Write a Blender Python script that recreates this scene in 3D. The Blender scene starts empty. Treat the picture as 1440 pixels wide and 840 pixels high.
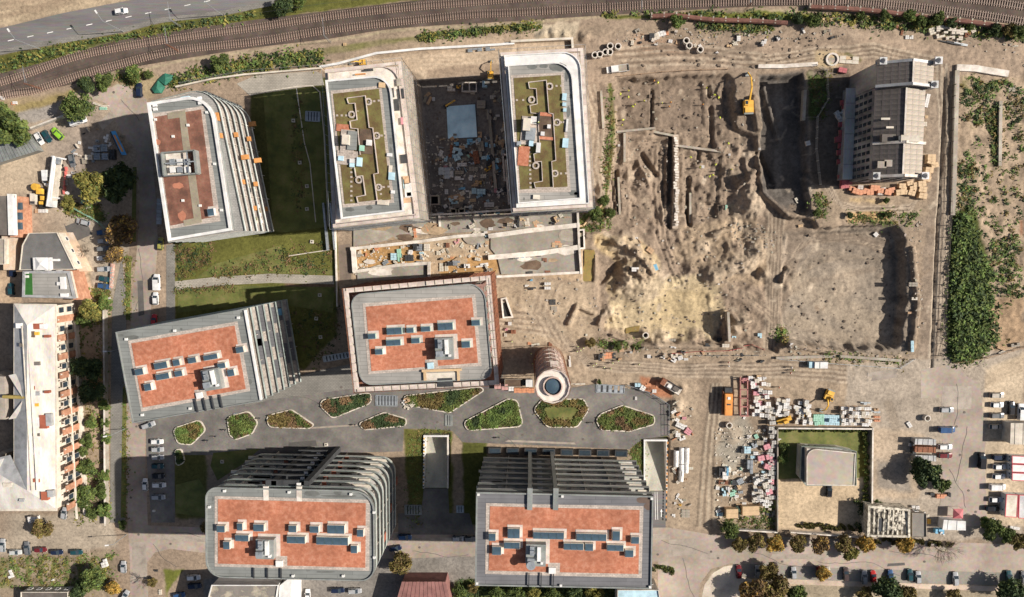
import bpy, bmesh, math, random
import numpy as np
from mathutils import Vector, Matrix
random.seed(7); rng = np.random.RandomState(11)
S = bpy.context.scene
COL = S.collection
PI = math.pi
# ---------------------------------------------------------------- camera, sky, sun, exposure
F, CH = 1000.0, 235.0                      # focal length in photo pixels, flying height in metres
_n = Vector(((745-720)/F, (420-338)/F, -1)).normalized()
RQ = _n.rotation_difference(Vector((0, 0, -1)))
RM = RQ.to_matrix(); RMI = RM.transposed()
RN = np.array(RM); 
cam_d = bpy.data.cameras.new('camera'); cam = bpy.data.objects.new('camera', cam_d); COL.objects.link(cam)
cam.location = (0, 0, CH); cam.rotation_mode = 'QUATERNION'; cam.rotation_quaternion = RQ
cam_d.sensor_width = 36.0; cam_d.lens = 36.0*F/1440.0; cam_d.clip_end = 9000; cam_d.clip_start = 1
S.camera = cam
S.render.resolution_x = 1024; S.render.resolution_y = 597
SUN_EL = math.atan(1/1.31)
sdir = Vector((1.0, 0.06, 0)).normalized()          # horizontal direction towards the sun
W = bpy.data.worlds.new('World'); S.world = W; W.use_nodes = True
nt = W.node_tree; sky = nt.nodes.new('ShaderNodeTexSky'); sky.sky_type = 'NISHITA'; sky.sun_disc = False; sky.dust_density = 3.0
sky.sun_elevation = SUN_EL; sky.sun_rotation = math.atan2(sdir.x, sdir.y)
nt.links.new(sky.outputs[0], nt.nodes['Background'].inputs[0]); nt.nodes['Background'].inputs[1].default_value = 0.053
sl = bpy.data.lights.new('sun', 'SUN'); so = bpy.data.objects.new('sun', sl); COL.objects.link(so)
sl.energy = 5.0; sl.angle = math.radians(0.5); sl.color = (1.0, 0.93, 0.84)
tosun = Vector((sdir.x*math.cos(SUN_EL), sdir.y*math.cos(SUN_EL), math.sin(SUN_EL)))
so.rotation_mode = 'QUATERNION'; so.rotation_quaternion = Vector((0, 0, 1)).rotation_difference(tosun)
so.location = (150, 10, 130)
S.view_settings.view_transform = 'Standard'; S.view_settings.look = 'None'; S.view_settings.exposure = 0.44; S.view_settings.gamma = 1
# ---------------------------------------------------------------- measuring: photo pixel -> place in the world at height z
def P(px, py, z=0.0):
    d = RM @ Vector(((px-720)/F, (420-py)/F, -1))
    t = (z-CH)/d.z
    return Vector((d.x*t, d.y*t, z))
def PP(s, z=0.0, k=1.0, ox=0.0, oy=0.0):
    return [P(ox+float(a)/k, oy+float(b)/k, z) for a, b in (q.split(',') for q in s.split())]
def topx(X, Y):
    v = np.stack([X, Y, np.full_like(X, -CH)], -1) @ RN
    return 720+F*v[..., 0]/-v[..., 2], 420-F*v[..., 1]/-v[..., 2]
# ---------------------------------------------------------------- materials
MATS = {}
def mat(name, c, c2=None, rough=0.85, scale=1.2, bump=0.0, metal=0.0, kind='noise', c3=None, spec=0.3, stretch=None):
    if name in MATS: return MATS[name]
    m = bpy.data.materials.new(name); m.use_nodes = True; N = m.node_tree.nodes; L = m.node_tree.links
    b = N['Principled BSDF']; b.inputs['Roughness'].default_value = rough; b.inputs['Metallic'].default_value = metal
    b.inputs['Specular IOR Level'].default_value = spec
    if c2 is None: c2 = tuple(x*0.82 for x in c)
    tc = N.new('ShaderNodeTexCoord'); mp = N.new('ShaderNodeMapping'); L.new(tc.outputs['Object'], mp.inputs[0])
    if stretch: mp.inputs['Scale'].default_value = stretch
    def noise(s, d=5, r=0.6):
        n = N.new('ShaderNodeTexNoise'); n.inputs['Scale'].default_value = s; n.inputs['Detail'].default_value = d
        n.inputs['Roughness'].default_value = r; L.new(mp.outputs[0], n.inputs[0]); return n
    def ramp(src, stops):
        r = N.new('ShaderNodeValToRGB'); e = r.color_ramp.elements
        while len(e) < len(stops): e.new(0.5)
        for i, (p, col) in enumerate(stops): e[i].position = p; e[i].color = (*col, 1)
        L.new(src, r.inputs[0]); return r
    n1 = noise(scale)
    if kind == 'noise':
        r = ramp(n1.outputs[0], [(0.36, c2), (0.5, c), (0.66, c3 or tuple(min(1, x*1.12) for x in c))])
        n2 = noise(scale*9, 3); mx = N.new('ShaderNodeMix'); mx.data_type = 'RGBA'; mx.blend_type = 'OVERLAY'; mx.inputs[0].default_value = 0.35
        n3 = noise(scale*.13, 4); r3 = ramp(n3.outputs[0], [(0.35, (.8, .8, .8)), (0.65, (1.12, 1.12, 1.12))]); m3 = N.new('ShaderNodeMix'); m3.data_type = 'RGBA'; m3.blend_type = 'MULTIPLY'; m3.inputs[0].default_value = 1; L.new(r.outputs[0], m3.inputs[6]); L.new(r3.outputs[0], m3.inputs[7])
        L.new(m3.outputs[2], mx.inputs[6]); L.new(n2.outputs[1], mx.inputs[7])
        hsv = N.new('ShaderNodeHueSaturation'); hsv.inputs['Saturation'].default_value = 0.95; L.new(mx.outputs[2], hsv.inputs['Color'])
        out = hsv.outputs[0]; hsrc = n2.outputs[0]
    elif kind == 'seams':       # sheet membrane laid in strips
        br = N.new('ShaderNodeTexBrick'); L.new(mp.outputs[0], br.inputs[0]); br.inputs['Scale'].default_value = 1
        br.inputs['Brick Width'].default_value = 9.0; br.inputs['Row Height'].default_value = 1.1; br.inputs['Mortar Size'].default_value = 0.05
        br.inputs['Color1'].default_value = (*c, 1); br.inputs['Color2'].default_value = (*c2, 1); br.inputs['Mortar'].default_value = (*(x*0.55 for x in c), 1)
        r = ramp(n1.outputs[0], [(0.3, (0.72,)*3), (0.7, (1.1,)*3)])
        mx = N.new('ShaderNodeMix'); mx.data_type = 'RGBA'; mx.blend_type = 'MULTIPLY'; mx.inputs[0].default_value = 0.8
        L.new(br.outputs[0], mx.inputs[6]); L.new(r.outputs[0], mx.inputs[7]); out = mx.outputs[2]; hsrc = n1.outputs[0]
    elif kind == 'pavers':
        br = N.new('ShaderNodeTexBrick'); L.new(mp.outputs[0], br.inputs[0]); br.inputs['Scale'].default_value = 1
        br.inputs['Brick Width'].default_value = 1.0; br.inputs['Row Height'].default_value = 0.5; br.inputs['Mortar Size'].default_value = 0.04
        br.inputs['Color1'].default_value = (*c, 1); br.inputs['Color2'].default_value = (*c2, 1); br.inputs['Mortar'].default_value = (*(x*0.5 for x in c), 1)
        r = ramp(n1.outputs[0], [(0.3, (0.6,)*3), (0.7, (1.15,)*3)])
        mx = N.new('ShaderNodeMix'); mx.data_type = 'RGBA'; mx.blend_type = 'MULTIPLY'; mx.inputs[0].default_value = 0.8
        L.new(br.outputs[0], mx.inputs[6]); L.new(r.outputs[0], mx.inputs[7]); out = mx.outputs[2]; hsrc = n1.outputs[0]
    elif kind == 'attr':
        at = N.new('ShaderNodeAttribute'); at.attribute_name = 'tint'
        r = ramp(n1.outputs[0], [(0.3, (0.78,)*3), (0.7, (1.18,)*3)])
        n2 = noise(0.9, 6, 0.75); n2.inputs['Distortion'].default_value = 0.4; r2 = ramp(n2.outputs[0], [(0.3, (0.58, 0.57, 0.56)), (0.5, (0.97, 0.97, 0.97)), (0.72, (1.38, 1.36, 1.32))])
        mx = N.new('ShaderNodeMix'); mx.data_type = 'RGBA'; mx.blend_type = 'MULTIPLY'; mx.inputs[0].default_value = 1
        mx2 = N.new('ShaderNodeMix'); mx2.data_type = 'RGBA'; mx2.blend_type = 'MULTIPLY'; mx2.inputs[0].default_value = 1
        L.new(at.outputs[0], mx.inputs[6]); L.new(r.outputs[0], mx.inputs[7]); L.new(mx.outputs[2], mx2.inputs[6]); L.new(r2.outputs[0], mx2.inputs[7])
        out = mx2.outputs[2]; hsrc = n2.outputs[0]
    L.new(out, b.inputs['Base Color'])
    if bump:
        bp = N.new('ShaderNodeBump'); bp.inputs['Strength'].default_value = 1.0; bp.inputs['Distance'].default_value = bump
        L.new(hsrc, bp.inputs['Height']); L.new(bp.outputs[0], b.inputs['Normal'])
    MATS[name] = m; return m
def cmat(name, c, rough=0.6, metal=0.0, spec=0.4):
    return mat(name, c, tuple(x*0.88 for x in c), rough=rough, scale=0.7, metal=metal, spec=spec)
M_GROUND = mat('soil_and_turf', (1, 1, 1), kind='attr', scale=0.12, bump=0.10, rough=0.95, spec=0.15)
M_ASPH = mat('dusty_asphalt', (0.345, 0.28, 0.228), (0.28, 0.226, 0.182), c3=(0.4, 0.33, 0.27), scale=0.09, bump=0.01)
M_HWY = mat('highway_asphalt', (0.17, 0.16, 0.155), (0.14, 0.13, 0.13), c3=(0.19, 0.18, 0.175), scale=0.08, bump=0.01, stretch=(0.3, 2.5, 1))
M_PLAZA = mat('plaza_asphalt', (0.16, 0.148, 0.136), (0.122, 0.113, 0.105), c3=(0.22, 0.2, 0.175), scale=0.16, bump=0.01)
M_PAVE = mat('grey_block_paving', (0.25, 0.235, 0.21), (0.21, 0.2, 0.18), kind='pavers', scale=0.1)
M_PAVEL = mat('pale_block_paving', (0.42, 0.38, 0.32), (0.36, 0.33, 0.28), kind='pavers', scale=0.15)
M_BALL = mat('railway_ballast', (0.1, 0.073, 0.058), (0.072, 0.053, 0.043), c3=(0.135, 0.102, 0.083), scale=0.15, bump=0.08, rough=0.95)
M_CONC = mat('raw_concrete', (0.33, 0.29, 0.235), (0.28, 0.24, 0.19), c3=(0.4, 0.36, 0.3), scale=0.25, bump=0.02)
M_CONCL = mat('pale_concrete', (0.62, 0.56, 0.49), (0.5, 0.44, 0.37), c3=(0.72, 0.67, 0.6), scale=0.5, bump=0.02)
M_SLABC = mat('deck_concrete', (0.29, 0.26, 0.215), (0.24, 0.215, 0.175), c3=(0.33, 0.3, 0.25), scale=0.12, bump=0.02)
M_WHITE = mat('white_parapet_metal', (0.7, 0.69, 0.67), (0.62, 0.61, 0.59), rough=0.5, scale=0.4)
M_CREAM = mat('cream_render', (0.6, 0.54, 0.45), (0.5, 0.44, 0.36), scale=0.5)
M_MEMB = mat('grey_roof_membrane', (0.225, 0.235, 0.225), (0.2, 0.21, 0.2), kind='seams', scale=0.15, rough=0.8)
M_MEMBD = mat('dark_grey_roof_membrane', (0.17, 0.17, 0.18), (0.15, 0.15, 0.16), kind='seams', scale=0.15, rough=0.8)
M_MEMBL = mat('light_grey_roof_membrane', (0.33, 0.315, 0.29), (0.29, 0.28, 0.26), kind='seams', scale=0.15, rough=0.8)
M_SED_R = mat('orange_clay_roof_substrate', (0.43, 0.15, 0.076), (0.34, 0.115, 0.058), c3=(0.49, 0.21, 0.125), scale=0.9, bump=0.05)
M_SED_B = mat('brown_sedum_roof', (0.2, 0.085, 0.055), (0.13, 0.06, 0.04), c3=(0.27, 0.13, 0.085), scale=0.3, bump=0.05)
M_SED_G = mat('olive_sedum_roof', (0.165, 0.13, 0.042), (0.13, 0.083, 0.032), c3=(0.19, 0.175, 0.05), scale=0.35, bump=0.06)
M_PEB = mat('roof_pavers', (0.55, 0.47, 0.41), (0.44, 0.38, 0.33), kind='pavers', scale=0.6)
M_PATHR = mat('olive_roof_path', (0.3, 0.26, 0.185), (0.26, 0.22, 0.16), scale=0.4)
M_GLASS = mat('dark_window_glass', (0.03, 0.045, 0.06), (0.02, 0.03, 0.04), rough=0.12, scale=0.3, spec=0.6)
M_SKYL = mat('blue_skylight_panel', (0.055, 0.095, 0.13), (0.045, 0.08, 0.11), rough=0.3, scale=0.3, spec=0.5)
M_DECK = mat('weathered_deck_planks', (0.45, 0.39, 0.34), (0.33, 0.29, 0.25), c3=(0.56, 0.5, 0.43), scale=0.5, stretch=(4, 4, 4))
M_TERR = mat('grey_terrace_tiles', (0.33, 0.32, 0.305), (0.29, 0.285, 0.275), kind='pavers', scale=0.2)
M_RAIL = mat('pale_green_railing', (0.4, 0.46, 0.43), (0.33, 0.38, 0.36), rough=0.35, metal=0.2, scale=0.5)
M_GREYM = mat('grey_painted_metal', (0.27, 0.285, 0.27), (0.22, 0.235, 0.225), rough=0.5, metal=0.2, scale=0.4)
M_SLABG = mat('pale_slab_edge', (0.44, 0.435, 0.4), (0.36, 0.36, 0.335), c3=(0.52, 0.5, 0.46), scale=0.3)
M_DARK = mat('charcoal_cladding', (0.05, 0.052, 0.055), (0.035, 0.037, 0.04), rough=0.6, scale=0.5)
M_ORNG = cmat('orange_panel', (0.62, 0.27, 0.07))
M_RUST = cmat('rust_red_panel', (0.33, 0.09, 0.045))
M_BRICK = mat('old_orange_brick', (0.42, 0.2, 0.115), (0.34, 0.155, 0.09), c3=(0.5, 0.27, 0.17), scale=0.8)
M_BRKD = mat('red_brown_brick', (0.34, 0.19, 0.155), (0.22, 0.11, 0.09), c3=(0.48, 0.35, 0.3), scale=0.6, stretch=(1, 1, 0.25))
M_BRKP = mat('pink_weathered_brick', (0.52, 0.385, 0.325), (0.38, 0.26, 0.21), c3=(0.66, 0.55, 0.48), scale=0.5)
M_PINKC = mat('pinkish_concrete_panel', (0.56, 0.475, 0.42), (0.47, 0.39, 0.34), c3=(0.64, 0.56, 0.5), scale=0.35)
M_LEAD = mat('weathered_roofing_felt', (0.14, 0.12, 0.105), (0.115, 0.1, 0.088), c3=(0.165, 0.145, 0.125), scale=0.4)
M_LEADL = mat('pale_sunlit_felt', (0.36, 0.31, 0.26), (0.31, 0.27, 0.225), c3=(0.41, 0.355, 0.3), scale=0.3)  # on the mill's east slopes this pale tone stands in for sunlight
M_MILLW = mat('grimy_mill_render', (0.3, 0.29, 0.28), (0.14, 0.14, 0.145), c3=(0.5, 0.48, 0.44), scale=0.12, stretch=(1, 1, 0.5))
M_WROOF = mat('white_sheet_roof', (0.6, 0.565, 0.51), (0.5, 0.455, 0.4), c3=(0.68, 0.65, 0.6), scale=0.25, stretch=(1, 0.3, 1), rough=0.6)
M_TIN = mat('weathered_tin_roof', (0.42, 0.42, 0.42), (0.33, 0.33, 0.33), rough=0.5, metal=0.2, scale=0.5)
M_STEEL = mat('galvanised_steel', (0.42, 0.45, 0.47), (0.3, 0.33, 0.35), rough=0.4, metal=0.5, scale=0.8)
M_RUSTY = mat('rusty_steel', (0.26, 0.1, 0.05), (0.15, 0.07, 0.045), scale=2)
M_WOOD = mat('formwork_timber', (0.52, 0.34, 0.2), (0.4, 0.25, 0.14), scale=1)
M_YEL = cmat('machine_yellow', (0.72, 0.4, 0.03), 0.45); M_BLK = cmat('black_rubber', (0.02, 0.02, 0.02), 0.8)
M_OR2 = cmat('truck_orange', (0.72, 0.27, 0.04), 0.45)
M_BLUE = cmat('blue_film', (0.16, 0.42, 0.62)); M_LBLUE = mat('pale_blue_film', (0.42, 0.6, 0.68), (0.36, 0.52, 0.6), scale=0.5)
M_WBAG = mat('white_wrapped_goods', (0.7, 0.68, 0.65), (0.5, 0.48, 0.46), scale=1.5); M_GFILM = cmat('green_film', (0.3, 0.55, 0.42))
M_PINK = cmat('pink_wrapped_insulation', (0.6, 0.25, 0.28)); M_SANDB = cmat('tan_block_stack', (0.58, 0.4, 0.22))
M_TERRA = cmat('terracotta_blocks', (0.6, 0.25, 0.12)); M_REDF = cmat('crimson_film_bales', (0.42, 0.09, 0.1)); M_PIPE = mat('rusted_pipe_skin', (0.17, 0.075, 0.055), (0.12, 0.055, 0.04), scale=1)
M_WATER = mat('ochre_pond_water', (0.26, 0.19, 0.06), (0.24, 0.17, 0.05), rough=0.15, scale=0.2, spec=0.5)
M_LAWN = mat('mown_lawn', (0.128, 0.138, 0.032), (0.085, 0.1, 0.025), c3=(0.18, 0.165, 0.055), scale=0.22, bump=0.04)
M_MULCH = mat('planting_soil', (0.13, 0.085, 0.055), (0.1, 0.066, 0.045), c3=(0.17, 0.12, 0.08), scale=0.4, bump=0.05)
M_MARK = cmat('road_paint', (0.75, 0.74, 0.7)); M_BARK = cmat('bark', (0.16, 0.12, 0.085))
M_SKIN = cmat('skin', (0.5, 0.32, 0.24)); M_VEST = cmat('yellow_safety_vest', (0.65, 0.75, 0.06)); M_HEL = cmat('helmet_white', (0.8, 0.8, 0.78)); M_OVEST = cmat('orange_safety_vest', (0.85, 0.2, 0.04))
M_CLOTH = cmat('navy_workwear', (0.03, 0.035, 0.05)); M_HELY = cmat('helmet_yellow', (0.75, 0.55, 0.05)); M_SLEEP = cmat('concrete_sleeper', (0.3, 0.215, 0.17)); M_RAILS = cmat('steel_rail', (0.2, 0.15, 0.12), 0.4, 0.5)
def leafmat(n, c, c2): c = tuple(x*1.28 for x in c); c2 = tuple(x*1.2 for x in c2); return mat(n, c, c2, c3=tuple(x*1.5 for x in c), scale=0.35, rough=0.75, spec=0.2)
LF = {'green': leafmat('green_leaves', (0.075, 0.095, 0.022), (0.045, 0.062, 0.016)), 'dark': leafmat('dark_leaves', (0.035, 0.055, 0.02), (0.02, 0.035, 0.012)),
      'yellow': leafmat('yellow_green_leaves', (0.16, 0.14, 0.03), (0.09, 0.09, 0.022)), 'brown': leafmat('autumn_brown_leaves', (0.13, 0.08, 0.038), (0.085, 0.055, 0.027)),
      'olive': leafmat('olive_autumn_leaves', (0.12, 0.09, 0.028), (0.075, 0.055, 0.02)), 'gold': leafmat('golden_leaves', (0.32, 0.19, 0.03), (0.2, 0.12, 0.025)), 'bright': leafmat('bright_green_leaves', (0.09, 0.135, 0.03), (0.05, 0.085, 0.02))}
# ---------------------------------------------------------------- mesh building
class MB:
    def __init__(s): s.v = []; s.f = []; s.m = []; s.cur = 0
    def face(s, pts, m=None):
        b = len(s.v); s.v += [tuple(p) for p in pts]; s.f.append(list(range(b, b+len(pts)))); s.m.append(s.cur if m is None else m)
    def box(s, c, d, rz=0.0, m=None, tilt=None):
        x, y, z = (q/2 for q in d); cs, sn = math.cos(rz), math.sin(rz); b = len(s.v)
        for sx, sy, sz in ((-1,-1,-1),(1,-1,-1),(1,1,-1),(-1,1,-1),(-1,-1,1),(1,-1,1),(1,1,1),(-1,1,1)):
            p = Vector((sx*x, sy*y, sz*z))
            if tilt: p = tilt @ p
            s.v.append((c[0]+p.x*cs-p.y*sn, c[1]+p.x*sn+p.y*cs, c[2]+p.z))
        for f in ((0,3,2,1),(4,5,6,7),(0,1,5,4),(1,2,6,5),(2,3,7,6),(3,0,4,7)): s.f.append([b+i for i in f]); s.m.append(s.cur if m is None else m)
        return s
    def prism(s, poly, z0, z1, m=None, mt=None, bottom=True):
        n = len(poly); b = len(s.v); mm = s.cur if m is None else m
        a = sum(poly[i][0]*poly[(i+1) % n][1]-poly[(i+1) % n][0]*poly[i][1] for i in range(n))
        if a < 0: poly = list(reversed(poly))
        for p in poly: s.v.append((p[0], p[1], z0))
        for p in poly: s.v.append((p[0], p[1], z1))
        for i in range(n): j = (i+1) % n; s.f.append([b+i, b+j, b+n+j, b+n+i]); s.m.append(mm)
        s.f.append([b+n+i for i in range(n)]); s.m.append(mm if mt is None else mt)
        if bottom: s.f.append([b+i for i in reversed(range(n))]); s.m.append(mm)
        return s
    def ring(s, po, pi, z0, z1, m=None):     # closed wall between two outlines with equal counts
        n = len(po); mm = s.cur if m is None else m; b = len(s.v)
        for q in (po, pi):
            for z in (z0, z1):
                for p in q: s.v.append((p[0], p[1], z))
        for i in range(n):
            j = (i+1) % n
            for A, B in ((0, n), (n, 3*n), (3*n, 2*n), (2*n, 0)):
                s.f.append([b+A+i, b+A+j, b+B+j, b+B+i]); s.m.append(mm)
        return s
    def tube(s, a, c, r, n=6, m=None, r2=None):
        a = Vector(a); c = Vector(c); d = (c-a); u = d.normalized(); w = u.orthogonal().normalized(); q = u.cross(w); b = len(s.v); r2 = r if r2 is None else r2
        for e, rr in ((a, r), (c, r2)):
            for i in range(n): t = 2*PI*i/n; s.v.append(tuple(e+w*rr*math.cos(t)+q*rr*math.sin(t)))
        mm = s.cur if m is None else m
        for i in range(n): j = (i+1) % n; s.f.append([b+i, b+j, b+n+j, b+n+i]); s.m.append(mm)
        s.f.append([b+i for i in reversed(range(n))]); s.f.append([b+n+i for i in range(n)]); s.m += [mm, mm]
        return s
    def hollow(s, c, r, ri, z0, z1, n=20, m=None):
        po = [(c[0]+r*math.cos(2*PI*i/n), c[1]+r*math.sin(2*PI*i/n)) for i in range(n)]; pi = [(c[0]+ri*math.cos(2*PI*i/n), c[1]+ri*math.sin(2*PI*i/n)) for i in range(n)]
        return s.ring(po, pi, z0, z1, m)
    def mesh(s, name, mats, org=(0, 0, 0), smooth=False, fix=True):
        me = bpy.data.meshes.new(name); ox, oy, oz = org
        me.from_pydata([(a-ox, b-oy, c-oz) for a, b, c in s.v], [], s.f)
        for m in (mats if isinstance(mats, (list, tuple)) else [mats]): me.materials.append(m)
        me.polygons.foreach_set('material_index', s.m)
        if fix and len(s.f) < 20000:
            bm = bmesh.new(); bm.from_mesh(me); bmesh.ops.recalc_face_normals(bm, faces=bm.faces); bm.to_mesh(me); bm.free()
        if smooth: me.polygons.foreach_set('use_smooth', [True]*len(me.polygons))
        me.update(); return me
    def obj(s, name, mats, parent=None, smooth=False, label=None, kind=None, fix=True):
        org = WL.get(parent.name, (0, 0, 0)) if parent is not None else (0, 0, 0)
        return link(name, s.mesh(name, mats, org, smooth, fix), parent, label=label, kind=kind)
WL = {}
def link(name, me, parent=None, loc=(0, 0, 0), rz=0.0, label=None, kind=None, cat=None, group=None):
    o = bpy.data.objects.new(name, me); COL.objects.link(o)
    if parent is not None: o.parent = parent; WL[o.name] = WL.get(parent.name, (0, 0, 0))
    o.location = loc; o.rotation_euler = (0, 0, rz)
    if label: o['label'] = label
    if kind: o['kind'] = kind
    if cat: o['category'] = cat
    if group: o['group'] = group
    return o
def thing(name, label, cat, loc=(0, 0, 0), rz=0.0, group=None):
    o = link(name, None, None, loc, rz, label, None, cat, group); WL[o.name] = tuple(loc); o.empty_display_size = 1; return o
def solo(mb, name, mats, label, cat, group=None, smooth=False, org=None):
    xs = [v[0] for v in mb.v]; ys = [v[1] for v in mb.v]; zs = [v[2] for v in mb.v]
    if org is None: org = ((min(xs)+max(xs))/2, (min(ys)+max(ys))/2, min(zs))
    return link(name, mb.mesh(name, mats, org, smooth), None, org, 0, label, None, cat, group)
def dup(root, loc, rz, label=None, group=None, scale=None, mats=None):
    r = root.copy(); COL.objects.link(r); r.location = loc; r.rotation_euler = (0, 0, rz)
    if scale: r.scale = (scale,)*3 if not isinstance(scale, tuple) else scale
    if label: r['label'] = label
    if group: r['group'] = group
    for ch in root.children:
        c = ch.copy(); COL.objects.link(c); c.parent = r
        for g in ch.children: d = g.copy(); COL.objects.link(d); d.parent = c
    return r
def rounded(poly, rad, n=6):
    out = []; N = len(poly)
    if not isinstance(rad, (list, tuple)): rad = [rad]*N
    for i in range(N):
        p = Vector(poly[i]).xy; a = Vector(poly[i-1]).xy; c = Vector(poly[(i+1) % N]).xy; r = rad[i]
        if r <= 0.01: out.append((p.x, p.y)); continue
        u = (a-p).normalized(); w = (c-p).normalized(); ang = u.angle(w); t = r/math.tan(ang/2); tm = .44*min((a-p).length, (c-p).length)
        if t > tm: r *= tm/t; t = tm
        p0 = p+u*t; p1 = p+w*t; cc = p+(u+w).normalized()*(r/math.sin(ang/2))
        a0 = math.atan2(p0.y-cc.y, p0.x-cc.x); a1 = math.atan2(p1.y-cc.y, p1.x-cc.x); d = (a1-a0+PI) % (2*PI)-PI
        for k in range(n+1): t_ = a0+d*k/n; out.append((cc.x+r*math.cos(t_), cc.y+r*math.sin(t_)))
    return out
def inset(poly, d):
    n = len(poly); a = sum(poly[i][0]*poly[(i+1) % n][1]-poly[(i+1) % n][0]*poly[i][1] for i in range(n)); sg = 1 if a > 0 else -1
    dd = d if isinstance(d, (list, tuple)) else [d]*n; out = []
    for i in range(n):
        p0 = Vector(poly[i-1][:2]); p = Vector(poly[i][:2]); p1 = Vector(poly[(i+1) % n][:2])
        e0 = (p-p0).normalized(); e1 = (p1-p).normalized(); n0 = Vector((-e0.y, e0.x))*sg; n1 = Vector((-e1.y, e1.x))*sg
        d0 = dd[i-1]; d1 = dd[i]; den = e0.x*e1.y-e0.y*e1.x
        if abs(den) < 1e-4: q = p+n1*d1
        else:
            A = p+n0*d0; B = p+n1*d1; t = ((B.x-A.x)*e1.y-(B.y-A.y)*e1.x)/den; q = A+e0*t
        out.append((q.x, q.y))
    return out
# ---------------------------------------------------------------- ground sheet: one grid, fine inside the view, stretched to the horizon
def sdist(px, py, poly):      # signed distance in photo pixels, positive inside
    d = np.full(px.shape, 1e9); ins = np.zeros(px.shape, bool); n = len(poly)
    for i in range(n):
        x0, y0 = poly[i]; x1, y1 = poly[(i+1) % n]; dx, dy = x1-x0, y1-y0
        t = np.clip(((px-x0)*dx+(py-y0)*dy)/(dx*dx+dy*dy+1e-9), 0, 1)
        d = np.minimum(d, (px-x0-t*dx)**2+(py-y0-t*dy)**2)
        if y1 != y0: ins ^= ((y0 > py) != (y1 > py)) & (px < (x1-x0)*(py-y0)/(y1-y0)+x0)
    return np.where(ins, 1, -1)*np.sqrt(d)
def pdist(px, py, pl):
    d = np.full(px.shape, 1e9)
    for (x0, y0), (x1, y1) in zip(pl, pl[1:]):
        dx, dy = x1-x0, y1-y0; t = np.clip(((px-x0)*dx+(py-y0)*dy)/(dx*dx+dy*dy+1e-9), 0, 1)
        d = np.minimum(d, (px-x0-t*dx)**2+(py-y0-t*dy)**2)
    return np.sqrt(d)
def pl(s): return [tuple(float(v) for v in q.split(',')) for q in s.split()]
def vnoise(X, Y, s, seed):
    r = np.random.RandomState(seed); G = r.rand(128, 128); x = X/s; y = Y/s; xi = np.floor(x).astype(int); yi = np.floor(y).astype(int); fx = x-xi; fy = y-yi
    fx = fx*fx*(3-2*fx); fy = fy*fy*(3-2*fy); g = lambda a, b: G[a % 128, b % 128]
    return (g(xi, yi)*(1-fx)+g(xi+1, yi)*fx)*(1-fy)+(g(xi, yi+1)*(1-fx)+g(xi+1, yi+1)*fx)*fy
def fbm(X, Y, s, seed, o=5, g=0.55):
    t = 0; a = 1; w = 0
    for i in range(o): t = t+a*vnoise(X+i*17.3, Y-i*9.1, s/2**i, seed+i); w += a; a *= g
    return t/w
ss = lambda a, b, x: (lambda t: t*t*(3-2*t))(np.clip((x-a)/(b-a), 0, 1))
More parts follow.
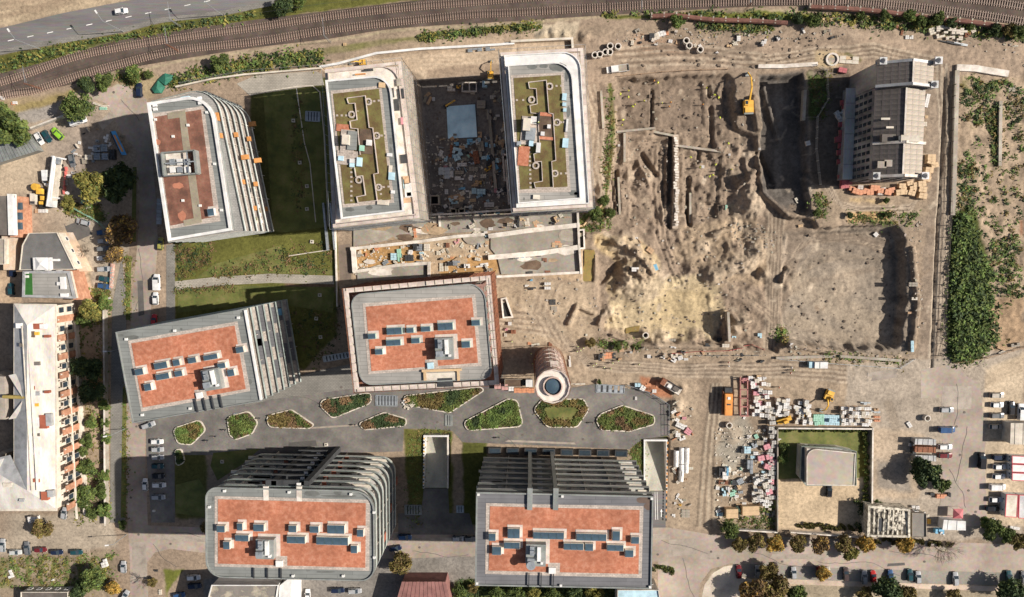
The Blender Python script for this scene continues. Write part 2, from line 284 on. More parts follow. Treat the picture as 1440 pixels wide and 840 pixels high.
def build_ground():
    st = 0.42
    cx = np.arange(-178, 178, st); cy = np.arange(-122, 104, st)
    ext = np.array([6, 15, 30, 60, 120, 250, 500, 1000, 2200.0])
    xs = np.concatenate([cx[0]-ext[::-1], cx, cx[-1]+ext]); ys = np.concatenate([cy[0]-ext[::-1], cy, cy[-1]+ext])
    X, Y = np.meshgrid(xs, ys); px, py = topx(X, Y)
    wx = px+(fbm(X, Y, 6, 50)-0.5)*9; wy = py+(fbm(X, Y, 6, 60)-0.5)*9      # crumbled edges
    n1 = fbm(X, Y, 14, 1); n2 = fbm(X, Y, 3.2, 7); n3 = fbm(X, Y, 1.1, 13, 3); nb = fbm(X, Y, 40, 21)
    C = np.zeros(X.shape+(3,)); Z = np.zeros(X.shape)
    base = np.array([0.29, 0.222, 0.163]); C[:] = base*(0.8+0.4*n1[..., None])
    def paint(poly, col, edge=3, a=1.0, var=0.25, warp=True, brk=0.0):
        p = pl(poly) if isinstance(poly, str) else poly
        x0 = min(q[0] for q in p)-12; x1 = max(q[0] for q in p)+12; y0 = min(q[1] for q in p)-12; y1 = max(q[1] for q in p)+12
        sel = (px > x0) & (px < x1) & (py > y0) & (py < y1)
        d = sdist((wx if warp else px)[sel], (wy if warp else py)[sel], p)
        m = ss(-edge, edge, d+(n2[sel]-0.5)*edge*2)*a
        if brk: m = m*ss(0.5-0.12, 0.5+0.12, n2[sel]*0.6+n1[sel]*0.4+(1-brk)-0.5)
        c = np.array(col)*(1-var/2+var*n2[sel][:, None]+var*0.5*(n1[sel][:, None]-0.5))
        C[sel] = C[sel]*(1-m[:, None])+c*m[:, None]
    def line(poly, col, w, a=0.7, off=None, dash=0.0):
        p = pl(poly) if isinstance(poly, str) else poly
        sel = (px > min(q[0] for q in p)-15) & (px < max(q[0] for q in p)+15) & (py > min(q[1] for q in p)-15) & (py < max(q[1] for q in p)+15)
        d = pdist((wx*0.5+px*0.5)[sel], (wy*0.5+py*0.5)[sel], p); m = (1-ss(w*0.6, w*1.4, d))*a*(0.5+n2[sel])
        m = np.clip(m, 0, 1)[:, None]; C[sel] = C[sel]*(1-m)+np.array(col)*m
    def dig(poly, depth, edge=4, warp=True):
        p = pl(poly); d = sdist(wx if warp else px, wy if warp else py, p); m = ss(-edge*0.15, edge, d); Z[:] = np.minimum(Z, -depth*m+Z*(m < 0.5)*0) if True else Z
    SAND = (0.44, 0.335, 0.215); YS = (0.46, 0.365, 0.235); DARK = (0.17, 0.135, 0.105); DRT = (0.29, 0.22, 0.16); PALE = (0.43, 0.355, 0.275); OCH = (0.42, 0.25, 0.11)
    GR = (0.115, 0.115, 0.03); GRD = (0.07, 0.085, 0.022); GRB = (0.13, 0.14, 0.03); DUST = (0.37, 0.31, 0.25); MUL = (0.16, 0.105, 0.07)
    # --- surroundings
    paint('-400,-400 420,-400 420,-8 360,-8 178,2 87,18 0,38 -400,130', (0.40, 0.315, 0.215), 2, var=0.3)
    for k in range(16): a = rng.uniform(0, 150); line([(a-90, rng.uniform(-5, 25)-a*0.12+22), (a+20, rng.uniform(-5, 20)-a*0.15)], (0.27, 0.2, 0.14), 2.5, 0.35)
    paint('-300,160 0,77 62,66 175,45 225,31 312,22 370,8 430,-10 700,-60 700,0 567,3 510,10 360,29 250,44 160,59 75,84 0,105 -300,190', GR, 2, var=0.5); 
    line('0,100 60,78 175,55 250,36 360,22 460,5', GRD, 3, 0.6); line('40,78 75,70', (0.05, 0.06, 0.02), 4, 0.6)
    paint('0,138 105,120 160,100 250,86 360,69 460,57 560,42 720,30 845,23 1080,12 1240,16 1440,38 1440,55 1300,40 1240,32 1150,28 1000,38 930,36 850,30 720,38 600,58 500,75 455,95 360,97 230,128 200,118 170,118 60,150 0,165', GR, 3, var=0.7, brk=0.75)
    paint('0,142 100,126 160,108 200,104 130,128 60,150 0,165', (0.3, 0.23, 0.12), 3, 0.6)
    line('110,118 250,87 360,71 460,58 560,43 720,33 845,24 1080,14 1240,18 1440,42', (0.36, 0.3, 0.2), 1.6, 0.8)
    line('360,92 420,84 470,70 530,62 590,56', GRB, 5, 0.6); line('590,52 640,47 720,38 760,34', GRB, 4, 0.8)
    paint('845,22 960,18 1080,14 1140,22 1140,30 1080,26 950,26 850,26', GRB, 2); paint('1100,18 1300,24 1440,48 1440,58 1390,48 1300,42 1200,35', GRD, 3, brk=0.8)
    # --- north west yards
    paint('30,160 120,128 150,124 205,140 208,235 180,330 140,330 60,335 0,300 0,240 40,215 45,190', (0.34, 0.275, 0.21), 4, var=0.3)
    paint('60,175 130,150 160,200 180,250 120,260 70,225', (0.3, 0.245, 0.2), 6, 0.8)
    paint('0,215 50,212 60,240 50,268 0,275', (0.46, 0.37, 0.27), 5); paint('20,160 85,143 78,165 30,178', (0.3, 0.27, 0.24), 2)
    paint('20,150 90,130 120,122 85,142 20,162', (0.28, 0.22, 0.1), 3); paint('80,275 105,262 140,285 150,315 100,308 80,300', GR, 4, brk=0.8)
    paint('165,100 210,98 235,115 210,140 190,128 165,118', (0.33, 0.26, 0.16), 4); paint('230,95 345,75 455,78 450,97 345,108 255,122 230,125', GR, 3, var=0.6, brk=0.8)
    paint('100,290 150,315 185,335 165,420 140,430 120,390 95,330', (0.33, 0.28, 0.22), 3); line('100,330 120,380 128,420', GR, 4, 0.6); paint('130,400 155,400 150,430 128,430', GR, 4, brk=0.7)
    paint('0,330 34,330 30,425 0,425', (0.42, 0.31, 0.21), 2); paint('82,328 100,325 128,400 132,425 104,425', (0.5, 0.39, 0.28), 2)
    paint('108,430 155,430 156,735 108,735', (0.33, 0.25, 0.175), 3, var=0.6); paint('0,722 160,722 165,770 0,782', (0.34, 0.285, 0.22), 3)
    paint('0,782 160,775 165,850 0,850', (0.27, 0.215, 0.15), 4, var=0.7)
    for k in range(9): line([(4+k*18, 786), (4+k*18+rng.uniform(-3, 3), 826)], GR if k % 2 else GRB, 3.2, 0.7)
    # --- lawns and gardens between the finished blocks
    paint('352,118 468,106 475,330 470,445 350,448', (0.085, 0.085, 0.028), 2); paint('245,338 475,320 475,470 430,520 245,460', (0.115, 0.115, 0.03), 2, var=0.4)
    paint('250,345 300,338 300,360 275,392 248,395', MUL, 4, brk=0.85); paint('395,340 465,326 470,385 395,375', MUL, 3, brk=0.9); paint('300,372 395,350 470,385 300,388', GR, 5); paint('245,400 300,397 330,405 245,412', MUL, 3); paint('400,398 470,398 470,410 400,410', MUL, 3)
    line('408,125 412,200 425,310', MUL, 5, 0.8)
    # --- construction strips
    paint('450,95 520,72 720,60 790,58 812,70 812,115 600,118 590,105 560,95 470,102', (0.50, 0.39, 0.285), 3, var=0.2)
    paint('460,82 540,62 720,47 790,45 812,58 700,66 520,82', (0.31, 0.235, 0.17), 3, 0.9); paint('575,62 812,40 812,60 700,64 560,72', (0.42, 0.32, 0.23), 4, 0.8)
    for k in range(5): line([(480+k*5, 100-k*4), (600, 76+k*6), (712, 70+k*7)], (0.40, 0.30, 0.21), 1.5, 0.5)
    paint('600,98 712,88 712,112 600,118', (0.27, 0.2, 0.145), 3, 0.8)
    paint('750,34 815,30 810,55 750,58', (0.46, 0.38, 0.28), 3)
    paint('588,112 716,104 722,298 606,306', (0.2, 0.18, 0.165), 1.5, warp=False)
    paint('812,60 900,45 960,60 1060,45 1190,40 1300,60 1440,52 1440,110 1340,100 1300,110 1190,100 1060,100 870,112 850,300 820,300', (0.31, 0.235, 0.175), 4, var=0.35)
    paint('860,42 930,40 1060,35 1190,38 1260,45 1180,62 1060,70 960,62 880,58', (0.36, 0.28, 0.21), 5, brk=0.7)
    paint('890,50 950,55 1000,75 900,75', (0.33, 0.2, 0.13), 5, 0.5)
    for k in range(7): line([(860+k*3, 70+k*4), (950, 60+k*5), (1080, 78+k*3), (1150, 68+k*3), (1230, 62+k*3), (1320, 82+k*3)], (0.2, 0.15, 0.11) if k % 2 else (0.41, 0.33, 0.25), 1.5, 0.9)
    paint('815,110 865,112 862,180 855,260 835,300 828,200', (0.38, 0.31, 0.235), 4, brk=0.85); line('858,120 862,180 856,250 848,290', GR, 2.6, 0.9); paint('800,318 842,290 860,300 865,318 830,325', GR, 4, brk=0.8)
    paint('1330,100 1350,500 1290,500 1300,320 1305,120', (0.27, 0.21, 0.16), 3); 
    for k in range(6): line([(1318+k*3.2, 90), (1322+k*2.6, 200), (1316+k*2.8, 320), (1306+k*3, 520)], (0.17, 0.13, 0.1) if k % 2 else (0.4, 0.33, 0.255), 1.3, 0.9)
    paint('1340,105 1350,105 1345,300 1330,505 1320,505 1330,300', (0.42, 0.34, 0.26), 2)
    paint('1350,105 1440,110 1440,490 1390,505 1330,505 1345,300', (0.37, 0.28, 0.2), 3, var=0.3); 
    paint('1352,108 1410,112 1400,150 1440,170 1440,215 1400,140 1370,180 1352,170', GR, 5, 0.8, brk=0.55); paint('1360,215 1375,240 1372,290 1350,300 1346,230', GR, 5, brk=0.6); paint('1420,240 1440,300 1430,360 1400,420 1390,370', GR, 5, brk=0.6)
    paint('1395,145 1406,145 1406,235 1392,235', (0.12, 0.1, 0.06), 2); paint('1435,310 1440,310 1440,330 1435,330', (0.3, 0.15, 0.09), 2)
    paint('1338,300 1372,290 1392,380 1392,500 1330,506 1335,400', GRD, 3); paint('1390,420 1440,410 1440,480 1395,495', (0.36, 0.25, 0.16), 4)
    paint('1150,262 1300,262 1310,300 1290,310 1150,312 1135,280', (0.31, 0.24, 0.175), 4); 
    for k in range(5): line([(1158+k*3, 262), (1172+k*3, 282+k*2.5), (1210, 292+k*2.5), (1280, 288+k*2.5), (1310-k*3, 270)], (0.17, 0.13, 0.1) if k % 2 else (0.42, 0.34, 0.26), 1.3, 0.9)
    paint('1192,300 1250,298 1250,312 1192,314', (0.5, 0.33, 0.17), 3); paint('1195,278 1245,280 1245,286 1195,284', (0.48, 0.35, 0.2), 2)
    paint('1148,72 1190,72 1190,92 1148,100', (0.42, 0.32, 0.2), 3); line('1190,75 1210,85', GR, 3, 0.7)
    paint('1138,100 1192,95 1192,262 1140,262', (0.14, 0.11, 0.085), 3); line('1140,105 1142,140 1140,165 1144,120', GRD, 5, 0.8)  # strip beside the mill: its cast shadow painted darker into the soil
    # --- south of the pits
    paint('820,500 1000,490 1240,500 1320,510 1320,600 1100,560 1040,590 1040,745 945,745 945,560 820,540 700,545 700,400 840,395', (0.33, 0.255, 0.185), 4, var=0.25)
    paint('700,395 830,400 840,470 800,485 700,480', (0.38, 0.295, 0.21), 5); paint('975,520 1030,505 1010,545 1005,640 985,640 985,560', (0.25, 0.19, 0.14), 6, 0.8)
    for k in range(8): line([(700, 440+k*3), (760+k*4, 440+k*5), (830, 505+k*2), (960, 512+k*2.5), (1100, 510+k*3), (1250, 520+k*3)], (0.42, 0.34, 0.26) if k % 2 else (0.21, 0.16, 0.12), 1.4, 0.75)
    for k in range(6): line([(1000+k*3, 540), (988+k*4, 640), (980+k*5, 740)], (0.4, 0.33, 0.25) if k % 2 else (0.18, 0.14, 0.105), 1.5, 0.8)
    for k in range(14): line([(705+rng.uniform(0, 60), 400+rng.uniform(0, 40)), (760+rng.uniform(0, 60), 440+rng.uniform(0, 60))], (0.25, 0.19, 0.14) if k % 2 else (0.45, 0.36, 0.27), 0.9, 0.5)
    paint('1020,595 1050,580 1060,640 1030,660 1005,640', (0.3, 0.275, 0.23), 6, 0.8); paint('900,530 940,535 945,560 905,555', (0.36, 0.15, 0.08), 3, 0.9)
    paint('1012,725 1090,700 1090,745 1020,745', GR, 4, brk=0.75)
    paint('1190,515 1440,490 1440,760 1222,760 1222,600 1190,590', DUST, 3, var=0.2)
    paint('1225,600 1300,610 1290,700 1225,700', (0.42, 0.33, 0.245), 5); paint('1385,520 1440,495 1440,740 1385,740', (0.5, 0.4, 0.29), 4); 
    for k in range(6): line([(1385, 530+k*3), (1440, 500+k*4)], (0.4, 0.31, 0.22), 1.6, 0.5)
    paint('1230,645 1285,650 1280,690 1232,688', (0.22, 0.2, 0.18), 5, 0.7); line('1250,570 1260,600', (0.25, 0.2, 0.15), 7, 0.6)
    paint('1092,602 1220,602 1220,680 1092,680', (0.135, 0.12, 0.03), 1.5, warp=False, var=0.35); paint('1092,674 1214,672 1212,745 1092,745', (0.52, 0.4, 0.27), 2, warp=False, var=0.2)
    paint('1000,752 1440,752 1440,768 1000,768', (0.26, 0.21, 0.15), 3, brk=0.85)
    paint('985,835 1000,800 1035,793 1440,822 1440,850 985,850', (0.34, 0.28, 0.2), 3); paint('988,840 1000,806 1028,795 1032,812 1090,820 1090,835', (0.56, 0.45, 0.35), 2)
    paint('1095,815 1440,826 1440,832 1095,822', (0.5, 0.37, 0.26), 2)
    paint('205,775 285,772 287,850 205,850', (0.2, 0.18, 0.08), 3, var=0.5, brk=0.9); paint('215,772 285,772 285,797 232,800', (0.42, 0.33, 0.23), 3, brk=0.8); paint('232,800 258,800 232,835', GRB, 2)
    paint('287,815 580,780 670,780 670,850 287,850', (0.22, 0.2, 0.18), 2); paint('578,784 640,784 640,806 578,804', GR, 3, brk=0.8); paint('640,815 915,815 915,850 640,850', (0.07, 0.08, 0.025), 3)
    paint('568,603 636,606 636,740 574,740', (0.115, 0.115, 0.03), 2); paint('650,622 684,622 684,740 650,740', (0.09, 0.095, 0.025), 2); paint('885,640 890,622 940,612 940,640 905,650 905,665', GRB, 2)
    paint('245,628 290,628 290,730 245,730', (0.1, 0.1, 0.03), 3)
    # --- podium and pits
    paint('495,348 700,330 820,318 820,396 700,385 495,395', (0.42, 0.31, 0.21), 3); paint('500,350 590,342 590,372 502,378', OCH, 2, var=0.4); paint('620,365 700,360 700,385 620,388', OCH, 3); paint('585,335 800,325 800,345 590,360', (0.44, 0.34, 0.24), 4)
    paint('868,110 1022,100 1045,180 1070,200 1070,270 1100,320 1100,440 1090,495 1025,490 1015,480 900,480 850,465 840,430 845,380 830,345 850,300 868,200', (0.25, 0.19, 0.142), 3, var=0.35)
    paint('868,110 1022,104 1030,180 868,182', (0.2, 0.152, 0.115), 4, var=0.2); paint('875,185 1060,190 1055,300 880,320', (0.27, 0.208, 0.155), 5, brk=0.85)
    paint('835,330 900,335 930,370 925,410 880,430 850,410 870,370 840,350', (0.45, 0.34, 0.2), 4, var=0.35); paint('860,395 1010,385 1020,440 1010,478 900,478 855,460', YS, 5, var=0.3)
    paint('930,410 1000,400 1005,450 960,470 920,455', (0.48, 0.36, 0.19), 10, 0.35); paint('960,320 1060,300 1095,340 1080,400 1000,400 950,360', (0.33, 0.25, 0.175), 6, var=0.4)
    paint('1035,170 1090,160 1095,310 1060,300', (0.24, 0.19, 0.145), 5, 0.7)
    paint('1068,105 1132,100 1140,300 1110,300 1072,275', (0.115, 0.1, 0.088), 3, var=.5); line('1100,110 1098,270', (0.2, 0.178, 0.155), 6, 0.6)  # pit soil darkened to deepen the mill's shadow on the floor
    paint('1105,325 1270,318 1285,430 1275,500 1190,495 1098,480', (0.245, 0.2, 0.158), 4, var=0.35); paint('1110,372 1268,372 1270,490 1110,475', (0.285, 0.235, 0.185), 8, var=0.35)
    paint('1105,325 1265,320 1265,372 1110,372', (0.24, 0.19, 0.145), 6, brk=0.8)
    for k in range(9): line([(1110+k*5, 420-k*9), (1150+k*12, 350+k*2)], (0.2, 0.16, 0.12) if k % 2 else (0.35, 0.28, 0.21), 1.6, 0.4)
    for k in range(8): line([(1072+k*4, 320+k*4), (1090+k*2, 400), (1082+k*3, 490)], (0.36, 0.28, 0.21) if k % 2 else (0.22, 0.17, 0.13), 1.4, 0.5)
    for p_, w_ in (('1122,300 1126,340 1112,395 1096,440', 12), ('1140,325 1200,335 1262,345', 7), ('1110,420 1150,395 1240,380', 4), ('1068,330 1092,300', 8), ('905,60 1010,78 1070,62', 4), ('845,120 855,150 840,200', 4), ('1040,110 1050,180', 6), ('880,190 930,260', 5)): line(p_, (0.19, 0.145, 0.11), w_, 0.55)
    for p_, w_ in (('835,190 842,230 838,262', 6), ('822,130 835,170', 4), ('900,250 915,300', 5), ('1030,290 1060,330', 6), ('1010,330 1000,350', 6), ('870,360 900,360', 5), ('1130,400 1250,470', 18), ('1120,450 1200,480', 9), ('745,430 790,470', 8)): line(p_, (0.38, 0.305, 0.225), w_, 0.45)
    for k in range(9): line([(1108-k*3, 300), (1104-k*2.6, 350), (1100-k*2.2, 400), (1096-k*2.2, 490)], (0.16, 0.122, 0.092) if k % 2 else (0.33, 0.265, 0.2), 1.5, 0.8)
    for k in range(6): line([(1098-k*2, 400), (1130+k*4, 345-k*2), (1200+k*5, 335+k*2), (1262, 350+k*3)], (0.17, 0.13, 0.1) if k % 2 else (0.36, 0.29, 0.22), 1.3, 0.7)
    for k in range(5): line([(1010+k*3, 395), (1060, 415+k*3), (1090, 440+k*4)], (0.2, 0.15, 0.115) if k % 2 else (0.38, 0.3, 0.22), 1.3, 0.6)
    for k in range(7): line([(760+k*5, 400), (745+k*5, 440), (770+k*4, 480), (815, 500+k*2)], (0.24, 0.185, 0.14) if k % 2 else (0.46, 0.37, 0.28), 1.2, 0.6)
    for k in range(5): line([(820+k*4, 120), (838+k*3, 170), (830+k*4, 230), (842+k*2, 280)], (0.26, 0.2, 0.15) if k % 2 else (0.46, 0.38, 0.29), 1.3, 0.7)
    for k in range(260):
        a = (rng.uniform(822, 1330), rng.uniform(45, 520)); r_ = rng.uniform(2, 9); t = rng.uniform(0, PI)
        if 1190 < a[0] < 1300 and a[1] < 262: continue
        line([a, (a[0]+r_*math.cos(t), a[1]+r_*math.sin(t))], [(0.16, 0.125, 0.098), (0.47, 0.385, 0.295), (0.24, 0.18, 0.13)][rng.choice(3)], rng.uniform(1.2, 3.5), rng.uniform(.3, .75))
    for k in range(90):
        a = (rng.uniform(820, 1340), rng.uniform(40, 520)); g = rng.choice([0, 1, 2]); t = rng.uniform(0, PI); l = rng.uniform(8, 28)
        if 1190 < a[0] < 1300 and a[1] < 262: continue
        cc = [(0.2, 0.155, 0.12), (0.42, 0.34, 0.26), (0.34, 0.27, 0.2)][g]; line([a, (a[0]+l*math.cos(t), a[1]+l*math.sin(t)*0.6), (a[0]+l*1.6*math.cos(t+.4), a[1]+l*1.6*math.sin(t+.4)*.6)], cc, rng.uniform(0.7, 2), 0.4)
    # --- relief
    site = ss(-6, 6, sdist(px, py, pl('812,36 1440,45 1440,500 1225,520 1225,600 1100,560 945,600 945,745 940,560 700,540 700,395 500,395 500,330 820,320')))
    Z += site*((n1-0.5)*0.9+(n2-0.5)*0.6+(n3-0.5)*0.22)
    sf = ss(-4, 4, sdist(px, py, pl('1350,105 1440,105 1440,500 1332,505'))); Z += sf*((n2-0.5)*0.6)
    pit = pl('868,111 1022,101 1034,112 1036,178 1066,190 1072,270 1110,305 1145,306 1150,318 1262,316 1272,330 1276,430 1268,490 1190,496 1105,480 1092,497 1028,490 1022,452 1018,483 900,483 848,466 838,420 842,380 832,345 852,318 862,200')
    d = sdist(px+(n2-.5)*10, py+(n2-.5)*10, pit); Zp = -2.9*ss(0, 4, d)
    for s_, dep, e in (('1068,108 1130,102 1134,200 1140,303 1122,304 1112,300 1080,274 1070,230', 3.0, 5), ('1108,328 1262,320 1272,345 1276,430 1268,488 1190,492 1108,474 1100,440', 1.6, 6), ('840,372 870,362 880,372 868,392 850,402', 1.3, 10),
                       ('1018,104 1026,104 1034,178 1020,170', 0.8, 3), ('818,350 838,352 836,398 818,398', 2.2, 5)):
        Zp = Zp-dep*ss(0, e, sdist(px+(n2-.5)*8, py+(n2-.5)*8, pl(s_)))
    Z += Zp
    inp = ss(0, 4, d); rg = 1-np.abs(fbm(X, Y, 7, 33, 5, .6)-0.5)*4; cal = 1-.8*ss(-5, 8, sdist(px, py, pl('1108,326 1266,320 1274,345 1278,430 1268,490 1108,476')))-.45*ss(-5, 8, sdist(px, py, pl('872,114 1018,108 1026,178 880,182')))-.6*ss(-5, 8, sdist(px, py, pl('870,400 1010,395 1012,474 880,474')))
    cal = cal*(1-.85*ss(-4, 6, sdist(px, py, pl('1066,285 1112,300 1150,312 1120,345 1108,400 1104,492 1074,492 1084,400 1092,350 1066,310'))))
    Z += inp*cal*((fbm(X, Y, 11, 91, 4)-0.5)*2.6+rg*0.7+(fbm(X, Y, 2.4, 95, 4, .7)-0.5)*1.3)
    ex = ss(0, 10, sdist(px, py, pl('940,185 1065,190 1095,330 1090,400 1000,402 940,340'))); Z += ex*np.abs(fbm(X, Y, 5, 77, 4)-0.5)*3.2
    for x, y, r, h in ((900, 392, 34, 2.4), (885, 345, 18, 1.6), (1052, 252, 17, 2.6), (1056, 286, 20, 3.2), (1068, 356, 15, 4.4), (1048, 368, 17, 3.4), (1026, 378, 12, 2.6), (1003, 388, 14, 3.4), (1078, 386, 9, 1.8), (962, 376, 9, -1.6), (1040, 345, 9, 1.7), (990, 345, 10, 1.2), (940, 300, 12, 1.4), (905, 262, 13, 1.5),
                       (893, 233, 5, -1.5), (888, 245, 8, 1.0), (915, 245, 9, 1.4), (867, 342, 11, 2.2), (893, 352, 10, 2), (905, 380, 14, 1.8), (880, 395, 11, 1.6), (858, 452, 6, -1.6), (855, 440, 9, 1.3), (908, 470, 8, 1.8), (893, 485, 7, -1.8), (930, 477, 12, 1.2), (980, 474, 10, 1.3),
                       (765, 47, 7, 2.4), (779, 46, 8, 2.6), (793, 47, 7, 2.6), (757, 50, 5, 1.6), (822, 52, 8, 1.4), (1036, 466, 9, 1.6), (1048, 450, 9, 1.8), (1122, 385, 7, 1.6), (1112, 405, 7, 1.5), (952, 570, 9, 1.6), (945, 583, 5, 1.0), (960, 545, 6, 1.2), (1030, 610, 12, 0.7), (1195, 400, 20, .4),
                       (840, 268, 9, 1.5), (835, 245, 8, 1.2), (1010, 205, 8, 1.0), (1030, 240, 10, 1.3), (980, 260, 7, -0.8), (965, 330, 8, -1.0), (1020, 346, 6, -1.0), (1015, 185, 5, 1.1), (1040, 208, 7, 1.3)):
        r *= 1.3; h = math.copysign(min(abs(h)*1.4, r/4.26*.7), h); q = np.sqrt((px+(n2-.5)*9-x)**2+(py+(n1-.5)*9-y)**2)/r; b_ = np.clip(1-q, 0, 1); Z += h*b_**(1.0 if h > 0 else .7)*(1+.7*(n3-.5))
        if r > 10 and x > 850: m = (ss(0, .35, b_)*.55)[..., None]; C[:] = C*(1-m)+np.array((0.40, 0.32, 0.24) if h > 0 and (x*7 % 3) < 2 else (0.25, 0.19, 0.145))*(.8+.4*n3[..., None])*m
    for p_, w, h in (('946,190 944,318', 3.2, -2.2), ('862,240 866,300', 1.6, -1.2), ('905,215 925,245', 3, -1.4), ('900,225 915,262', 2, .9), ('935,255 940,312', 3, -.8), ('985,205 985,228', 2, -1.0), ('990,285 1015,286 1016,300', 1.2, -.8), ('1060,140 1066,180', 5, 1.6), ('1040,262 1062,240', 3, 1.3), ('1070,215 1090,260', 4, -1.6), ('1076,120 1088,165 1100,200', 3, 1.2), ('968,300 974,318', 2, -1.2), ('1005,330 1030,322', 3, 1.1), ('971,250 971,316', 3, -1.3), ('1004,205 1003,150', 2.5, -1.2), ('1000,120 1001,134', 2, -1.2), ('918,125 918,178', 1.6, -1.2), ('868,240 872,295', 2.5, -1.3), ('920,180 950,184', 2.2, 0.7), ('880,184 920,184', 2.4, .8), ('880,188 878,230', 2.2, .7), ('955,205 1015,212', 2, .6),
                     ('826,332 850,332 880,345 905,362 920,385', 4, 1.1), ('845,398 870,372 878,368', 4, -1.0), ('800,455 812,430 835,440', 3, 1.1), ('842,455 850,440', 3, 1.4), ('1020,440 1030,440 1040,455 1060,452', 3, 1.5), ('1104,395 1112,380', 4, 1.7), ('860,470 900,486 1000,488 1020,488', 3, 0.9), ('1110,485 1180,496 1262,503', 3.5, 1.0), ('1282,350 1290,430 1282,490', 3.5, 1.1)):
        q = pdist(px+(n3-.5)*2, py+(n3-.5)*2, pl(p_))/w; Z += h*1.2*np.clip((1.3-q)*2.2, 0, 1)
    for s_, dep, e in (('884,192 940,194 938,316 888,310', .9, 2), ('962,214 1018,218 1012,308 964,300', .9, 1.5), ('1022,222 1050,220 1048,300 1024,304', .7, 2), ('930,116 990,112 994,176 932,178', .5, 1.5), ('985,284 1014,286 1012,306 986,306', .4, 1), ('1104,330 1260,328 1262,366 1110,368', -.5, 3), ('848,404 1000,412 1006,470 870,474', .6, 4)):
        Z -= dep*ss(0, e, sdist(px+(n3-.5)*4, py+(n3-.5)*4, pl(s_)))
    for x_ in (923, 930, 937): Z -= .35*(1-ss(.8, 2.2, pdist(px+(n2-.5)*3, py, [(x_, 205), (x_-2, 260), (x_+3, 335), (x_+30, 400)])))
    Z = np.maximum(Z, -9.5); C *= np.where((px > 480) & (py > 36), 1, 0)[..., None]*(np.array([.97, .98, .975])-1)+1
    # berms and ruts on the haul roads
    for k in range(5): Z += -0.18*(1-ss(0.8, 2.0, pdist(px, py, [(860, 70+k*6), (950, 60+k*6), (1080, 80+k*4), (1230, 64+k*4), (1330, 95+k*4), (1326, 200), (1318, 330), (1310, 520)])))
    # flat where buildings, paving and sheets stand
    for s_ in ('195,90 600,90 610,310 500,320 500,340 470,520 200,600', '484,395 700,370 708,545 486,552', '585,108 722,100 726,305 606,312', '705,68 836,64 842,296 820,318 820,400 495,402 490,315 722,308', '165,545 750,540 830,545 942,560 942,860 165,860', '1000,500 1000,500 1001,501'):
        m = ss(-2, 2, sdist(px, py, pl(s_))); Z *= (1-m)
    m = ss(-1, 2, sdist(px, py, pl('588,114 716,106 720,300 606,308'))); Z -= 3.5*m           # basement between the two white blocks
    Z -= 0.9*ss(0, 2, sdist(px, py, pl('820,352 837,352 835,396 820,396')))
    for s_, a in (('597,613 630,613 630,690 597,690', 4.0), ('906,619 938,619 936,690 906,690', 4.0)):      # car ramps
        q = sdist(px, py, pl(s_)); Z -= np.where(q > -3, a+0.4, 0)*np.clip((690-py)/74, 0.04, 1)
    Z = np.where(px < -100, Z*0, Z)
    # build
    ny, nx = X.shape; n = nx*ny; co = np.stack([X, Y, Z], -1).reshape(-1, 3).astype(np.float32)
    i = np.arange(n).reshape(ny, nx); q = np.stack([i[:-1, :-1], i[:-1, 1:], i[1:, 1:], i[1:, :-1]], -1).reshape(-1, 4)
    me = bpy.data.meshes.new('ground'); me.vertices.add(n); me.vertices.foreach_set('co', co.ravel())
    me.loops.add(q.size); me.loops.foreach_set('vertex_index', q.ravel().astype(np.int32)); me.polygons.add(len(q))
    me.polygons.foreach_set('loop_start', np.arange(0, q.size, 4, dtype=np.int32)); me.update(calc_edges=True)
    me.polygons.foreach_set('use_smooth', [True]*len(q))
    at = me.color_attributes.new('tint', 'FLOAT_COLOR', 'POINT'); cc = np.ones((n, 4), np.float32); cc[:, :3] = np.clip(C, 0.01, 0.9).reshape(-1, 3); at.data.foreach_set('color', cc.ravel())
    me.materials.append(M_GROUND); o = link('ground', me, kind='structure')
    return xs, ys, Z
GX, GY, GZ = build_ground()
def gz(x, y):
    i = min(max(int(np.searchsorted(GX, x)), 1), len(GX)-1); j = min(max(int(np.searchsorted(GY, y)), 1), len(GY)-1); return float(max(GZ[j, i], GZ[j-1, i-1]))
def G(px, py):
    z = 0.0
    for _ in range(3): p = P(px, py, z); z = gz(p.x, p.y)
    return P(px, py, z)
def ang(px, py, qx, qy): a = P(px, py); b = P(qx, qy); return math.atan2(b.y-a.y, b.x-a.x)
# ---------------------------------------------------------------- flat sheets: roads, paths, plaza, lawns
LAY = [0]
def sheet(name, pts, m, z=0.02, label=None, kerb=None):
    poly = PP(pts) if isinstance(pts, str) else pts
    mb = MB(); mb.prism([(p[0], p[1]) for p in poly], -0.25, z); o = mb.obj(name, m, kind='structure'); return o
def strip(name, pts, w, m, z, kind='structure', z0=-0.2):
    a = PP(pts) if isinstance(pts, str) else pts; mb = MB(); L = []; R = []
    for i, p in enumerate(a):
        t = (a[min(i+1, len(a)-1)]-a[max(i-1, 0)]).normalized(); nn = Vector((-t.y, t.x, 0)); L.append(p+nn*w/2); R.append(p-nn*w/2)
    for i in range(len(a)-1): mb.prism([(q.x, q.y) for q in (R[i], R[i+1], L[i+1], L[i])], z0, z)
    return mb.obj(name, m, kind=kind)
def spline(pts, n=8):
    o = []
    for i in range(len(pts)-1):
        p0, p1, p2, p3 = pts[max(i-1, 0)], pts[i], pts[i+1], pts[min(i+2, len(pts)-1)]
        for k in range(n): t = k/n; o.append(tuple(0.5*((2*p1[j])+(-p0[j]+p2[j])*t+(2*p0[j]-5*p1[j]+4*p2[j]-p3[j])*t*t+(-p0[j]+3*p1[j]-3*p2[j]+p3[j])*t**3) for j in (0, 1)))
    return o+[tuple(pts[-1])]
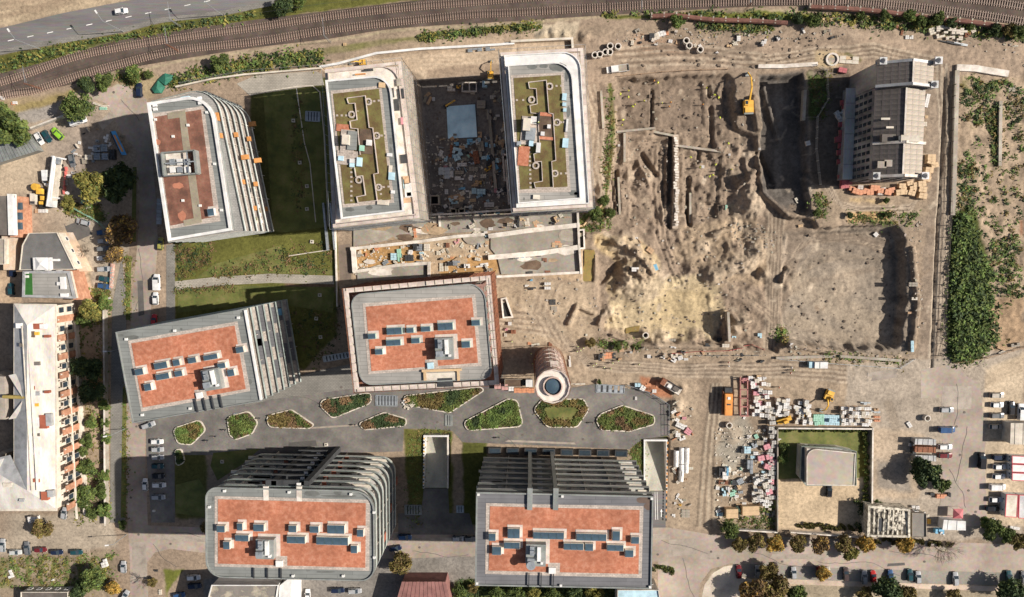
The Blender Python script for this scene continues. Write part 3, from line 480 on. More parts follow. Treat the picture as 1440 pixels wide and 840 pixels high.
sheet('highway', '-700,310 -300,140 0,77 62,65 175,45 225,32 312,22 360,12 420,2 600,-30 600,-95 380,-42 180,1 87,19 0,40 -300,100 -700,250', M_HWY, 0.03)
strip('highway_pavement', '-300,138 0,74 62,62 175,42 225,29 312,19 360,9 420,-2', 1.6, M_PAVE, 0.12)
mk = MB()
for k in range(-4, 17):
    x = 11+k*27.6; y = 57.8-k*5.55+0.06*k; a = P(x, y); b = P(x+8.5, y-1.9); mk.prism([(a.x-.0, a.y+.12), (a.x, a.y-.12), (b.x, b.y-.12), (b.x, b.y+.12)], 0.031, 0.036)
mk.obj('lane_dashes', M_MARK, kind='structure')
sheet('railway_ballast', [P(*q) for q in spline([(-500, 230), (-200, 155), (0, 104), (75, 84), (160, 59), (250, 44), (360, 28), (510, 10), (620, -2), (850, -18), (1080, -22), (1300, -12), (1440, 0), (1700, 30), (2000, 90), (2000, 130), (1700, 70), (1440, 36), (1240, 14), (1080, 9), (845, 22), (720, 30), (560, 40), (460, 55), (360, 67), (250, 84), (160, 100), (105, 118), (0, 139), (-200, 195), (-500, 280)], 5)], M_BALL, 0.1)
sheet('west_street', '190,128 206,140 212,200 220,290 222,340 219,380 213,420 210,470 206,560 204,640 208,740 207,790 209,860 183,860 183,790 180,740 176,640 180,530 186,420 190,380 195,320 197,280 192,200 178,140 150,128 165,118', M_ASPH, 0.02)
sheet('yard_apron', '118,136 152,124 178,118 205,143 208,240 196,240 192,210 172,190 158,160 148,145', M_ASPH, 0.026)
sheet('south_road', '204,739 287,742 560,748 670,748 940,742 1000,752 1440,766 1600,772 1600,808 1440,806 1200,800 1030,792 1000,800 985,820 980,860 925,860 925,790 670,782 560,786 290,778 240,772 218,777 208,790 204,790', M_ASPH, 0.024)
sheet('parking_road', '1030,791 1440,805 1600,808 1600,828 1440,824 1090,816 1033,810', mat('parking_asphalt', (0.26, 0.235, 0.2), (0.22, 0.2, 0.17), scale=0.15), 0.022)
sheet('west_pavement', '158,430 172,360 178,440 175,640 176,735 155,735 156,560', M_PAVE, 0.12)
sheet('lot_road', '1295,520 1345,512 1360,530 1378,540 1384,600 1388,740 1325,740 1325,600 1330,560 1295,560', M_ASPH, 0.02)
sheet('apron_paving', '1090,560 1093,562 1095,565', M_ASPH, 0.02)
sheet('plaza', '183,592 340,560 430,525 492,512 500,548 700,541 748,548 800,546 838,540 880,541 915,552 940,568 940,613 905,617 884,632 650,622 636,606 600,603 568,603 566,635 370,640 295,640 245,640 206,640 205,600', M_PLAZA, 0.03)
sheet('parking_bays', '207,592 245,600 246,735 213,735 206,640', M_PLAZA, 0.036)
sheet('plaza_apron', '430,527 492,512 500,546 380,562 345,572 343,560', M_PAVE, 0.04)
sheet('garden_path', '246,396 300,390 380,385 470,388 470,400 380,398 300,402 246,408', M_PAVEL, 0.06)
sheet('garden_side_path', '234,345 246,343 246,460 234,462', M_PAVE, 0.06)
sheet('lawn_between_blocks', '370,128 455,122 464,180 470,318 400,327 384,325', M_LAWN, 0.03)
sheet('north_concrete_path', '333,118 360,106 444,100 452,104 456,120 440,121 360,133 352,135', M_PAVEL, 0.08)
sheet('south_lawn', '250,408 330,402 470,404 468,440 380,425 250,440', M_LAWN, 0.035)
sheet('garden_lawn', '300,372 395,345 400,372 470,380 470,386 380,384 300,388 275,392', M_LAWN, 0.032)
sheet('house_lawn', '1094,604 1209,604 1209,672 1182,672 1094,673', M_LAWN, 0.03)
sheet('shaded_lawn', '300,637 366,631 342,652 306,676 296,655', M_LAWN, .05); sheet('shaded_lawn', '247,682 280,674 290,690 287,727 247,722', M_LAWN, .05); sheet('alley_paving', '476,345 492,343 494,395 478,395', mat('dark_alley_soil', (0.17, 0.13, 0.1), (0.13, 0.1, 0.08), scale=0.3), 0.02)
sheet('ramp_yard', '560,722 660,722 668,752 560,752', M_PLAZA, 0.028)
sheet('cream_forecourt', '986,842 991,822 1003,806 1018,797 1032,795 1036,810 1070,818 1070,842', mat('cream_gravel', (.6, .52, .42), (.5, .42, .33), scale=.3), .03); sheet('kerb_pavement', '1095,814 1440,826 1440,833 1095,821', mat('pale_kerb_paving', (.55, .43, .33), (.46, .35, .26), scale=.3), .1)
for s_ in ('178,360 185,360 183,450 177,450', '173,545 178,545 177,728 170,728', '187,235 192,235 191,340 185,340'): sheet('green_verge', s_, M_LAWN, .14)
# ramps with edge walls
def ramp(x0, x1, y0, y1, nm, lab, xi0, xi1):
    t = thing(nm, lab, 'ramp', P((x0+x1)/2, (y0+y1)/2)); m = MB(); N = 10
    A = [P(x0, y0), P(x1, y0), P(xi1, y1), P(xi0, y1)]
    for k in range(N):
        u0, u1 = k/N, (k+1)/N; a = A[0].lerp(A[3], u0); b = A[1].lerp(A[2], u0); c = A[1].lerp(A[2], u1); d = A[0].lerp(A[3], u1)
        z0 = -4.0*(1-u0)+0.03; z1 = -4.0*(1-u1)+0.03
        m.face([(a.x, a.y, z0), (b.x, b.y, z0), (c.x, c.y, z1), (d.x, d.y, z1)])
    m.obj('roadway', mat('ramp_concrete', (0.4, 0.38, 0.31), (0.33, 0.31, 0.26), scale=0.2), t)
    for i, (a, b) in enumerate(((A[0], A[3]), (A[1], A[2]))):
        w = MB(); s = 1 if i else -1; w.prism([(a.x, a.y), (b.x, b.y), (b.x+s*0.5, b.y), (a.x+s*0.5, a.y)], -5, 0.7); w.obj('side_wall', M_CONCL if i else M_WHITE, t)
    w = MB(); w.prism([(A[0].x-.5, A[0].y+.02), (A[1].x+.5, A[1].y+.02), (A[1].x+.5, A[1].y+.6), (A[0].x-.5, A[0].y+.6)], -5, 0.72); w.obj('end_wall', M_WHITE, t)
    return t, A
t, A = ramp(598, 629, 614, 686, 'underground_ramp', 'grey sunken car ramp with yellow and black edge marks between the two southern blocks', 597, 629)
q = MB()
for k in range(16): p = A[0].lerp(A[3], (k+.5)/16); q.box((p.x-.25, p.y, .72), (.4, .55, .06), m=k % 2)
q.obj('hazard_stripes', [M_YEL, M_BLK], t, kind='stuff')
t, A = ramp(907, 936, 620, 690, 'underground_ramp', 'sunken car ramp with orange and black edge stripe beside the material yard', 907, 936)
q = MB()
for k in range(26):
    u = (k+.5)/26; p = P(938.5+(936-938.5)*u, 620+112*u); q.box((p.x, p.y, .76), (.4, .75, .08), m=k % 2)
q.obj('hazard_stripes', [M_ORNG, M_BLK], t, kind='stuff')
for px_, y0, y1, z in ((924, 640, 732, 0.05),):
    m = MB(); a = P(px_, y0); b = P(px_+3, y1); m.prism([(a.x-.15, -88.0+0), (b.x-.15, b.y), (b.x+.15, b.y), (a.x+.15, -88.0)], 0.04, 0.06) if False else None
sheet('ramp_mouth', '906,691 937,691 936,742 908,742', M_HWY, 0.03); sheet('ramp_mouth', '596,687 630,687 633,745 590,745', M_PLAZA, 0.034)
def arrow(px_, py_, L=2.6):
    p = P(px_, py_); m = MB(); m.prism([(p.x-.12, p.y-L/2), (p.x+.12, p.y-L/2), (p.x+.12, p.y+L*.2), (p.x-.12, p.y+L*.2)], 0.036, 0.042); m.prism([(p.x-.4, p.y+L*.2), (p.x+.4, p.y+L*.2), (p.x, p.y+L*.6)], 0.036, 0.042); m.obj('painted_arrow', M_MARK, kind='structure')
arrow(930, 722)
m = MB()
for a, b in (((921, 692), (922, 731)), ((924, 692), (925, 731))): a = P(*a); b = P(*b); m.prism([(a.x-.08, a.y), (a.x+.08, a.y), (b.x+.08, b.y), (b.x-.08, b.y)], 0.036, 0.042)
m.obj('painted_lane_lines', M_MARK, kind='structure')

# repairs, covers and cracks in the paving
def decal(name, x, y, w, h, m, z=.034, deg=0):
    p = P(x, y); mb = MB(); q = [Vector((a, b, 0)) for a, b in ((-w, -h), (w, -h*.9), (w*.95, h), (-w*.9, h))]; R = Matrix.Rotation(math.radians(deg), 3, 'Z'); mb.prism([((p+R @ v).x, (p+R @ v).y) for v in q], .0, z); mb.obj(name, m, kind='structure')
PD = mat('fresh_asphalt_patch', (.105, .098, .092), (.085, .08, .075), scale=.4); PLT = mat('worn_asphalt_patch', (.34, .29, .24), (.27, .23, .19), scale=.4)
for x, y, w, h, m, d in ((196,790,2.6,7,PLT,0),(1402,0,1,1,PD,0),(630,590,1.2,2,PD,0),(600,760,9,1.0,PLT,0),(250,757,10,.9,PLT,-3),(960,770,5,3,PLT,5),(1000,781,4,1.5,PLT,0),(1120,783,9,.9,PLT,0),(1260,794,3,.5,PD,4),(1345,560,5,4,PLT,0),(1335,700,3,6,PLT,0),(760,622,12,.35,PLT,-2),(470,600,8,.3,PLT,4),(700,528,3,1,PLT,0),(150,170,3,1.4,PLT,40),(198,420,1.0,6,PD,0),(205,520,.8,9,PLT,-2),(110,325,4,3,PD,20),(880,600,3,1.4,PLT,0),(425,625,5,1,PD,5),(1240,528,5,1.5,PLT,8),(930,755,3,1,PLT,0)):
    if x != 1402: decal('asphalt_patch', x, y, w, h, m, .045 if 210 < x < 940 and y < 640 else .036, d)
cv = MB(); cv.tube((0, 0, 0), (0, 0, .05), .42, 10); cvm = cv.mesh('manhole_cover', M_LEAD) if 'M_LEAD' in globals() else None
for x, y in ((193,250),(200,440),(192,600),(184,700),(195,752),(240,765),(590,770),(1000,776),(925,780),(1010,605+180),(395,616),(560,620),(615,594),(735,612),(820,618),(900,612),(1345,600),(1350,640),(1362,690),(1356,580),(1372,720),(160,130),(1100,790),(1300,790),(700,560),(480,545)): g = P(x, y); link('manhole_cover', cvm, None, (g.x, g.y, .03), kind='structure')
ck = random.Random(6); mb = MB()
for x0, y0, L, dr in ((930,760,70,.2),(960,785,60,1.2),(1050,775,110,.1),(1150,790,120,.05),(1250,775,80,.3),(240,750,45,.1),(215,765,50,.9),(580,775,80,.05),(1345,540,60,1.5),(1360,600,80,1.6),(1335,660,60,1.3),(90,315,40,.9),(170,140,40,1.1),(195,350,90,1.6),(200,500,70,1.55),(400,555,60,.2),(690,600,60,.4),(870,560,40,.9)):
    a = Vector((x0, y0)); d = dr
    for k in range(int(L/4)):
        d += ck.uniform(-.5, .5)*.6; d = dr+(d-dr)*.8; b = a+Vector((math.cos(d), math.sin(d)))*4; p, q = P(*a), P(*b); n_ = Vector((p.y-q.y, q.x-p.x, 0)).normalized()*.07; mb.prism([((v).x, (v).y) for v in (p-n_, q-n_, q+n_, p+n_)], .0, .052); a = b
mb.obj('pavement_cracks', PD, kind='structure')
# ================================================================ buildings
_wm = {}
def win_mesh(w, h, frame=M_GREYM, glass=M_GLASS):
    k = (round(w, 1), round(h, 1), frame.name)
    if k not in _wm:
        m = MB(); f = .09
        m.box((0, 0, 0), (w-2*f, .06, h-2*f), m=1); m.box((0, -.05, h/2-f/2), (w, .16, f)); m.box((0, -.05, -h/2+f/2), (w, .16, f)); m.box((-w/2+f/2, -.05, 0), (f, .16, h-2*f)); m.box((w/2-f/2, -.05, 0), (f, .16, h-2*f))
        _wm[k] = m.mesh('window', [frame, glass])
    return _wm[k]
def faces_cam(a, b, ccw):
    n = Vector((b[1]-a[1], a[0]-b[0])) if ccw else Vector((a[1]-b[1], b[0]-a[0])); mid = Vector(((a[0]+b[0])/2, (a[1]+b[1])/2)); return n.normalized().dot(-mid) > 2
def area(p): return sum(p[i][0]*p[(i+1) % len(p)][1]-p[(i+1) % len(p)][0]*p[i][1] for i in range(len(p)))
def edges(poly):
    ccw = area(poly) > 0
    for i in range(len(poly)):
        a = poly[i]; b = poly[(i+1) % len(poly)]
        yield i, a, b, faces_cam(a, b, ccw), ccw
def windows(t, poly, z, w, h, pitch, name='window', frame=M_GREYM, allsides=False, skip=None, off=.06, parts=None):
    for i, a, b, vis, ccw in edges(poly):
        L = math.dist(a, b)
        if L < pitch or not (vis or allsides): continue
        n = int(L/pitch); r = math.atan2(b[1]-a[1], b[0]-a[0])+(0 if ccw else PI); nx, ny = math.sin(r), -math.cos(r); o = WL[t.name]
        for k in range(n):
            if skip and skip(i, k, n): continue
            u = (k+.5)/n; link(name, win_mesh(w, h, frame), t, (a[0]+(b[0]-a[0])*u+nx*off-o[0], a[1]+(b[1]-a[1])*u+ny*off-o[1], z-o[2]), r)
def prism_part(t, name, poly, z0, z1, m, label=None, kind=None): mb = MB(); mb.prism([(p[0], p[1]) for p in poly], z0, z1); return mb.obj(name, m, t, label=label, kind=kind)
def ring_part(t, name, po, pi, z0, z1, m): mb = MB(); mb.ring(po, pi, z0, z1); return mb.obj(name, m, t)
def box_part(t, name, c, d, rz, m, label=None): mb = MB(); mb.box(c, d, rz); return mb.obj(name, m, t, label=label)
def sky_light(t, cx, cy, w, h, z, rz, frame, surround=True, dx=0.3, dy=0.28, hgt=1.3, npan=0):
    if surround: box_part(t, 'paver_surround', (cx+math.cos(rz)*dx+math.sin(rz)*-dy, cy+math.sin(rz)*dx+math.cos(rz)*dy, z+.165+random.random()*.04), (w+.85, h+.8, .1), rz, M_PINKC)
    s = box_part(t, 'skylight', (cx, cy, z+hgt/2), (w, h, hgt), rz, frame); n = npan or max(1, int(w/2.0+.3)); o = WL[t.name]; pw = (w-.16)/n
    m = MB(); m.box((0, 0, 0), (pw-.09, h-.16, .1)); me = m.mesh('glass_panel', M_SKYL)
    for k in range(n):
        u = -w/2+.08+pw*(k+.5); link('glass_panel', me, s, (cx+math.cos(rz)*u-o[0], cy+math.sin(rz)*u-o[1], z+hgt+.04-o[2]), rz)
def plant_room(t, cx, cy, w, h, z, rz, hgt=2.4, dish=False):
    box_part(t, 'paver_surround', (cx+.5, cy+.3, z+.16), (w+1.3, h+1.0, .1), rz, M_PINKC)
    b = box_part(t, 'plant_room', (cx, cy, z+hgt/2), (w, h, hgt), rz, M_GREYM)
    R = Matrix.Rotation(rz, 3, 'Z'); f = lambda u, v, zz: (Vector((cx, cy, zz))+R @ Vector((u, v, 0)))
    for (u, v, a, c, hh, mm, nm) in ((-.2*w, .25*h, 1.2, 2.6, .9, M_STEEL, 'air_duct'), (.15*w, .1*h, 1.0, 4.2, .7, M_WHITE, 'air_duct'), (-.25*w, -.2*h, 2.0, 1.6, 1.1, M_STEEL, 'cooling_unit'), (.3*w, -.3*h, .7, .7, .8, M_WHITE, 'roof_vent')):
        p = f(u, v, z+hgt+hh/2); mb = MB(); mb.box(p, (a, c, hh), rz); mb.obj(nm, mm, b)
    mb = MB(); p = f(-.1*w, .3*h, z+hgt); mb.tube(p, p+Vector((0, 0, 3.2)), .12, 6); mb.tube(p+Vector((-.6, 0, 2.6)), p+Vector((.6, 0, 2.6)), .05, 4); mb.obj('antenna_mast', M_STEEL, b)
    if dish:
        p = f(-.25*w, -.38*h, z+hgt+1.2); mb = MB(); mb.tube(p, p+Vector((0, 0, .25)), 1.1, 14, r2=1.3); mb.tube(p-Vector((0, 0, 1.2)), p, .1, 5); mb.obj('dish_antenna', M_STEEL, b)
def vents(t, pts, z, k, ox, oy):
    m = MB(); m.box((0, 0, .3), (.7, .7, .6)); me = m.mesh('roof_vent', M_WHITE)
    for p in PP(pts, z, k, ox, oy): o = WL[t.name]; link('roof_vent', me, t, (p.x-o[0], p.y-o[1], z-o[2]))
def stains(t, rects, z, k, ox, oy, rz=0, m=None):
    rr = random.Random(3)
    for (x0, y0, x1, y1) in rects:
        a = P(ox+x0/k, oy+y0/k, z); b = P(ox+x1/k, oy+y1/k, z); n = 14
        c = (a+b)/2; w = abs(b.x-a.x)/2; h = abs(a.y-b.y)/2; mb = MB()
        mb.prism([(c.x+w*math.cos(2*PI*i/n)*(.8+.4*rr.random()), c.y+h*math.sin(2*PI*i/n)*(.8+.4*rr.random())) for i in range(n)], z-.05, z+.012)
        mb.obj('damp_stain', m or cmat('damp_membrane', (.13, .135, .125)), t)
def balcony_block(t, base, radii, z0, z1, n, depth, rail=M_RAIL, slab=M_WHITE, deck=M_DECK, wallm=M_DARK, wp=2.6, gap_step=None, slabt=.45, fins=True, rh=1.0):
    """storeys of projecting balcony slabs round a recessed glazed core"""
    H = (z1-z0)/n
    for i in range(n):
        zz = z0+H*i; q = base if gap_step is None else inset(base, [-(g*(n-1-i)) for g in gap_step])
        core = inset(q, depth); 
        prism_part(t, 'wall', core, zz, zz+H-slabt, wallm)
        windows(t, core, zz+H*.5-.1, wp*.82, H*.62, wp)
        out = rounded(q, radii); mb = MB(); mb.prism(out, zz+H-slabt, zz+H-.02, m=0, mt=1); mb.obj('balcony_slab', [slab, deck], t)
        if i < n-1 or True:
            ins = inset(out, .09); ring_part(t, 'railing', out, ins, zz+H-.02, zz+H+rh, rail)
            ring_part(t, 'slab_edge', inset(out, -.04), out, zz+H-slabt, zz+H+.12, slab)
        if fins:
            mb = MB(); ww = 0
            for e, a, b, vis, ccw in edges(core):
                L = math.dist(a, b)
                if L < 8 or not vis or depth[e] < .8: continue
                r = math.atan2(b[1]-a[1], b[0]-a[0])+(0 if ccw else PI)
                for k in range(1, int(L/7.8)):
                    u = k*7.8/L; mb.box((a[0]+(b[0]-a[0])*u+math.sin(r)*depth[e]*.42, a[1]+(b[1]-a[1])*u-math.cos(r)*depth[e]*.42, zz+(H-slabt)/2), (.15, depth[e]*.8, H-slabt), r); ww = 1
            if ww: mb.obj('balcony_divider', M_CREAM, t)
def at_roof(s, z, k, ox, oy): return [(p.x, p.y) for p in PP(s, z, k, ox, oy)]
def skl(t, rects, z, k, ox, oy, rz, frame, **kw):
    for x0, y0, x1, y1 in rects:
        a = P(ox+x0/k, oy+y0/k, z+1.3); b = P(ox+x1/k, oy+y1/k, z+1.3); c = (a+b)/2; w = abs(b.x-a.x); h = abs(a.y-b.y)
        cr, sr = abs(math.cos(rz)), abs(math.sin(rz)); w2 = (w-h*sr*.5)*1.06; h2 = (h-w*sr*.35)*1.06; sky_light(t, c.x, c.y, max(w2, 1.2), max(h2, 1.2), z, rz, frame, **kw)
def edge_ang(p, i=0): a, b = p[i], p[i+1]; return math.atan2(b[1]-a[1], b[0]-a[0])

# ---- south-west tower block (orange roof, stacked balconies)
H6 = 37.0; K6 = dict(k=4, ox=280, oy=615)
foot = at_roof('38,278 985,300 990,808 40,785', H6, 4, 280, 615)
t = thing('office_building', 'long orange-roofed block at the bottom left, rounded corners, dark balconies on its north side', 'office building', (sum(p[0] for p in foot)/4, sum(p[1] for p in foot)/4, 0))
body = inset(foot, 0.0); balcony_block(t, body, [5, 5, 4, 5], 0, 34.4, 7, [2.6, 1.8, .5, .5], slab=M_SLABG, deck=M_SLABG, wallm=M_CONC)
out = rounded(foot, [3.4, 6, 4, 5]); prism_part(t, 'wall', inset(out, 1.2), 34.4, H6-.5, M_CREAM); prism_part(t, 'roof', out, H6-.5, H6, M_MEMB); ring_part(t, 'parapet', out, inset(out, .35), H6-.7, H6+.45, M_GREYM)
prism_part(t, 'paver_border', at_roof('88,330 960,352 957,752 88,727', H6, 4, 280, 615), H6-.1, H6+.07, M_PEB); prism_part(t, 'roof_planting', at_roof('107,348 938,370 935,733 107,710', H6, 4, 280, 615), H6-.1, H6+.16, M_SED_R)
R6 = edge_ang(foot); skl(t, [(98,498,145,535),(212,485,245,525),(305,490,365,530),(203,550,278,585),(135,588,173,630),(503,497,548,535),(622,500,673,538),(722,495,817,543),(495,558,595,598),(663,562,835,607),(888,520,925,560),(853,610,890,652)], H6, 4, 280, 615, R6, M_CREAM)
p = P(280+372/4, 615+628/4, H6+2); plant_room(t, p.x, p.y, 5.2, 5.8, H6, R6); p = P(280+455/4, 615+706/4, H6); box_part(t, 'paver_surround', (p.x+.5, p.y+.5, H6+.1), (3.4, 3.2, .25), R6, M_PEB); box_part(t, 'roof_hatch', (p.x, p.y, H6+.4), (2, 1.8, .8), R6, M_WHITE)
vents(t, '145,300 60,390 508,307 855,318 985,420 987,673 530,777 812,777', H6, 4, 280, 615)
stains(t, [(595,300,680,335),(690,322,880,340),(755,298,800,325),(965,400,980,610),(655,750,765,765),(72,335,84,360),(600,747,625,755)], H6, 4, 280, 615)
for (x, w) in ((375, 24), (562, 24)):       # two dark slots that cut the north side
    a = P(280+x/4, 615+285/4, H6); 
    box_part(t, 'service_shaft', (a.x, a.y+.35-2.2, H6-.1), (1.5, 4.6, .5), R6, M_CONCL); box_part(t, 'service_shaft', (a.x+1.5, a.y+.2, 17.5), (1.5, 2.2, 34.5), R6, M_DARK, 'dark vertical shaft')
c0 = P(280+470/4, 615+290/4, H6)
for i in range(7):
    box_part(t, 'infill_panel', (c0.x-1, c0.y+1.2-1.4, 34.4/7*(i+1)-.1), (9.6, 4.0, .9), R6, M_DARK, 'charcoal middle bay panel'); box_part(t, 'roof_vent', (c0.x+1+.5*i, c0.y+.7, 34.4/7*(i+1)+.5), (1.2, .7, .3), R6, M_WHITE)
def at_edge(poly, e, u, d, z):
    a = Vector(poly[e]); b = Vector(poly[(e+1) % len(poly)]); ccw = area(poly) > 0; r = math.atan2(b.y-a.y, b.x-a.x)+(0 if ccw else PI); q = a.lerp(b, u); return (q.x+math.sin(r)*d, q.y-math.cos(r)*d, z), r
rr = random.Random(5)
for i in range(6):
    z = 34.4/7*(i+1)
    for u, m in ((.12+.02*i, M_CREAM), (.3, M_RUST if i % 2 else M_CREAM), (.66, M_RUST), (.78, M_CREAM), (.88, M_CREAM), (.72, M_CREAM), (.06, M_CREAM), (.22, M_CREAM)):
        if .38 < u < .6: continue
        c, r = at_edge(body, 0, u+rr.uniform(-.02, .02), -1.25, z+.25); box_part(t, 'balcony_screen' if m is M_CREAM else 'rust_screen', c, (rr.uniform(3.2, 6.5) if m is M_CREAM else 1.3, .9 if m is M_CREAM else 2.2, .5), r, m, None if m is M_CREAM else 'rust red screen')
    if i in (0, 2, 4):
        c, r = at_edge(body, 1, .35+.1*i, -.3, z-2.6); box_part(t, 'rust_screen', c, (2.4, .5, 3.0), r, M_RUST, 'rust red screen')
# entrance canopy on the south side
c, r = at_edge(foot, 2, .62, -.2, H6-.4)
for k in range(3): box_part(t, 'canopy_beam', (c[0]-4.5+k*4, c[1]+1.6, H6+.6), (.3, 3, .3), R6, M_DARK)
# ---- south-east tower block
H7 = 37.0
foot = at_roof('34,320 905,340 896,797 28,780', H7, 3.5, 660, 600)
t = thing('office_building', 'square-cornered orange-roofed block at the bottom centre with two grey facade ribs', 'office building', (sum(p[0] for p in foot)/4, sum(p[1] for p in foot)/4, 0))
balcony_block(t, foot, 0.0, 0, 34.4, 7, [2.6, 1.4, .5, .5], slab=M_SLABG, deck=M_SLABG, wallm=M_CONC, rail=M_GREYM)
prism_part(t, 'wall', inset(foot, 1.2), 34.4, H7-.5, M_CREAM); prism_part(t, 'roof', foot, H7-.5, H7, M_MEMBD); ring_part(t, 'parapet', foot, inset(foot, .4), H7-.7, H7+.45, M_GREYM)
prism_part(t, 'paver_border', at_roof('82,377 857,392 848,745 78,725', H7, 3.5, 660, 600), H7-.1, H7+.07, M_PEB); prism_part(t, 'roof_planting', at_roof('102,392 838,410 832,725 95,708', H7, 3.5, 660, 600), H7-.1, H7+.16, M_SED_R)
R7 = edge_ang(foot); skl(t, [(95,527,130,563),(190,503,248,550),(172,570,248,602),(113,592,157,632),(318,520,463,555),(530,527,672,563),(705,515,742,562),(798,543,836,577),(467,575,560,608),(570,577,610,612),(680,582,758,613),(768,608,808,643)], H7, 3.5, 660, 600, R7, M_CREAM)
p = P(660+328/3.5, 600+632/3.5, H7+2); plant_room(t, p.x, p.y, 5.6, 6.4, H7, R7, dish=True); p = P(660+408/3.5, 600+704/3.5, H7); box_part(t, 'paver_surround', (p.x+.5, p.y+.5, H7+.08), (3.4, 3.2, .25), R7, M_PEB); box_part(t, 'roof_hatch', (p.x, p.y, H7+.4), (2, 1.8, .8), R7, M_WHITE)
vents(t, '45,332 458,341 897,352 38,768 450,779 888,786', H7, 3.5, 660, 600)
stains(t, [(825,345,900,380),(860,375,900,410)], H7, 3.5, 660, 600, m=cmat('brown_damp_membrane', (.12, .08, .06)))
for x in (298, 425):
    a = P(660+x/3.5, 600+345/3.5, H7); box_part(t, 'facade_rib', (a.x, a.y+1.7, 18.8), (1.1, 1.5, 37.4), R7, M_GREYM); box_part(t, 'facade_rib', (a.x, a.y-.5, H7+.35), (1.5, 6.4, .7), R7, M_GREYM)
rr = random.Random(9)
for i in range(6):
    z = 34.4/7*(i+1)
    for k in range(7):
        u = (.95, .72, .5 if i != 2 else .6, .08, .17, .86, .63)[k]+rr.uniform(-.05, .02); c, r = at_edge(foot, 0, u, -1.3, z+.25); box_part(t, 'balcony_screen', c, (rr.uniform(3, 6.5), .7, .5), r, M_CREAM)
    for u in (.14, .55, .82):
        c, r = at_edge(foot, 0, u+.006*(6-i), -1.2, z+.1); box_part(t, 'balcony_divider', c, (.9, 2.2, .2), r, M_CONC)
    c, r = at_edge(foot, 0, .365, -1.0, z+.3); box_part(t, 'roof_vent', c, (1.6, .5, .4), r, M_WHITE)
for k in range(3):
    a = P(660+(293+k*60)/3.5, 600+742/3.5, H7); box_part(t, 'canopy_beam', (a.x, a.y-.5, H7+.6), (.3, 4, .3), R7, M_DARK)
for k in range(8):
    c, r = at_edge(foot, 0, .07+.12*k, 1.2, .7); box_part(t, 'ground_floor_skylight', c, (4.2, 2.2, 1.4), r, M_DARK); c = (c[0], c[1], 1.43); box_part(t, 'glass_panel', c, (3.4, 1.5, .06), r, M_GLASS)
# ---- central block (orange roof, scaffold walkway round it)
H5 = 32.0
foot = at_roof('55,195 890,120 940,720 118,762', H5, 4.42, 480, 370)
t = thing('office_building', 'orange-roofed block in the middle wrapped in a pale scaffold walkway', 'office building', (sum(p[0] for p in foot)/4, sum(p[1] for p in foot)/4, 0))
prism_part(t, 'wall', inset(foot, .5), 0, H5-.5, M_BRKD); out = rounded(foot, [3.5, 5, 3, 4]); prism_part(t, 'roof', out, H5-.5, H5, M_MEMBL); ring_part(t, 'parapet', out, inset(out, .3), H5-.6, H5+.3, M_GREYM)
for i in range(7): windows(t, inset(foot, .5), 3+i*4.2, 1.5, 2.3, 3.2, frame=M_CONC)
prism_part(t, 'paver_border', at_roof('132,252 832,195 872,640 168,692', H5, 4.42, 480, 370), H5-.1, H5+.07, M_PEB); prism_part(t, 'roof_planting', at_roof('152,272 812,215 850,620 188,672', H5, 4.42, 480, 370), H5-.1, H5+.14, M_SED_R)
R5 = edge_ang(foot); FR5 = cmat('pale_green_frame', (.38, .5, .44)); skl(t, [(165,440,213,473),(283,402,375,445),(405,403,450,435),(495,395,553,427),(600,372,692,418),(280,477,368,515),(435,467,487,500),(210,535,257,570),(810,355,862,390),(748,487,800,527)], H5, 4.42, 480, 370, R5*.6, FR5)
p = P(480+640/4.42, 370+533/4.42, H5+2); plant_room(t, p.x, p.y, 5.2, 6.3, H5, R5*.5); p = P(480+556/4.42, 370+636/4.42, H5); box_part(t, 'paver_surround', (p.x+.3, p.y+.3, H5+.08), (3.6, 3.0, .25), R5, M_PEB); box_part(t, 'roof_hatch', (p.x, p.y, H5+.4), (1.8, 1.8, .8), R5, M_LBLUE)
sc = inset(foot, -1.9); sci = inset(foot, -.5)
for i in range(6):
    z = 5.5+i*5.2; ring_part(t, 'scaffold_deck', sc, sci, z, z+.15, M_PINKC if i == 5 else M_RUSTY)
me = (lambda m: (m.box((0, 0, 0), (2.3, 1.25, .16)), m.mesh('scaffold_board', M_PINKC))[1])(MB())
for e, a, b, vis, ccw in edges(inset(foot, -1.2)):
    L = math.dist(a, b); n = int(L/2.5); r = math.atan2(b[1]-a[1], b[0]-a[0])
    for k in range(n):
        if e == 0 and .44 < k/n < .54: continue
        u = (k+.5)/n; link('scaffold_board', me, t, (a[0]+(b[0]-a[0])*u-t.location.x, a[1]+(b[1]-a[1])*u-t.location.y, 31.86+random.uniform(0, .06)), r)
mb = MB()
for e, a, b, vis, ccw in edges(sc):
    L = math.dist(a, b); n = int(L/2.5)
    for k in range(n+1): q = (a[0]+(b[0]-a[0])*k/n, a[1]+(b[1]-a[1])*k/n); mb.tube((q[0], q[1], 0), (q[0], q[1], 33.2), .06, 4)
    for z in (33.1, 32.5, 26.5, 21, 16): mb.tube((*a, z), (*b, z), .05, 4)
mb.obj('scaffold_poles', M_RUSTY, t, kind='stuff')
box_part(t, 'timber_frame', (*at_roof('625,665', H5, 4.42, 480, 370)[0], H5+.4), (11.5, .7, .7), R5*.4, M_SANDB); 
for x in (520, 728): box_part(t, 'timber_frame', (*at_roof('%d,695' % x, H5, 4.42, 480, 370)[0], H5+.35), (.7, 3.2, .6), R5*.4, M_SANDB)
box_part(t, 'stair_opening', (*at_roof('645,742', H5, 4.42, 480, 370)[0], H5-.2), (4.4, 2.6, .8), R5*.4, M_DARK); box_part(t, 'timber_board', (*at_roof('625,705', H5, 4.42, 480, 370)[0], H5+.1), (9, 2.2, .15), R5*.4, M_CREAM)
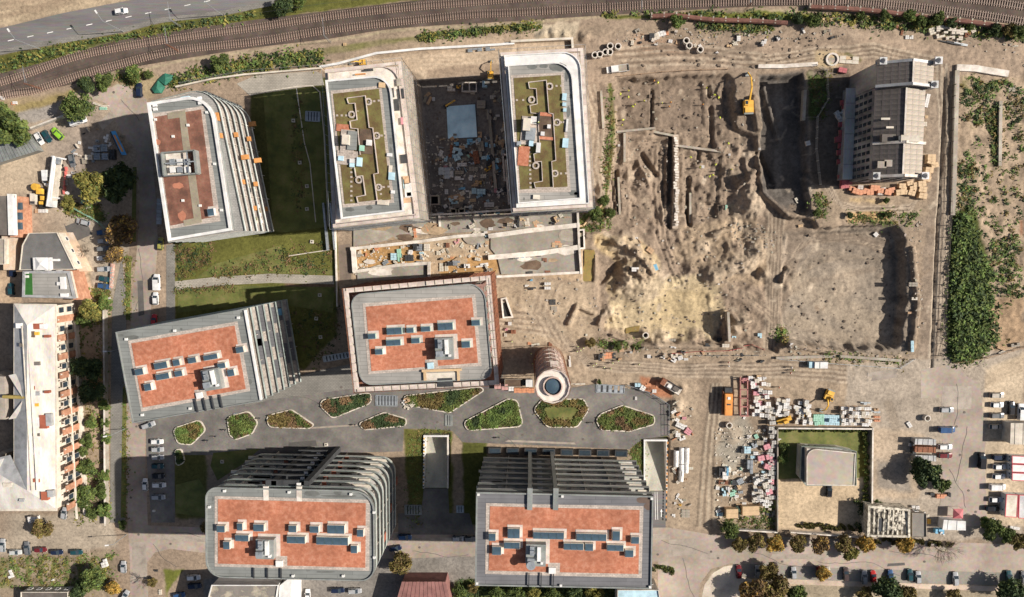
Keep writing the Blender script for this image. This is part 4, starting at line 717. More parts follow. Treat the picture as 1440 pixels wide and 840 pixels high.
# ---- west block (rotated, orange roof, pale terrace steps)
H4 = 30.0
foot = [(p.x, p.y) for p in PP('163,467 346,434 369,564 187,595', H4)]
t = thing('office_building', 'tilted orange-roofed block at the left with pale balcony tiers on its east side', 'office building', (sum(p[0] for p in foot)/4, sum(p[1] for p in foot)/4, 0))
R4 = edge_ang(foot); balcony_block(t, foot, 0.0, 0, 26.6, 7, [.6, 3.7, .5, .5], gap_step=[0, .52, 0, 0], slab=M_RAIL, deck=M_DECK, wallm=M_GREYM, slabt=.3, rh=.55)
prism_part(t, 'wall', inset(foot, [.5, 2.2, .5, .5]), 26.6, H4-.5, M_CREAM); prism_part(t, 'roof', foot, H4-.5, H4, M_MEMB); ring_part(t, 'parapet', foot, inset(foot, .3), H4-.7, H4+.35, M_GREYM)
c, r = at_edge(foot, 1, .5, -.25, H4+.1); box_part(t, 'parapet_coping', c, (math.dist(foot[1], foot[2])-.8, .55, .9), r, M_WHITE)
prism_part(t, 'paver_border', at_roof('720,237 1335,128 1408,520 795,637', H4, 4, 0, 420), H4-.1, H4+.07, M_PEB); prism_part(t, 'roof_planting', at_roof('740,252 1320,152 1383,508 805,612', H4, 4, 0, 420), H4-.1, H4+.16, M_SED_R)
skl(t, [(757,393,808,432),(865,357,942,398),(970,343,1013,380),(1055,330,1105,365),(1143,313,1225,347),(1325,270,1372,307),(1222,362,1270,395),(1277,398,1320,438),(875,420,953,458),(980,405,1028,440),(808,478,853,520)], H4, 4, 0, 420, R4, M_CREAM)
p = P(1192/4, 420+455/4, H4+2); plant_room(t, p.x, p.y, 5.2, 6.2, H4, R4); p = P(1126/4, 420+543/4, H4); box_part(t, 'paver_surround', (p.x+.3, p.y+.3, H4+.08), (3.4, 3.0, .25), R4, M_PEB); box_part(t, 'roof_hatch', (p.x, p.y, H4+.4), (1.8, 1.8, .8), R4, M_WHITE)
vents(t, '713,228 985,180 1343,107 803,653 1072,617', H4, 4, 0, 420); stains(t, [(660,200,700,212),(705,207,780,228),(1012,165,1026,180),(1398,452,1418,482),(1350,75,1368,105),(950,178,972,190)], H4, 4, 0, 420)
for k in range(4): a = P((1110+k*46)/4, 420+(600-k*8)/4, H4); box_part(t, 'canopy_beam', (a.x, a.y, H4+.6), (.35, 4, .4), R4, M_DARK)
rr = random.Random(4)
for i in range(6):
    z = 26.6/7*(i+1); q = inset(foot, [0, -.52*(6-i), 0, 0])
    for k in range(2):
        c, r = at_edge(q, 1, rr.choice([.15, .35, .5, .62, .75]), -1.3, z+.1); box_part(t, 'dark_terrace_mat', c, (rr.uniform(4, 9), 1.5, .2), r, M_MEMBD, 'grey mat on terrace')
mb = MB(); c, r = at_edge(inset(foot, [0, -.52*5, 0, 0]), 1, .13, -1.2, 7.8); mb.box(c, (2.2, 1.5, .5), r); mb.obj('paddling_pool', M_BLUE, t)
# ---- north-west block (white rim, brown roof)
H1 = 29.0; HB = 25.4
t = thing('office_building', 'brown-roofed block with a thick white rim at the upper left', 'office building', (*P(290, 240).xy, 0))
base = [(p.x, p.y) for p in PP('214,143 303,121 346,325 238,341', HB)]
balcony_block(t, base, [0, 7, 0, 0], 0, HB, 6, [.5, 3.3, .5, .5], slab=M_WHITE, deck=M_DECK, gap_step=[0, .12, 0, 0], slabt=.3, rh=.6)
prism_part(t, 'terrace', inset(rounded(base, [0, 7, 0, 0]), .3), HB-.2, HB+.06, M_TERR)
foot = at_roof('28,123 343,78 445,750 132,803', H1, 3.5, 200, 110); out = rounded(foot, [0, 7, 0, 0]); prism_part(t, 'wall', inset(out, .6), HB+.06, H1-.5, M_GREYM); prism_part(t, 'roof', out, H1-.5, H1, M_MEMB); ring_part(t, 'parapet', out, inset(out, .8), H1-.7, H1+.7, M_WHITE)
R1 = edge_ang(foot); prism_part(t, 'paver_border', at_roof('50,175 303,137 385,705 140,742', H1, 3.5, 200, 110), H1-.1, H1+.07, M_PEB); prism_part(t, 'roof_planting', at_roof('62,192 290,155 358,682 140,727', H1, 3.5, 200, 110), H1-.1, H1+.14, M_SED_B)
prism_part(t, 'roof_path', at_roof('125,172 212,158 241,368 205,372 185,195 128,203', H1, 3.5, 200, 110), H1, H1+.2, M_PATHR); prism_part(t, 'roof_path', at_roof('225,465 262,462 295,710 208,728 204,700 255,690', H1, 3.5, 200, 110), H1, H1+.2, M_PATHR)
stains(t, [(150,515,205,545),(175,655,215,700),(60,300,90,330)], H1+.15, 3.5, 200, 110, m=cmat('bare_clay_patch', (.42, .16, .09)))
p = P(200+187/3.5, 110+420/3.5, H1+1.5); a, b = 9.6, 6.6
w = MB(); 
for u, v, c_, d_ in ((0, b/2, a, .35), (0, -b/2, a, .35), (-a/2, 0, .35, b), (a/2, 0, .7, b)): q = Matrix.Rotation(.07, 3, 'Z') @ Vector((u, v, 0)); w.box((p.x+q.x, p.y+q.y, H1+1.2), (c_, d_, 2.4), .07)
pr = w.obj('plant_enclosure', M_GREYM, t); box_part(t, 'enclosure_floor', (p.x-1.4, p.y, H1+.3), (6.2, 6, .5), .07, M_CONCL)
for k in range(6): mb = MB(); mb.box((p.x-2.2+(k % 3)*2.1, p.y-1.8+(k//3)*2.2, H1+1.2), (1.5, 1.7, 1.3), .07); mb.obj('cooling_unit', M_STEEL if k % 2 else M_WHITE, pr)
mb = MB(); mb.box((p.x+2.6, p.y, H1+2.3), (.3, 6.4, .3), .07); mb.box((p.x+.5, p.y+.2, H1+2.3), (8.8, .3, .3), .07); mb.obj('pipe_run', M_STEEL, pr)
skl(t, [(320,642,355,678)], H1, 3.5, 200, 110, R1, M_WHITE); vents(t, '68,205 155,288 228,233 203,603 288,628 392,650 358,423 320,170', H1, 3.5, 200, 110)
for x, y in ((65, 135), (67, 155), (285, 100), (288, 124)): a = P(200+x/3.5, 110+y/3.5, H1); box_part(t, 'roof_hatch', (a.x, a.y, H1+.3), (1.1, .8, .6), R1, M_WHITE)
a = P(216, 136, HB); box_part(t, 'glazed_box', (a.x+10, a.y-1.5, HB+.7), (2.5, 2.4, 1.4), R1, M_LBLUE); 
for x, y, w_ in ((372, 193, 10), (388, 286, 6)): a = P(200+x/3.5, 110+y/3.5, HB); box_part(t, 'orange_screen', (a.x, a.y, HB+.6), (1.2, w_*.24, 1), R1, M_ORNG, 'orange screen')
for x, y, lv, w_ in ((463,280,4,4),(527,300,2,4),(508,390,4,9),(570,406,2,8),(498,512,4,4),(560,522,3,4),(548,642,3,9),(605,646,1,8),(543,227,1,5)):
    z = HB/6*lv; a = P(200+x/3.5, 110+y/3.5, z+.3); box_part(t, 'orange_screen', (a.x, a.y, z+.5), (2.1 if w_ > 4 else 1.0, 1.4, 1.0), R1, M_ORNG, 'orange screen')
rr = random.Random(2)
for k in range(26):
    z = HB/6*rr.choice([1, 2, 3]); c, r = at_edge(base, 1, rr.uniform(.55, .95), -1.2, z+.4); box_part(t, 'balcony_furniture', c, (rr.uniform(.5, 1.3), rr.uniform(.5, 1), .7), r, rr.choice([M_CREAM, M_DARK, M_WHITE, M_LAWN]))
# ---- two twin blocks with olive roofs
def olive_block(label, foot_s, low_s, sed, bord, walls, k, ox, oy, rim, panels, zl=26.5, hi=30.0, wallm=M_PINKC, ledge=False):
    foot = at_roof(foot_s, hi, k, ox, oy); low = at_roof(low_s, zl, k, ox, oy)
    t = thing('office_building', label, 'office building', (sum(p[0] for p in foot)/4, sum(p[1] for p in foot)/4, 0)); R = edge_ang(foot)
    lo = rounded(low, [0, 5, 0, 0]); prism_part(t, 'wall', inset(low, .35), 0, zl-.3, wallm); prism_part(t, 'terrace', lo, zl-.3, zl, M_WHITE if ledge else M_CONCL); ring_part(t, 'terrace_edge', lo, inset(lo, .25), zl-.4, zl+.5, M_WHITE if ledge else M_PINKC)
    m = {}
    for e, a, b, vis, ccw in edges(inset(low, .35)):     # cladding panels, storey by storey
        if not vis: continue
        L = math.dist(a, b); n = int(L/3.4); r = math.atan2(b[1]-a[1], b[0]-a[0])+(0 if ccw else PI); hh = (zl-.6)/6
        mm = MB(); mm.box((0, 0, 0), (L/n-.18, .16, hh-.2)); me = mm.mesh('facade_panel', panels)
        for i in range(6):
            for q in range(n): u = (q+.5)/n; link('facade_panel', me, t, (a[0]+(b[0]-a[0])*u+math.sin(r)*.08-t.location.x, a[1]+(b[1]-a[1])*u-math.cos(r)*.08-t.location.y, hh*(i+.5)+.1), r)
    for i in range(5): windows(t, inset(low, .35), 4.3*(i+.6), 1.3, 2.1, 6.8, off=.2)
    out = rounded(foot, [0, 5, 0, 0]); prism_part(t, 'wall', inset(out, .5), zl, hi-.4, M_CREAM); prism_part(t, 'roof', out, hi-.5, hi, M_MEMBL if ledge else M_MEMB); ring_part(t, 'parapet', out, inset(out, rim), hi-.7, hi+.6, M_WHITE)
    prism_part(t, 'paver_border', at_roof(bord, hi, k, ox, oy), hi-.1, hi+.07, M_PEB); prism_part(t, 'roof_planting', at_roof(sed, hi, k, ox, oy), hi-.1, hi+.16, M_SED_G)
    for s_ in walls:
        q = [Vector(p) for p in at_roof(s_, hi+1, k, ox, oy)]; mb = MB()
        for i, (a, b) in enumerate(zip(q, q[1:])): c = (a+b)/2; mb.box((c.x, c.y, hi+.38+.004*i), ((b-a).length+.19, .18+.004*i, .76), math.atan2(b.y-a.y, b.x-a.x))
        mb.obj('roof_upstand', M_PINKC, t)
    sc = inset(low, -1.5); mb = MB()
    for e, a, b, vis, ccw in edges(sc):
        L = math.dist(a, b); n = int(L/2.6)
        for q in range(n+1): c = (a[0]+(b[0]-a[0])*q/n, a[1]+(b[1]-a[1])*q/n); mb.tube((c[0], c[1], 0), (c[0], c[1], zl+1.4), .05, 4)
        for i in range(7): z = zl+1.3-i*4.3; mb.tube((*a, z), (*b, z), .05, 4)
    mb.obj('scaffold_poles', M_STEEL, t, kind='stuff')
    for i in range(1, 6):
        ring_part(t, 'scaffold_deck', inset(low, -1.3), inset(low, -.55), zl-4.3*i+2, zl-4.3*i+2.12, M_CONC)
    ring_part(t, 'scaffold_deck', inset(low, -1.0), inset(low, -.15), zl-.5, zl-.35, M_PINKC)
    return t, foot, low, R, hi, zl
W2 = ['178,292 145,299 150,333 184,336 196,462', '138,212 170,210 180,290', '130,185 138,212', '130,185 221,173 240,330 258,332 285,555 262,560 280,690 185,700 178,672 222,663 208,568 175,572 168,530']
t, foot, low, R, hi, zl = olive_block('olive-roofed block right of the shaded garden with a pale panelled east wall', '28,100 345,72 415,745 105,782', '40,60 382,22 470,760 78,805', '65,165 290,140 350,685 122,708', '52,150 302,125 365,700 112,725', W2, 3.5, 450, 85, .5, M_PINKC)
t2d = (t, hi)
W3 = ['190,318 157,315 152,280 187,272 182,200 150,198 145,170 230,160 242,315 262,320 275,540 255,545 263,665', '190,318 195,420 200,500 170,510 175,545 207,545 212,638 172,645 178,670 263,668', ]
t3, foot3, low3, R3, hi3, zl3 = olive_block('olive-roofed block beside the excavation with a broad white roof ledge', '48,92 348,75 392,722 97,745', '30,45 388,25 432,745 88,765', '75,152 298,138 330,665 107,678', '62,138 310,124 345,690 95,695', W3, 3.362, 700, 65, .3, M_CREAM, zl=28.6, hi=29.6, ledge=True)
def roof_kit(t, z, k, ox, oy, items):
    o = WL[t.name]
    for x, y, w, h, hh, m, nm in items:
        p = P(ox+x/k, oy+y/k, z+hh); box_part(t, nm, (p.x, p.y, z+hh/2+.1), (w/k/4.26*1.13*.87, h/k/4.26*1.13*.87, hh), -.08+math.pi*0, m)
roof_kit(t, hi, 3.5, 450, 85, [(135,400,60,100,.4,M_PEB,'paver_surround'),(125,390,30,42,2.2,M_CREAM,'roof_unit'),(158,395,40,80,.8,M_MEMB,'cooling_unit'),(112,332,55,30,.3,M_SED_R,'bare_substrate'),(135,480,90,60,.25,M_PEB,'paver_surround'),(228,400,60,105,.3,M_MULCH,'soil_bay'),(240,405,22,24,1.2,M_WHITE,'roof_vent'),(205,432,20,24,1,M_GFILM,'insulation_roll'),(157,495,20,18,1,M_WHITE,'roof_unit'),(157,516,20,16,.8,M_LBLUE,'roof_unit'),(193,500,22,38,.9,M_LBLUE,'roof_unit'),(102,482,22,20,.8,M_LBLUE,'roof_unit'),(352,570,26,32,.6,M_LBLUE,'film_roll'),(342,465,22,14,.6,M_WHITE,'film_roll'),(346,540,14,40,.5,M_CREAM,'film_roll'),(310,700,50,20,.5,M_CREAM,'board_stack'),(358,648,16,14,.5,M_WHITE,'film_roll'),(305,122,28,22,.4,M_SANDB,'timber_pile'),(186,250,8,2,.2,M_CREAM,'paver_ring')])
stains(t, [(125,725,170,745),(225,715,258,735),(340,380,356,415),(342,428,356,455),(235,82,275,88),(62,100,90,108),(275,748,296,756)], hi, 3.5, 450, 85)
for (x, y, w, h) in ((398,165,28,42),(377,220,22,50),(361,160,6,40),(410,486,26,38)): p = P(450+x/3.5, 85+y/3.5, zl); box_part(t, 'terrace_mat', (p.x, p.y, zl+.1), (w/15, h/15, .3), R, M_DARK, 'dark folded tarpaulin')
for (x, y, w, h, m) in ((435,640,30,60,M_WHITE),(425,590,24,34,M_WOOD),(405,300,10,30,M_PINK),(440,660,20,16,M_CREAM),(390,110,20,30,M_CONC),(430,690,30,20,M_WOOD),(200,70,45,5,M_ORNG),(240,50,40,8,M_DARK),(415,610,6,40,M_LBLUE)): p = P(450+x/3.5, 85+y/3.5, zl); box_part(t, 'material_stack', (p.x, p.y, zl+.35), (w/15, h/15, .7), R, m)
for i, s_ in enumerate(('155,505 155,690', '85,272 130,272', '245,205 290,199', '300,626 300,690', '290,626 338,622', '283,372 325,370')):     # stepping pavers
    a, b = PP(s_, hi, 3.5, 450, 85); n = max(3, int((b-a).length/1.1)); mm = MB(); mm.box((0, 0, 0), (.6, .5, .12)); me = mm.mesh('stepping_stone', M_PEB)
    for k in range(n): p = a.lerp(b, k/(n-1)); link('stepping_stone', me, t, (p.x-t.location.x, p.y-t.location.y, hi+.2), R)
mm = MB(); mm.hollow((0, 0), 1.05, .6, 0, .45, 12); mer = mm.mesh('drain_ring', M_PEB)
for x, y in ((158,268),(240,205),(193,590),(280,372),(290,626)): p = P(450+x/3.5, 85+y/3.5, hi); link('drain_ring', mer, t, (p.x-t.location.x, p.y-t.location.y, hi+.1))
t = t3; hi = hi3; roof_kit(t, hi, 3.362, 700, 65, [(150,400,70,115,.3,M_PEB,'paver_surround'),(137,370,30,50,2.2,M_CREAM,'roof_unit'),(155,415,40,50,1.2,M_STEEL,'cooling_unit'),(170,350,24,30,1,M_WHITE,'roof_unit'),(228,380,62,115,.3,M_MULCH,'soil_bay'),(225,323,62,14,.4,M_SED_R,'bare_substrate'),(232,436,62,12,.4,M_SED_R,'bare_substrate'),(242,380,14,16,1.2,M_WHITE,'roof_vent'),(212,414,16,16,1.2,M_WHITE,'roof_vent'),(122,520,45,80,.3,M_SED_R,'bare_substrate'),(100,462,18,20,1.3,M_STEEL,'roof_unit'),(158,460,18,22,1,M_LBLUE,'roof_unit'),(192,480,18,40,1.5,M_WHITE,'roof_unit'),(315,240,18,28,.6,M_LBLUE,'film_roll'),(315,275,16,14,.6,M_LBLUE,'film_roll'),(317,302,14,14,.6,M_LBLUE,'film_roll'),(327,375,8,52,.6,M_WHITE,'film_roll'),(320,458,24,38,.7,M_LBLUE,'film_roll'),(183,714,28,18,.5,M_CREAM,'board_stack'),(195,340,6,50,1.2,M_DARK,'shaft')])
stains(t, [(245,80,330,120),(140,90,185,108),(195,85,235,105),(318,110,332,168),(338,225,356,250),(326,280,342,340),(335,680,380,705),(360,690,385,715),(338,520,348,545),(120,715,128,730)], hi, 3.362, 700, 65)
for i, s_ in enumerate(('90,256 150,256', '255,190 300,188', '150,482 155,668', '285,362 312,360', '275,603 322,602')):
    a, b = PP(s_, hi, 3.362, 700, 65); n = max(3, int((b-a).length/1.1)); mm = MB(); mm.box((0, 0, 0), (.6, .5, .12)); me = mm.mesh('stepping_stone', M_PEB)
    for k in range(n): p = a.lerp(b, k/(n-1)); link('stepping_stone', me, t, (p.x-t.location.x, p.y-t.location.y, hi+.2), R3)
for x, y in ((160,255),(245,192),(180,566),(280,362),(270,603)): p = P(700+x/3.362, 65+y/3.362, hi); link('drain_ring', mer, t, (p.x-t.location.x, p.y-t.location.y, hi+.1))
# ---- old mill in the north-east
t = thing('mill_building', 'derelict mill with dark and pale pitched felt roofs, east of the dark pit', 'mill', (*P(1215, 180).xy, 0))
def U(px, z, y0): return P(px, y0, z)
E = 16.5; RD = 20.2; yN = P(1230, 92, E).y+0; yS = P(1230, 250, E).y; xW = P(1229, 150, E).x; xE = P(1298, 200, E).x; xR = P(1272, 180, RD).x
ymid1 = P(1272, 122, RD).y; ymid2 = P(1272, 200, RD).y
prism_part(t, 'wall', [(xW, yS), (xE, yS), (xE, yN), (xW, yN)], 0, E, M_MILLW)
me = win_mesh(1.0, 1.9, M_DARK)
for i in range(4):
    z = 5.4+i*2.9
    for k in range(15): u = (k+.5)/15; link('window', me, t, (xW-.06-t.location.x, yS+(yN-yS)*u-t.location.y, z), -PI/2)
    for k in range(4): link('window', me, t, (xW+(xE-xW)*(k+.5)/4-t.location.x, yS-.06-t.location.y, z), 0)
# lean-to along the west wall
x2 = xW-3.2; mb = MB(); mb.prism([(x2, yS+.5), (xW-.05, yS+.5), (xW-.05, yN-4), (x2+.9, yN-4)], 0, 4.2); mb.obj('side_wing', M_MILLW, t)
for k in range(6): a = yS+.5+(yN-4.5-yS)*k/6; L_ = (yN-4.5-yS)/6; box_part(t, 'wing_roof_sheet', ((x2+xW)/2-.05, a+L_/2, 4.3+.03*(k % 2)), (3.1, L_-.15, .15), 0, M_WROOF)
def gable(y0, y1, xa, xr, xb, e, r, nx1, nx2, ny):
    for (x0, x1, z0, z1, m, nx) in ((xa, xr, e, r, M_LEAD, nx1), (xr, xb, r, e, M_LEADL, nx2)):  # west slope dark, east slope pale: shade and sun painted into the felts
        dx = (x1-x0)/nx; dy = (y1-y0)/ny; sl_ = math.atan2(z1-z0, x1-x0)
        for i in range(nx):
            for j in range(ny):
                cx_ = x0+dx*(i+.5); cz = z0+(z1-z0)*(i+.5)/nx; mb = MB(); mb.box((0, 0, 0), (dx/math.cos(sl_)-.04, dy-.04, .12), tilt=Matrix.Rotation(-sl_, 3, 'Y')); key = (round(dx, 3), round(dy, 3), m.name)
                if key not in _wm: _wm[key] = mb.mesh('roof_sheet', m)
                link('roof_sheet', _wm[key], t, (cx_-t.location.x, y0+dy*(j+.5)-t.location.y, cz+.02+random.uniform(0, .05)))
    mb = MB(); mb.face([(xa, y0, e-.1), (xb, y0, e-.1), (xr, y0, r-.1)]); mb.face([(xa, y1, e-.1), (xr, y1, r-.1), (xb, y1, e-.1)]); mb.face([(xa, y0, e-.1), (xr, y0, r-.1), (xr, y1, r-.1), (xa, y1, e-.1)]); mb.face([(xr, y0, r-.1), (xb, y0, e-.1), (xb, y1, e-.1), (xr, y1, r-.1)]); mb.obj('gable_wall', M_MILLW, t)
    mb = MB(); mb.box((xr, (y0+y1)/2, r+.15), (.45, y1-y0, .2)); mb.obj('ridge_cap', M_CONCL, t)
gable(yS+.6, ymid2-.3, xW, xR, xE, E, RD, 4, 3, 6); gable(ymid2+.3, ymid1-.3, xW, xR, xE, E, RD, 4, 3, 10); gable(ymid1+.8, yN, xW-.3, xR+.9, xE+1.3, E+1.5, RD+1.6, 5, 3, 5)
prism_part(t, 'wall', [(xW-.3, ymid1+.5), (xE+1.3, ymid1+.5), (xE+1.3, yN+.4), (xW-.3, yN+.4)], 0, E+1.45, M_MILLW)
for y, zz, w0, w1 in ((yN+.2, RD+.6, -.6, 1.6), (ymid1+.5, RD+.9, -.6, 1.5), (ymid2, RD-.3, -.2, .3), (yS+.3, RD-.4, -.2, .3)):
    mb = MB(); 
    for a, b, za, zb in ((xW+w0, xR+w1*.4, zz-3, zz+.8), (xR+w1*.4, xE+w1, zz+.8, zz-3)): 
        n_ = Vector((b-a, 0, zb-za)); sl_ = math.atan2(zb-za, b-a); mb.box(((a+b)/2, y, (za+zb)/2), (n_.length, .8, .9), tilt=Matrix.Rotation(-sl_, 3, 'Y'))
    mb.obj('gable_parapet', M_CONCL if w1 < 1 else M_TIN, t)
for x, y, z in ((xW+.3, yN+.3, 19.8), (xE+1.3, yN+.3, 19.8), (xW+.4, yS+.3, 18.3), (xE-.2, yS+.3, 18.3), (xE+1.0, ymid1+.7, 18.8)):
    mb = MB(); mb.box((x, y, z-1), (1.7, 1.7, 3)); mb.box((x, y, z+.7), (2.1, 2.1, .3)); mb.tube((x, y, z+.8), (x, y, z+1.9), .9, 8, r2=.1); mb.obj('corner_pinnacle', M_TIN, t)
box_part(t, 'dormer', (xR+1.6, ymid2+1.0, RD-.3), (5.4, 2.0, 1.6), 0, M_CREAM); box_part(t, 'dormer_opening', (xR-1.8, ymid2+1.1, RD+.5), (.6, 1.2, 1), 0, M_DARK); box_part(t, 'dormer', (xR-4, ymid2+1.3, RD-1.6), (4, 2.2, 1.6), 0, M_LEAD)
for x, y in ((xR-5, ymid1-9.0), (xR-3.4, ymid1-11.5)): box_part(t, 'roof_patch', (x, y, 18.9), (2.6, .6, .25), 0, M_CREAM)
for x, y, w in ((xR-5.5, yS+3.6, 2.6), (xR-3.2, yS+4, 3.2)): box_part(t, 'roof_patch', (x, y, 18.9), (w, 2.0, .3), 0, M_LEADL)
p = P(1216+1222/4-305.5+60, 132, 3)
# ---- brick tower (round, tapering) in the centre
tc = P(771.5, 506); HT = 43.0
t = thing('brick_tower', 'tall round pinkish brick tower with a pale ring and blue-grey domed top beside the plaza', 'tower', (tc.x, tc.y, 0))
mb = MB(); N = 24; zs = [0, 7, 14, 21, 28, 35, 41]
for i, z in enumerate(zs):
    r = 4.35-.3*i/6
    for k in range(N): mb.v.append((tc.x+r*math.cos(2*PI*k/N), tc.y+r*math.sin(2*PI*k/N), z))
for i in range(6):
    for k in range(N): j = (k+1) % N; mb.f.append([i*N+k, i*N+j, (i+1)*N+j, (i+1)*N+k]); mb.m.append(0)
mb.obj('shaft', M_BRKP, t)
for z in (7, 14, 21, 28, 35): mb = MB(); mb.hollow((tc.x, tc.y), 4.62-.04*z/7, 4.0, z-.2, z+.2, 24); mb.obj('brick_band', M_PINKC, t)
mb = MB(); mb.hollow((tc.x, tc.y), 4.75, 2.6, 41, HT, 12); mb.obj('cornice_ring', M_CONCL, t); mb = MB(); mb.hollow((tc.x, tc.y), 4.8, 4.45, HT, HT+.5, 12); mb.obj('cornice_rim', M_PINKC, t)
mb = MB(); mb.hollow((tc.x, tc.y), 2.7, 2.35, 41.5, HT+.9, 20); mb.obj('inner_wall', M_BRKP, t)
mb = MB(); mb.tube((tc.x+.2, tc.y, HT-.4), (tc.x+.2, tc.y, HT+.3), 2.3, 20, r2=2.1); mb.tube((tc.x+.2, tc.y, HT+.3), (tc.x+.2, tc.y, HT+.6), 2.1, 20, r2=.4); mb.obj('glass_cap', M_SKYL, t)
mb = MB()
for k in range(N):
    a_ = 2*PI*k/N
    for rr_ in (5.1,): mb.tube((tc.x+rr_*math.cos(a_), tc.y+rr_*math.sin(a_), 0), (tc.x+rr_*.96*math.cos(a_), tc.y+rr_*.96*math.sin(a_), HT+.8), .05, 4)
for z in range(2, 45, 3):
    for k in range(N): a_ = 2*PI*k/N; b_ = 2*PI*(k+1)/N; r_ = 5.1-.2*z/43; mb.tube((tc.x+r_*math.cos(a_), tc.y+r_*math.sin(a_), z), (tc.x+r_*math.cos(b_), tc.y+r_*math.sin(b_), z), .05, 3)
mb.obj('scaffold_poles', M_RUSTY, t, kind='stuff')
box_part(t, 'landing_platform', (tc.x+.6, tc.y+5.0, 36), (2.2, 1.6, 1.0), 0, M_PINKC)
for i in range(5):
    for a_ in (PI*.5, PI*.35, PI*.65): link('window', win_mesh(.9, 1.8, M_CREAM), t, (4.3*math.cos(a_), 4.3*math.sin(a_), 4+i*7.2), a_+PI/2)
# ---- old white-roofed building on the left
def old_building():
    t = thing('apartment_building', 'old white-roofed building at the left edge with orange brick piers facing the street', 'apartment building', (*P(60, 570).xy, 0)); H = 10.5
    q = lambda x, y, z=H: P(x, y, z)
    a, b, c, d = q(18, 425), q(79, 427), q(80, 720), q(18, 720); r0 = q(38, 458, H+2.2); r1 = q(38, 690, H+2.2)
    w = [(p.x, p.y) for p in (q(19, 427), q(79, 428), q(80, 719), q(-30, 719), q(-30, 655), q(19, 650))]
    prism_part(t, 'wall', inset(w, .5), 0, H-.3, M_CREAM); prism_part(t, 'cornice', w, H-.3, H-.05, M_CREAM)
    def face(nm, pts, m): mb = MB(); mb.face([(p.x, p.y, p.z) for p in pts]); mb.face([(p.x, p.y, p.z-.15) for p in reversed(pts)]); mb.obj(nm, m, t)
    A, B, Cc, D = [p+Vector((0, 0, 0)) for p in (q(20, 428), q(77, 430), q(78, 715), q(20, 640))]
    face('roof', [B, r0, A], M_WROOF); face('roof', [A, r0, r1, q(20, 660), D], M_TIN)
    r2 = q(-30, 693, H+2.2)
    face('roof', [r1, q(-30, 650), q(14, 640)], M_TIN); face('roof', [r1, r2, q(-30, 652), q(8, 642), q(20, 655)], M_WROOF)
    face('roof', [Cc, r1, r2, q(-30, 717)], M_WROOF)
    n = 14      # standing-seam sheets on the street side
    for k in range(n):
        u0, u1 = k/n, (k+1)/n; e0, e1 = B.lerp(Cc, u0), B.lerp(Cc, u1)
        yl = lambda e: min(max(e.y, r1.y), r0.y); f0 = Vector((r0.x, yl(e0), r0.z)); f1 = Vector((r0.x, yl(e1), r0.z))
        if (f0-f1).length < .01: continue
        mb = MB(); up = Vector((0, 0, .03+.02*(k % 2))); mb.face([tuple(e0+up), tuple(f0+up), tuple(f1+up), tuple(e1+up)]); mb.obj('roof_sheet', M_WROOF, t)
    face('roof', [B, Cc, r1, r0], M_WROOF)
    box_part(t, 'ridge_cap', ((r0.x+r1.x)/2, (r0.y+r1.y)/2, H+2.3), (.3, abs(r0.y-r1.y), .15), 0, M_CREAM)
    for x, y, w_, h_, m in ((54,459,2.6,1.8,M_RUST),(61,459,1.6,1.5,M_WHITE),(46,470,2,2,M_MULCH),(53,469,1.4,1,M_YEL),(67,473,1.6,.8,M_RUST),(52,511,2.4,1.2,M_LEAD),(49,545,.9,1.2,M_RUST),(52,553,2.4,1.4,M_TIN),(67,551,1.6,.8,M_RUST),(51,569,2.2,1,M_YEL),(52,593,2.4,3,M_WHITE),(62,593,2.4,4.4,M_RUST),(70,590,1.8,4,M_TIN),(52,611,2.4,1,M_LEAD),(53,634,2.6,2.6,M_WHITE),(53,675,2.2,1.2,M_RUST),(64,697,2.2,2.8,M_RUST),(72,694,2,2.2,M_TIN),(28,458,1.8,1.6,M_WHITE),(31,485,1,1.2,M_LEAD),(12,683,3,2,M_CREAM),(32,703,1.6,1,M_TIN)):
        p = q(x, y, H+1.3); box_part(t, 'roof_hatch', (p.x, p.y, H+1.3 if w_ < 2.3 else H+1.2), (w_, h_, 1.3), 0, m)
    ex = inset(w, .5)[1][0]
    for k in range(11):
        yy = P(94, 438+k*25.9-3, 5).y
        for z in (7.6, 3.6): link('window', win_mesh(1.9, 2.7, M_CREAM), t, (ex+.1-t.location.x, yy-t.location.y, z), PI/2)
        y2 = P(94, 438+k*25.9+9.5, 5).y; box_part(t, 'brick_pier', (ex+.12, y2, 5), (.35, 2.1, 9.9), 0, M_BRICK)
    y0_, y1_ = P(94, 430, 0).y, P(94, 717, 0).y; box_part(t, 'plinth', (ex+.4, (y0_+y1_)/2-3, .8), (.9, y0_-y1_-4, 1.6), 0, M_CREAM); box_part(t, 'string_course', (ex+.25, (y0_+y1_)/2-3, 5.5), (.55, y0_-y1_-4, .35), 0, M_CREAM)
    for k in range(30): yy = P(94, 431+k*9.6, 10).y; box_part(t, 'cornice_bracket', (ex+.35, yy, 9.7), (.5, .4, .5), 0, M_CREAM)
    for s_, m, hh in (('-20,528 6,530 8,590 -20,590', M_LEADL, 9), ('-10,655 -2,652 4,640 -10,640', M_CONC, 8)): prism_part(t, 'rear_wing', [(p.x, p.y) for p in PP(s_, hh)], 0, hh, m)
    mb = MB(); mb.tube(tuple(q(5, 558, 10.5)), tuple(q(37, 559, 11.8)), .6, 8); mb.obj('flue_pipe', cmat('ochre_pipe', (.4, .3, .08)), t)
    for s_ in ('12,528 26,525 37,558', '12,590 26,588 37,562'): 
        a_, b_, c_ = PP(s_, H+.3); c_.z = H+2; mb = MB(); mb.face([tuple(a_), tuple(b_), tuple(c_)]); mb.obj('roof', M_WROOF, t)
old_building()
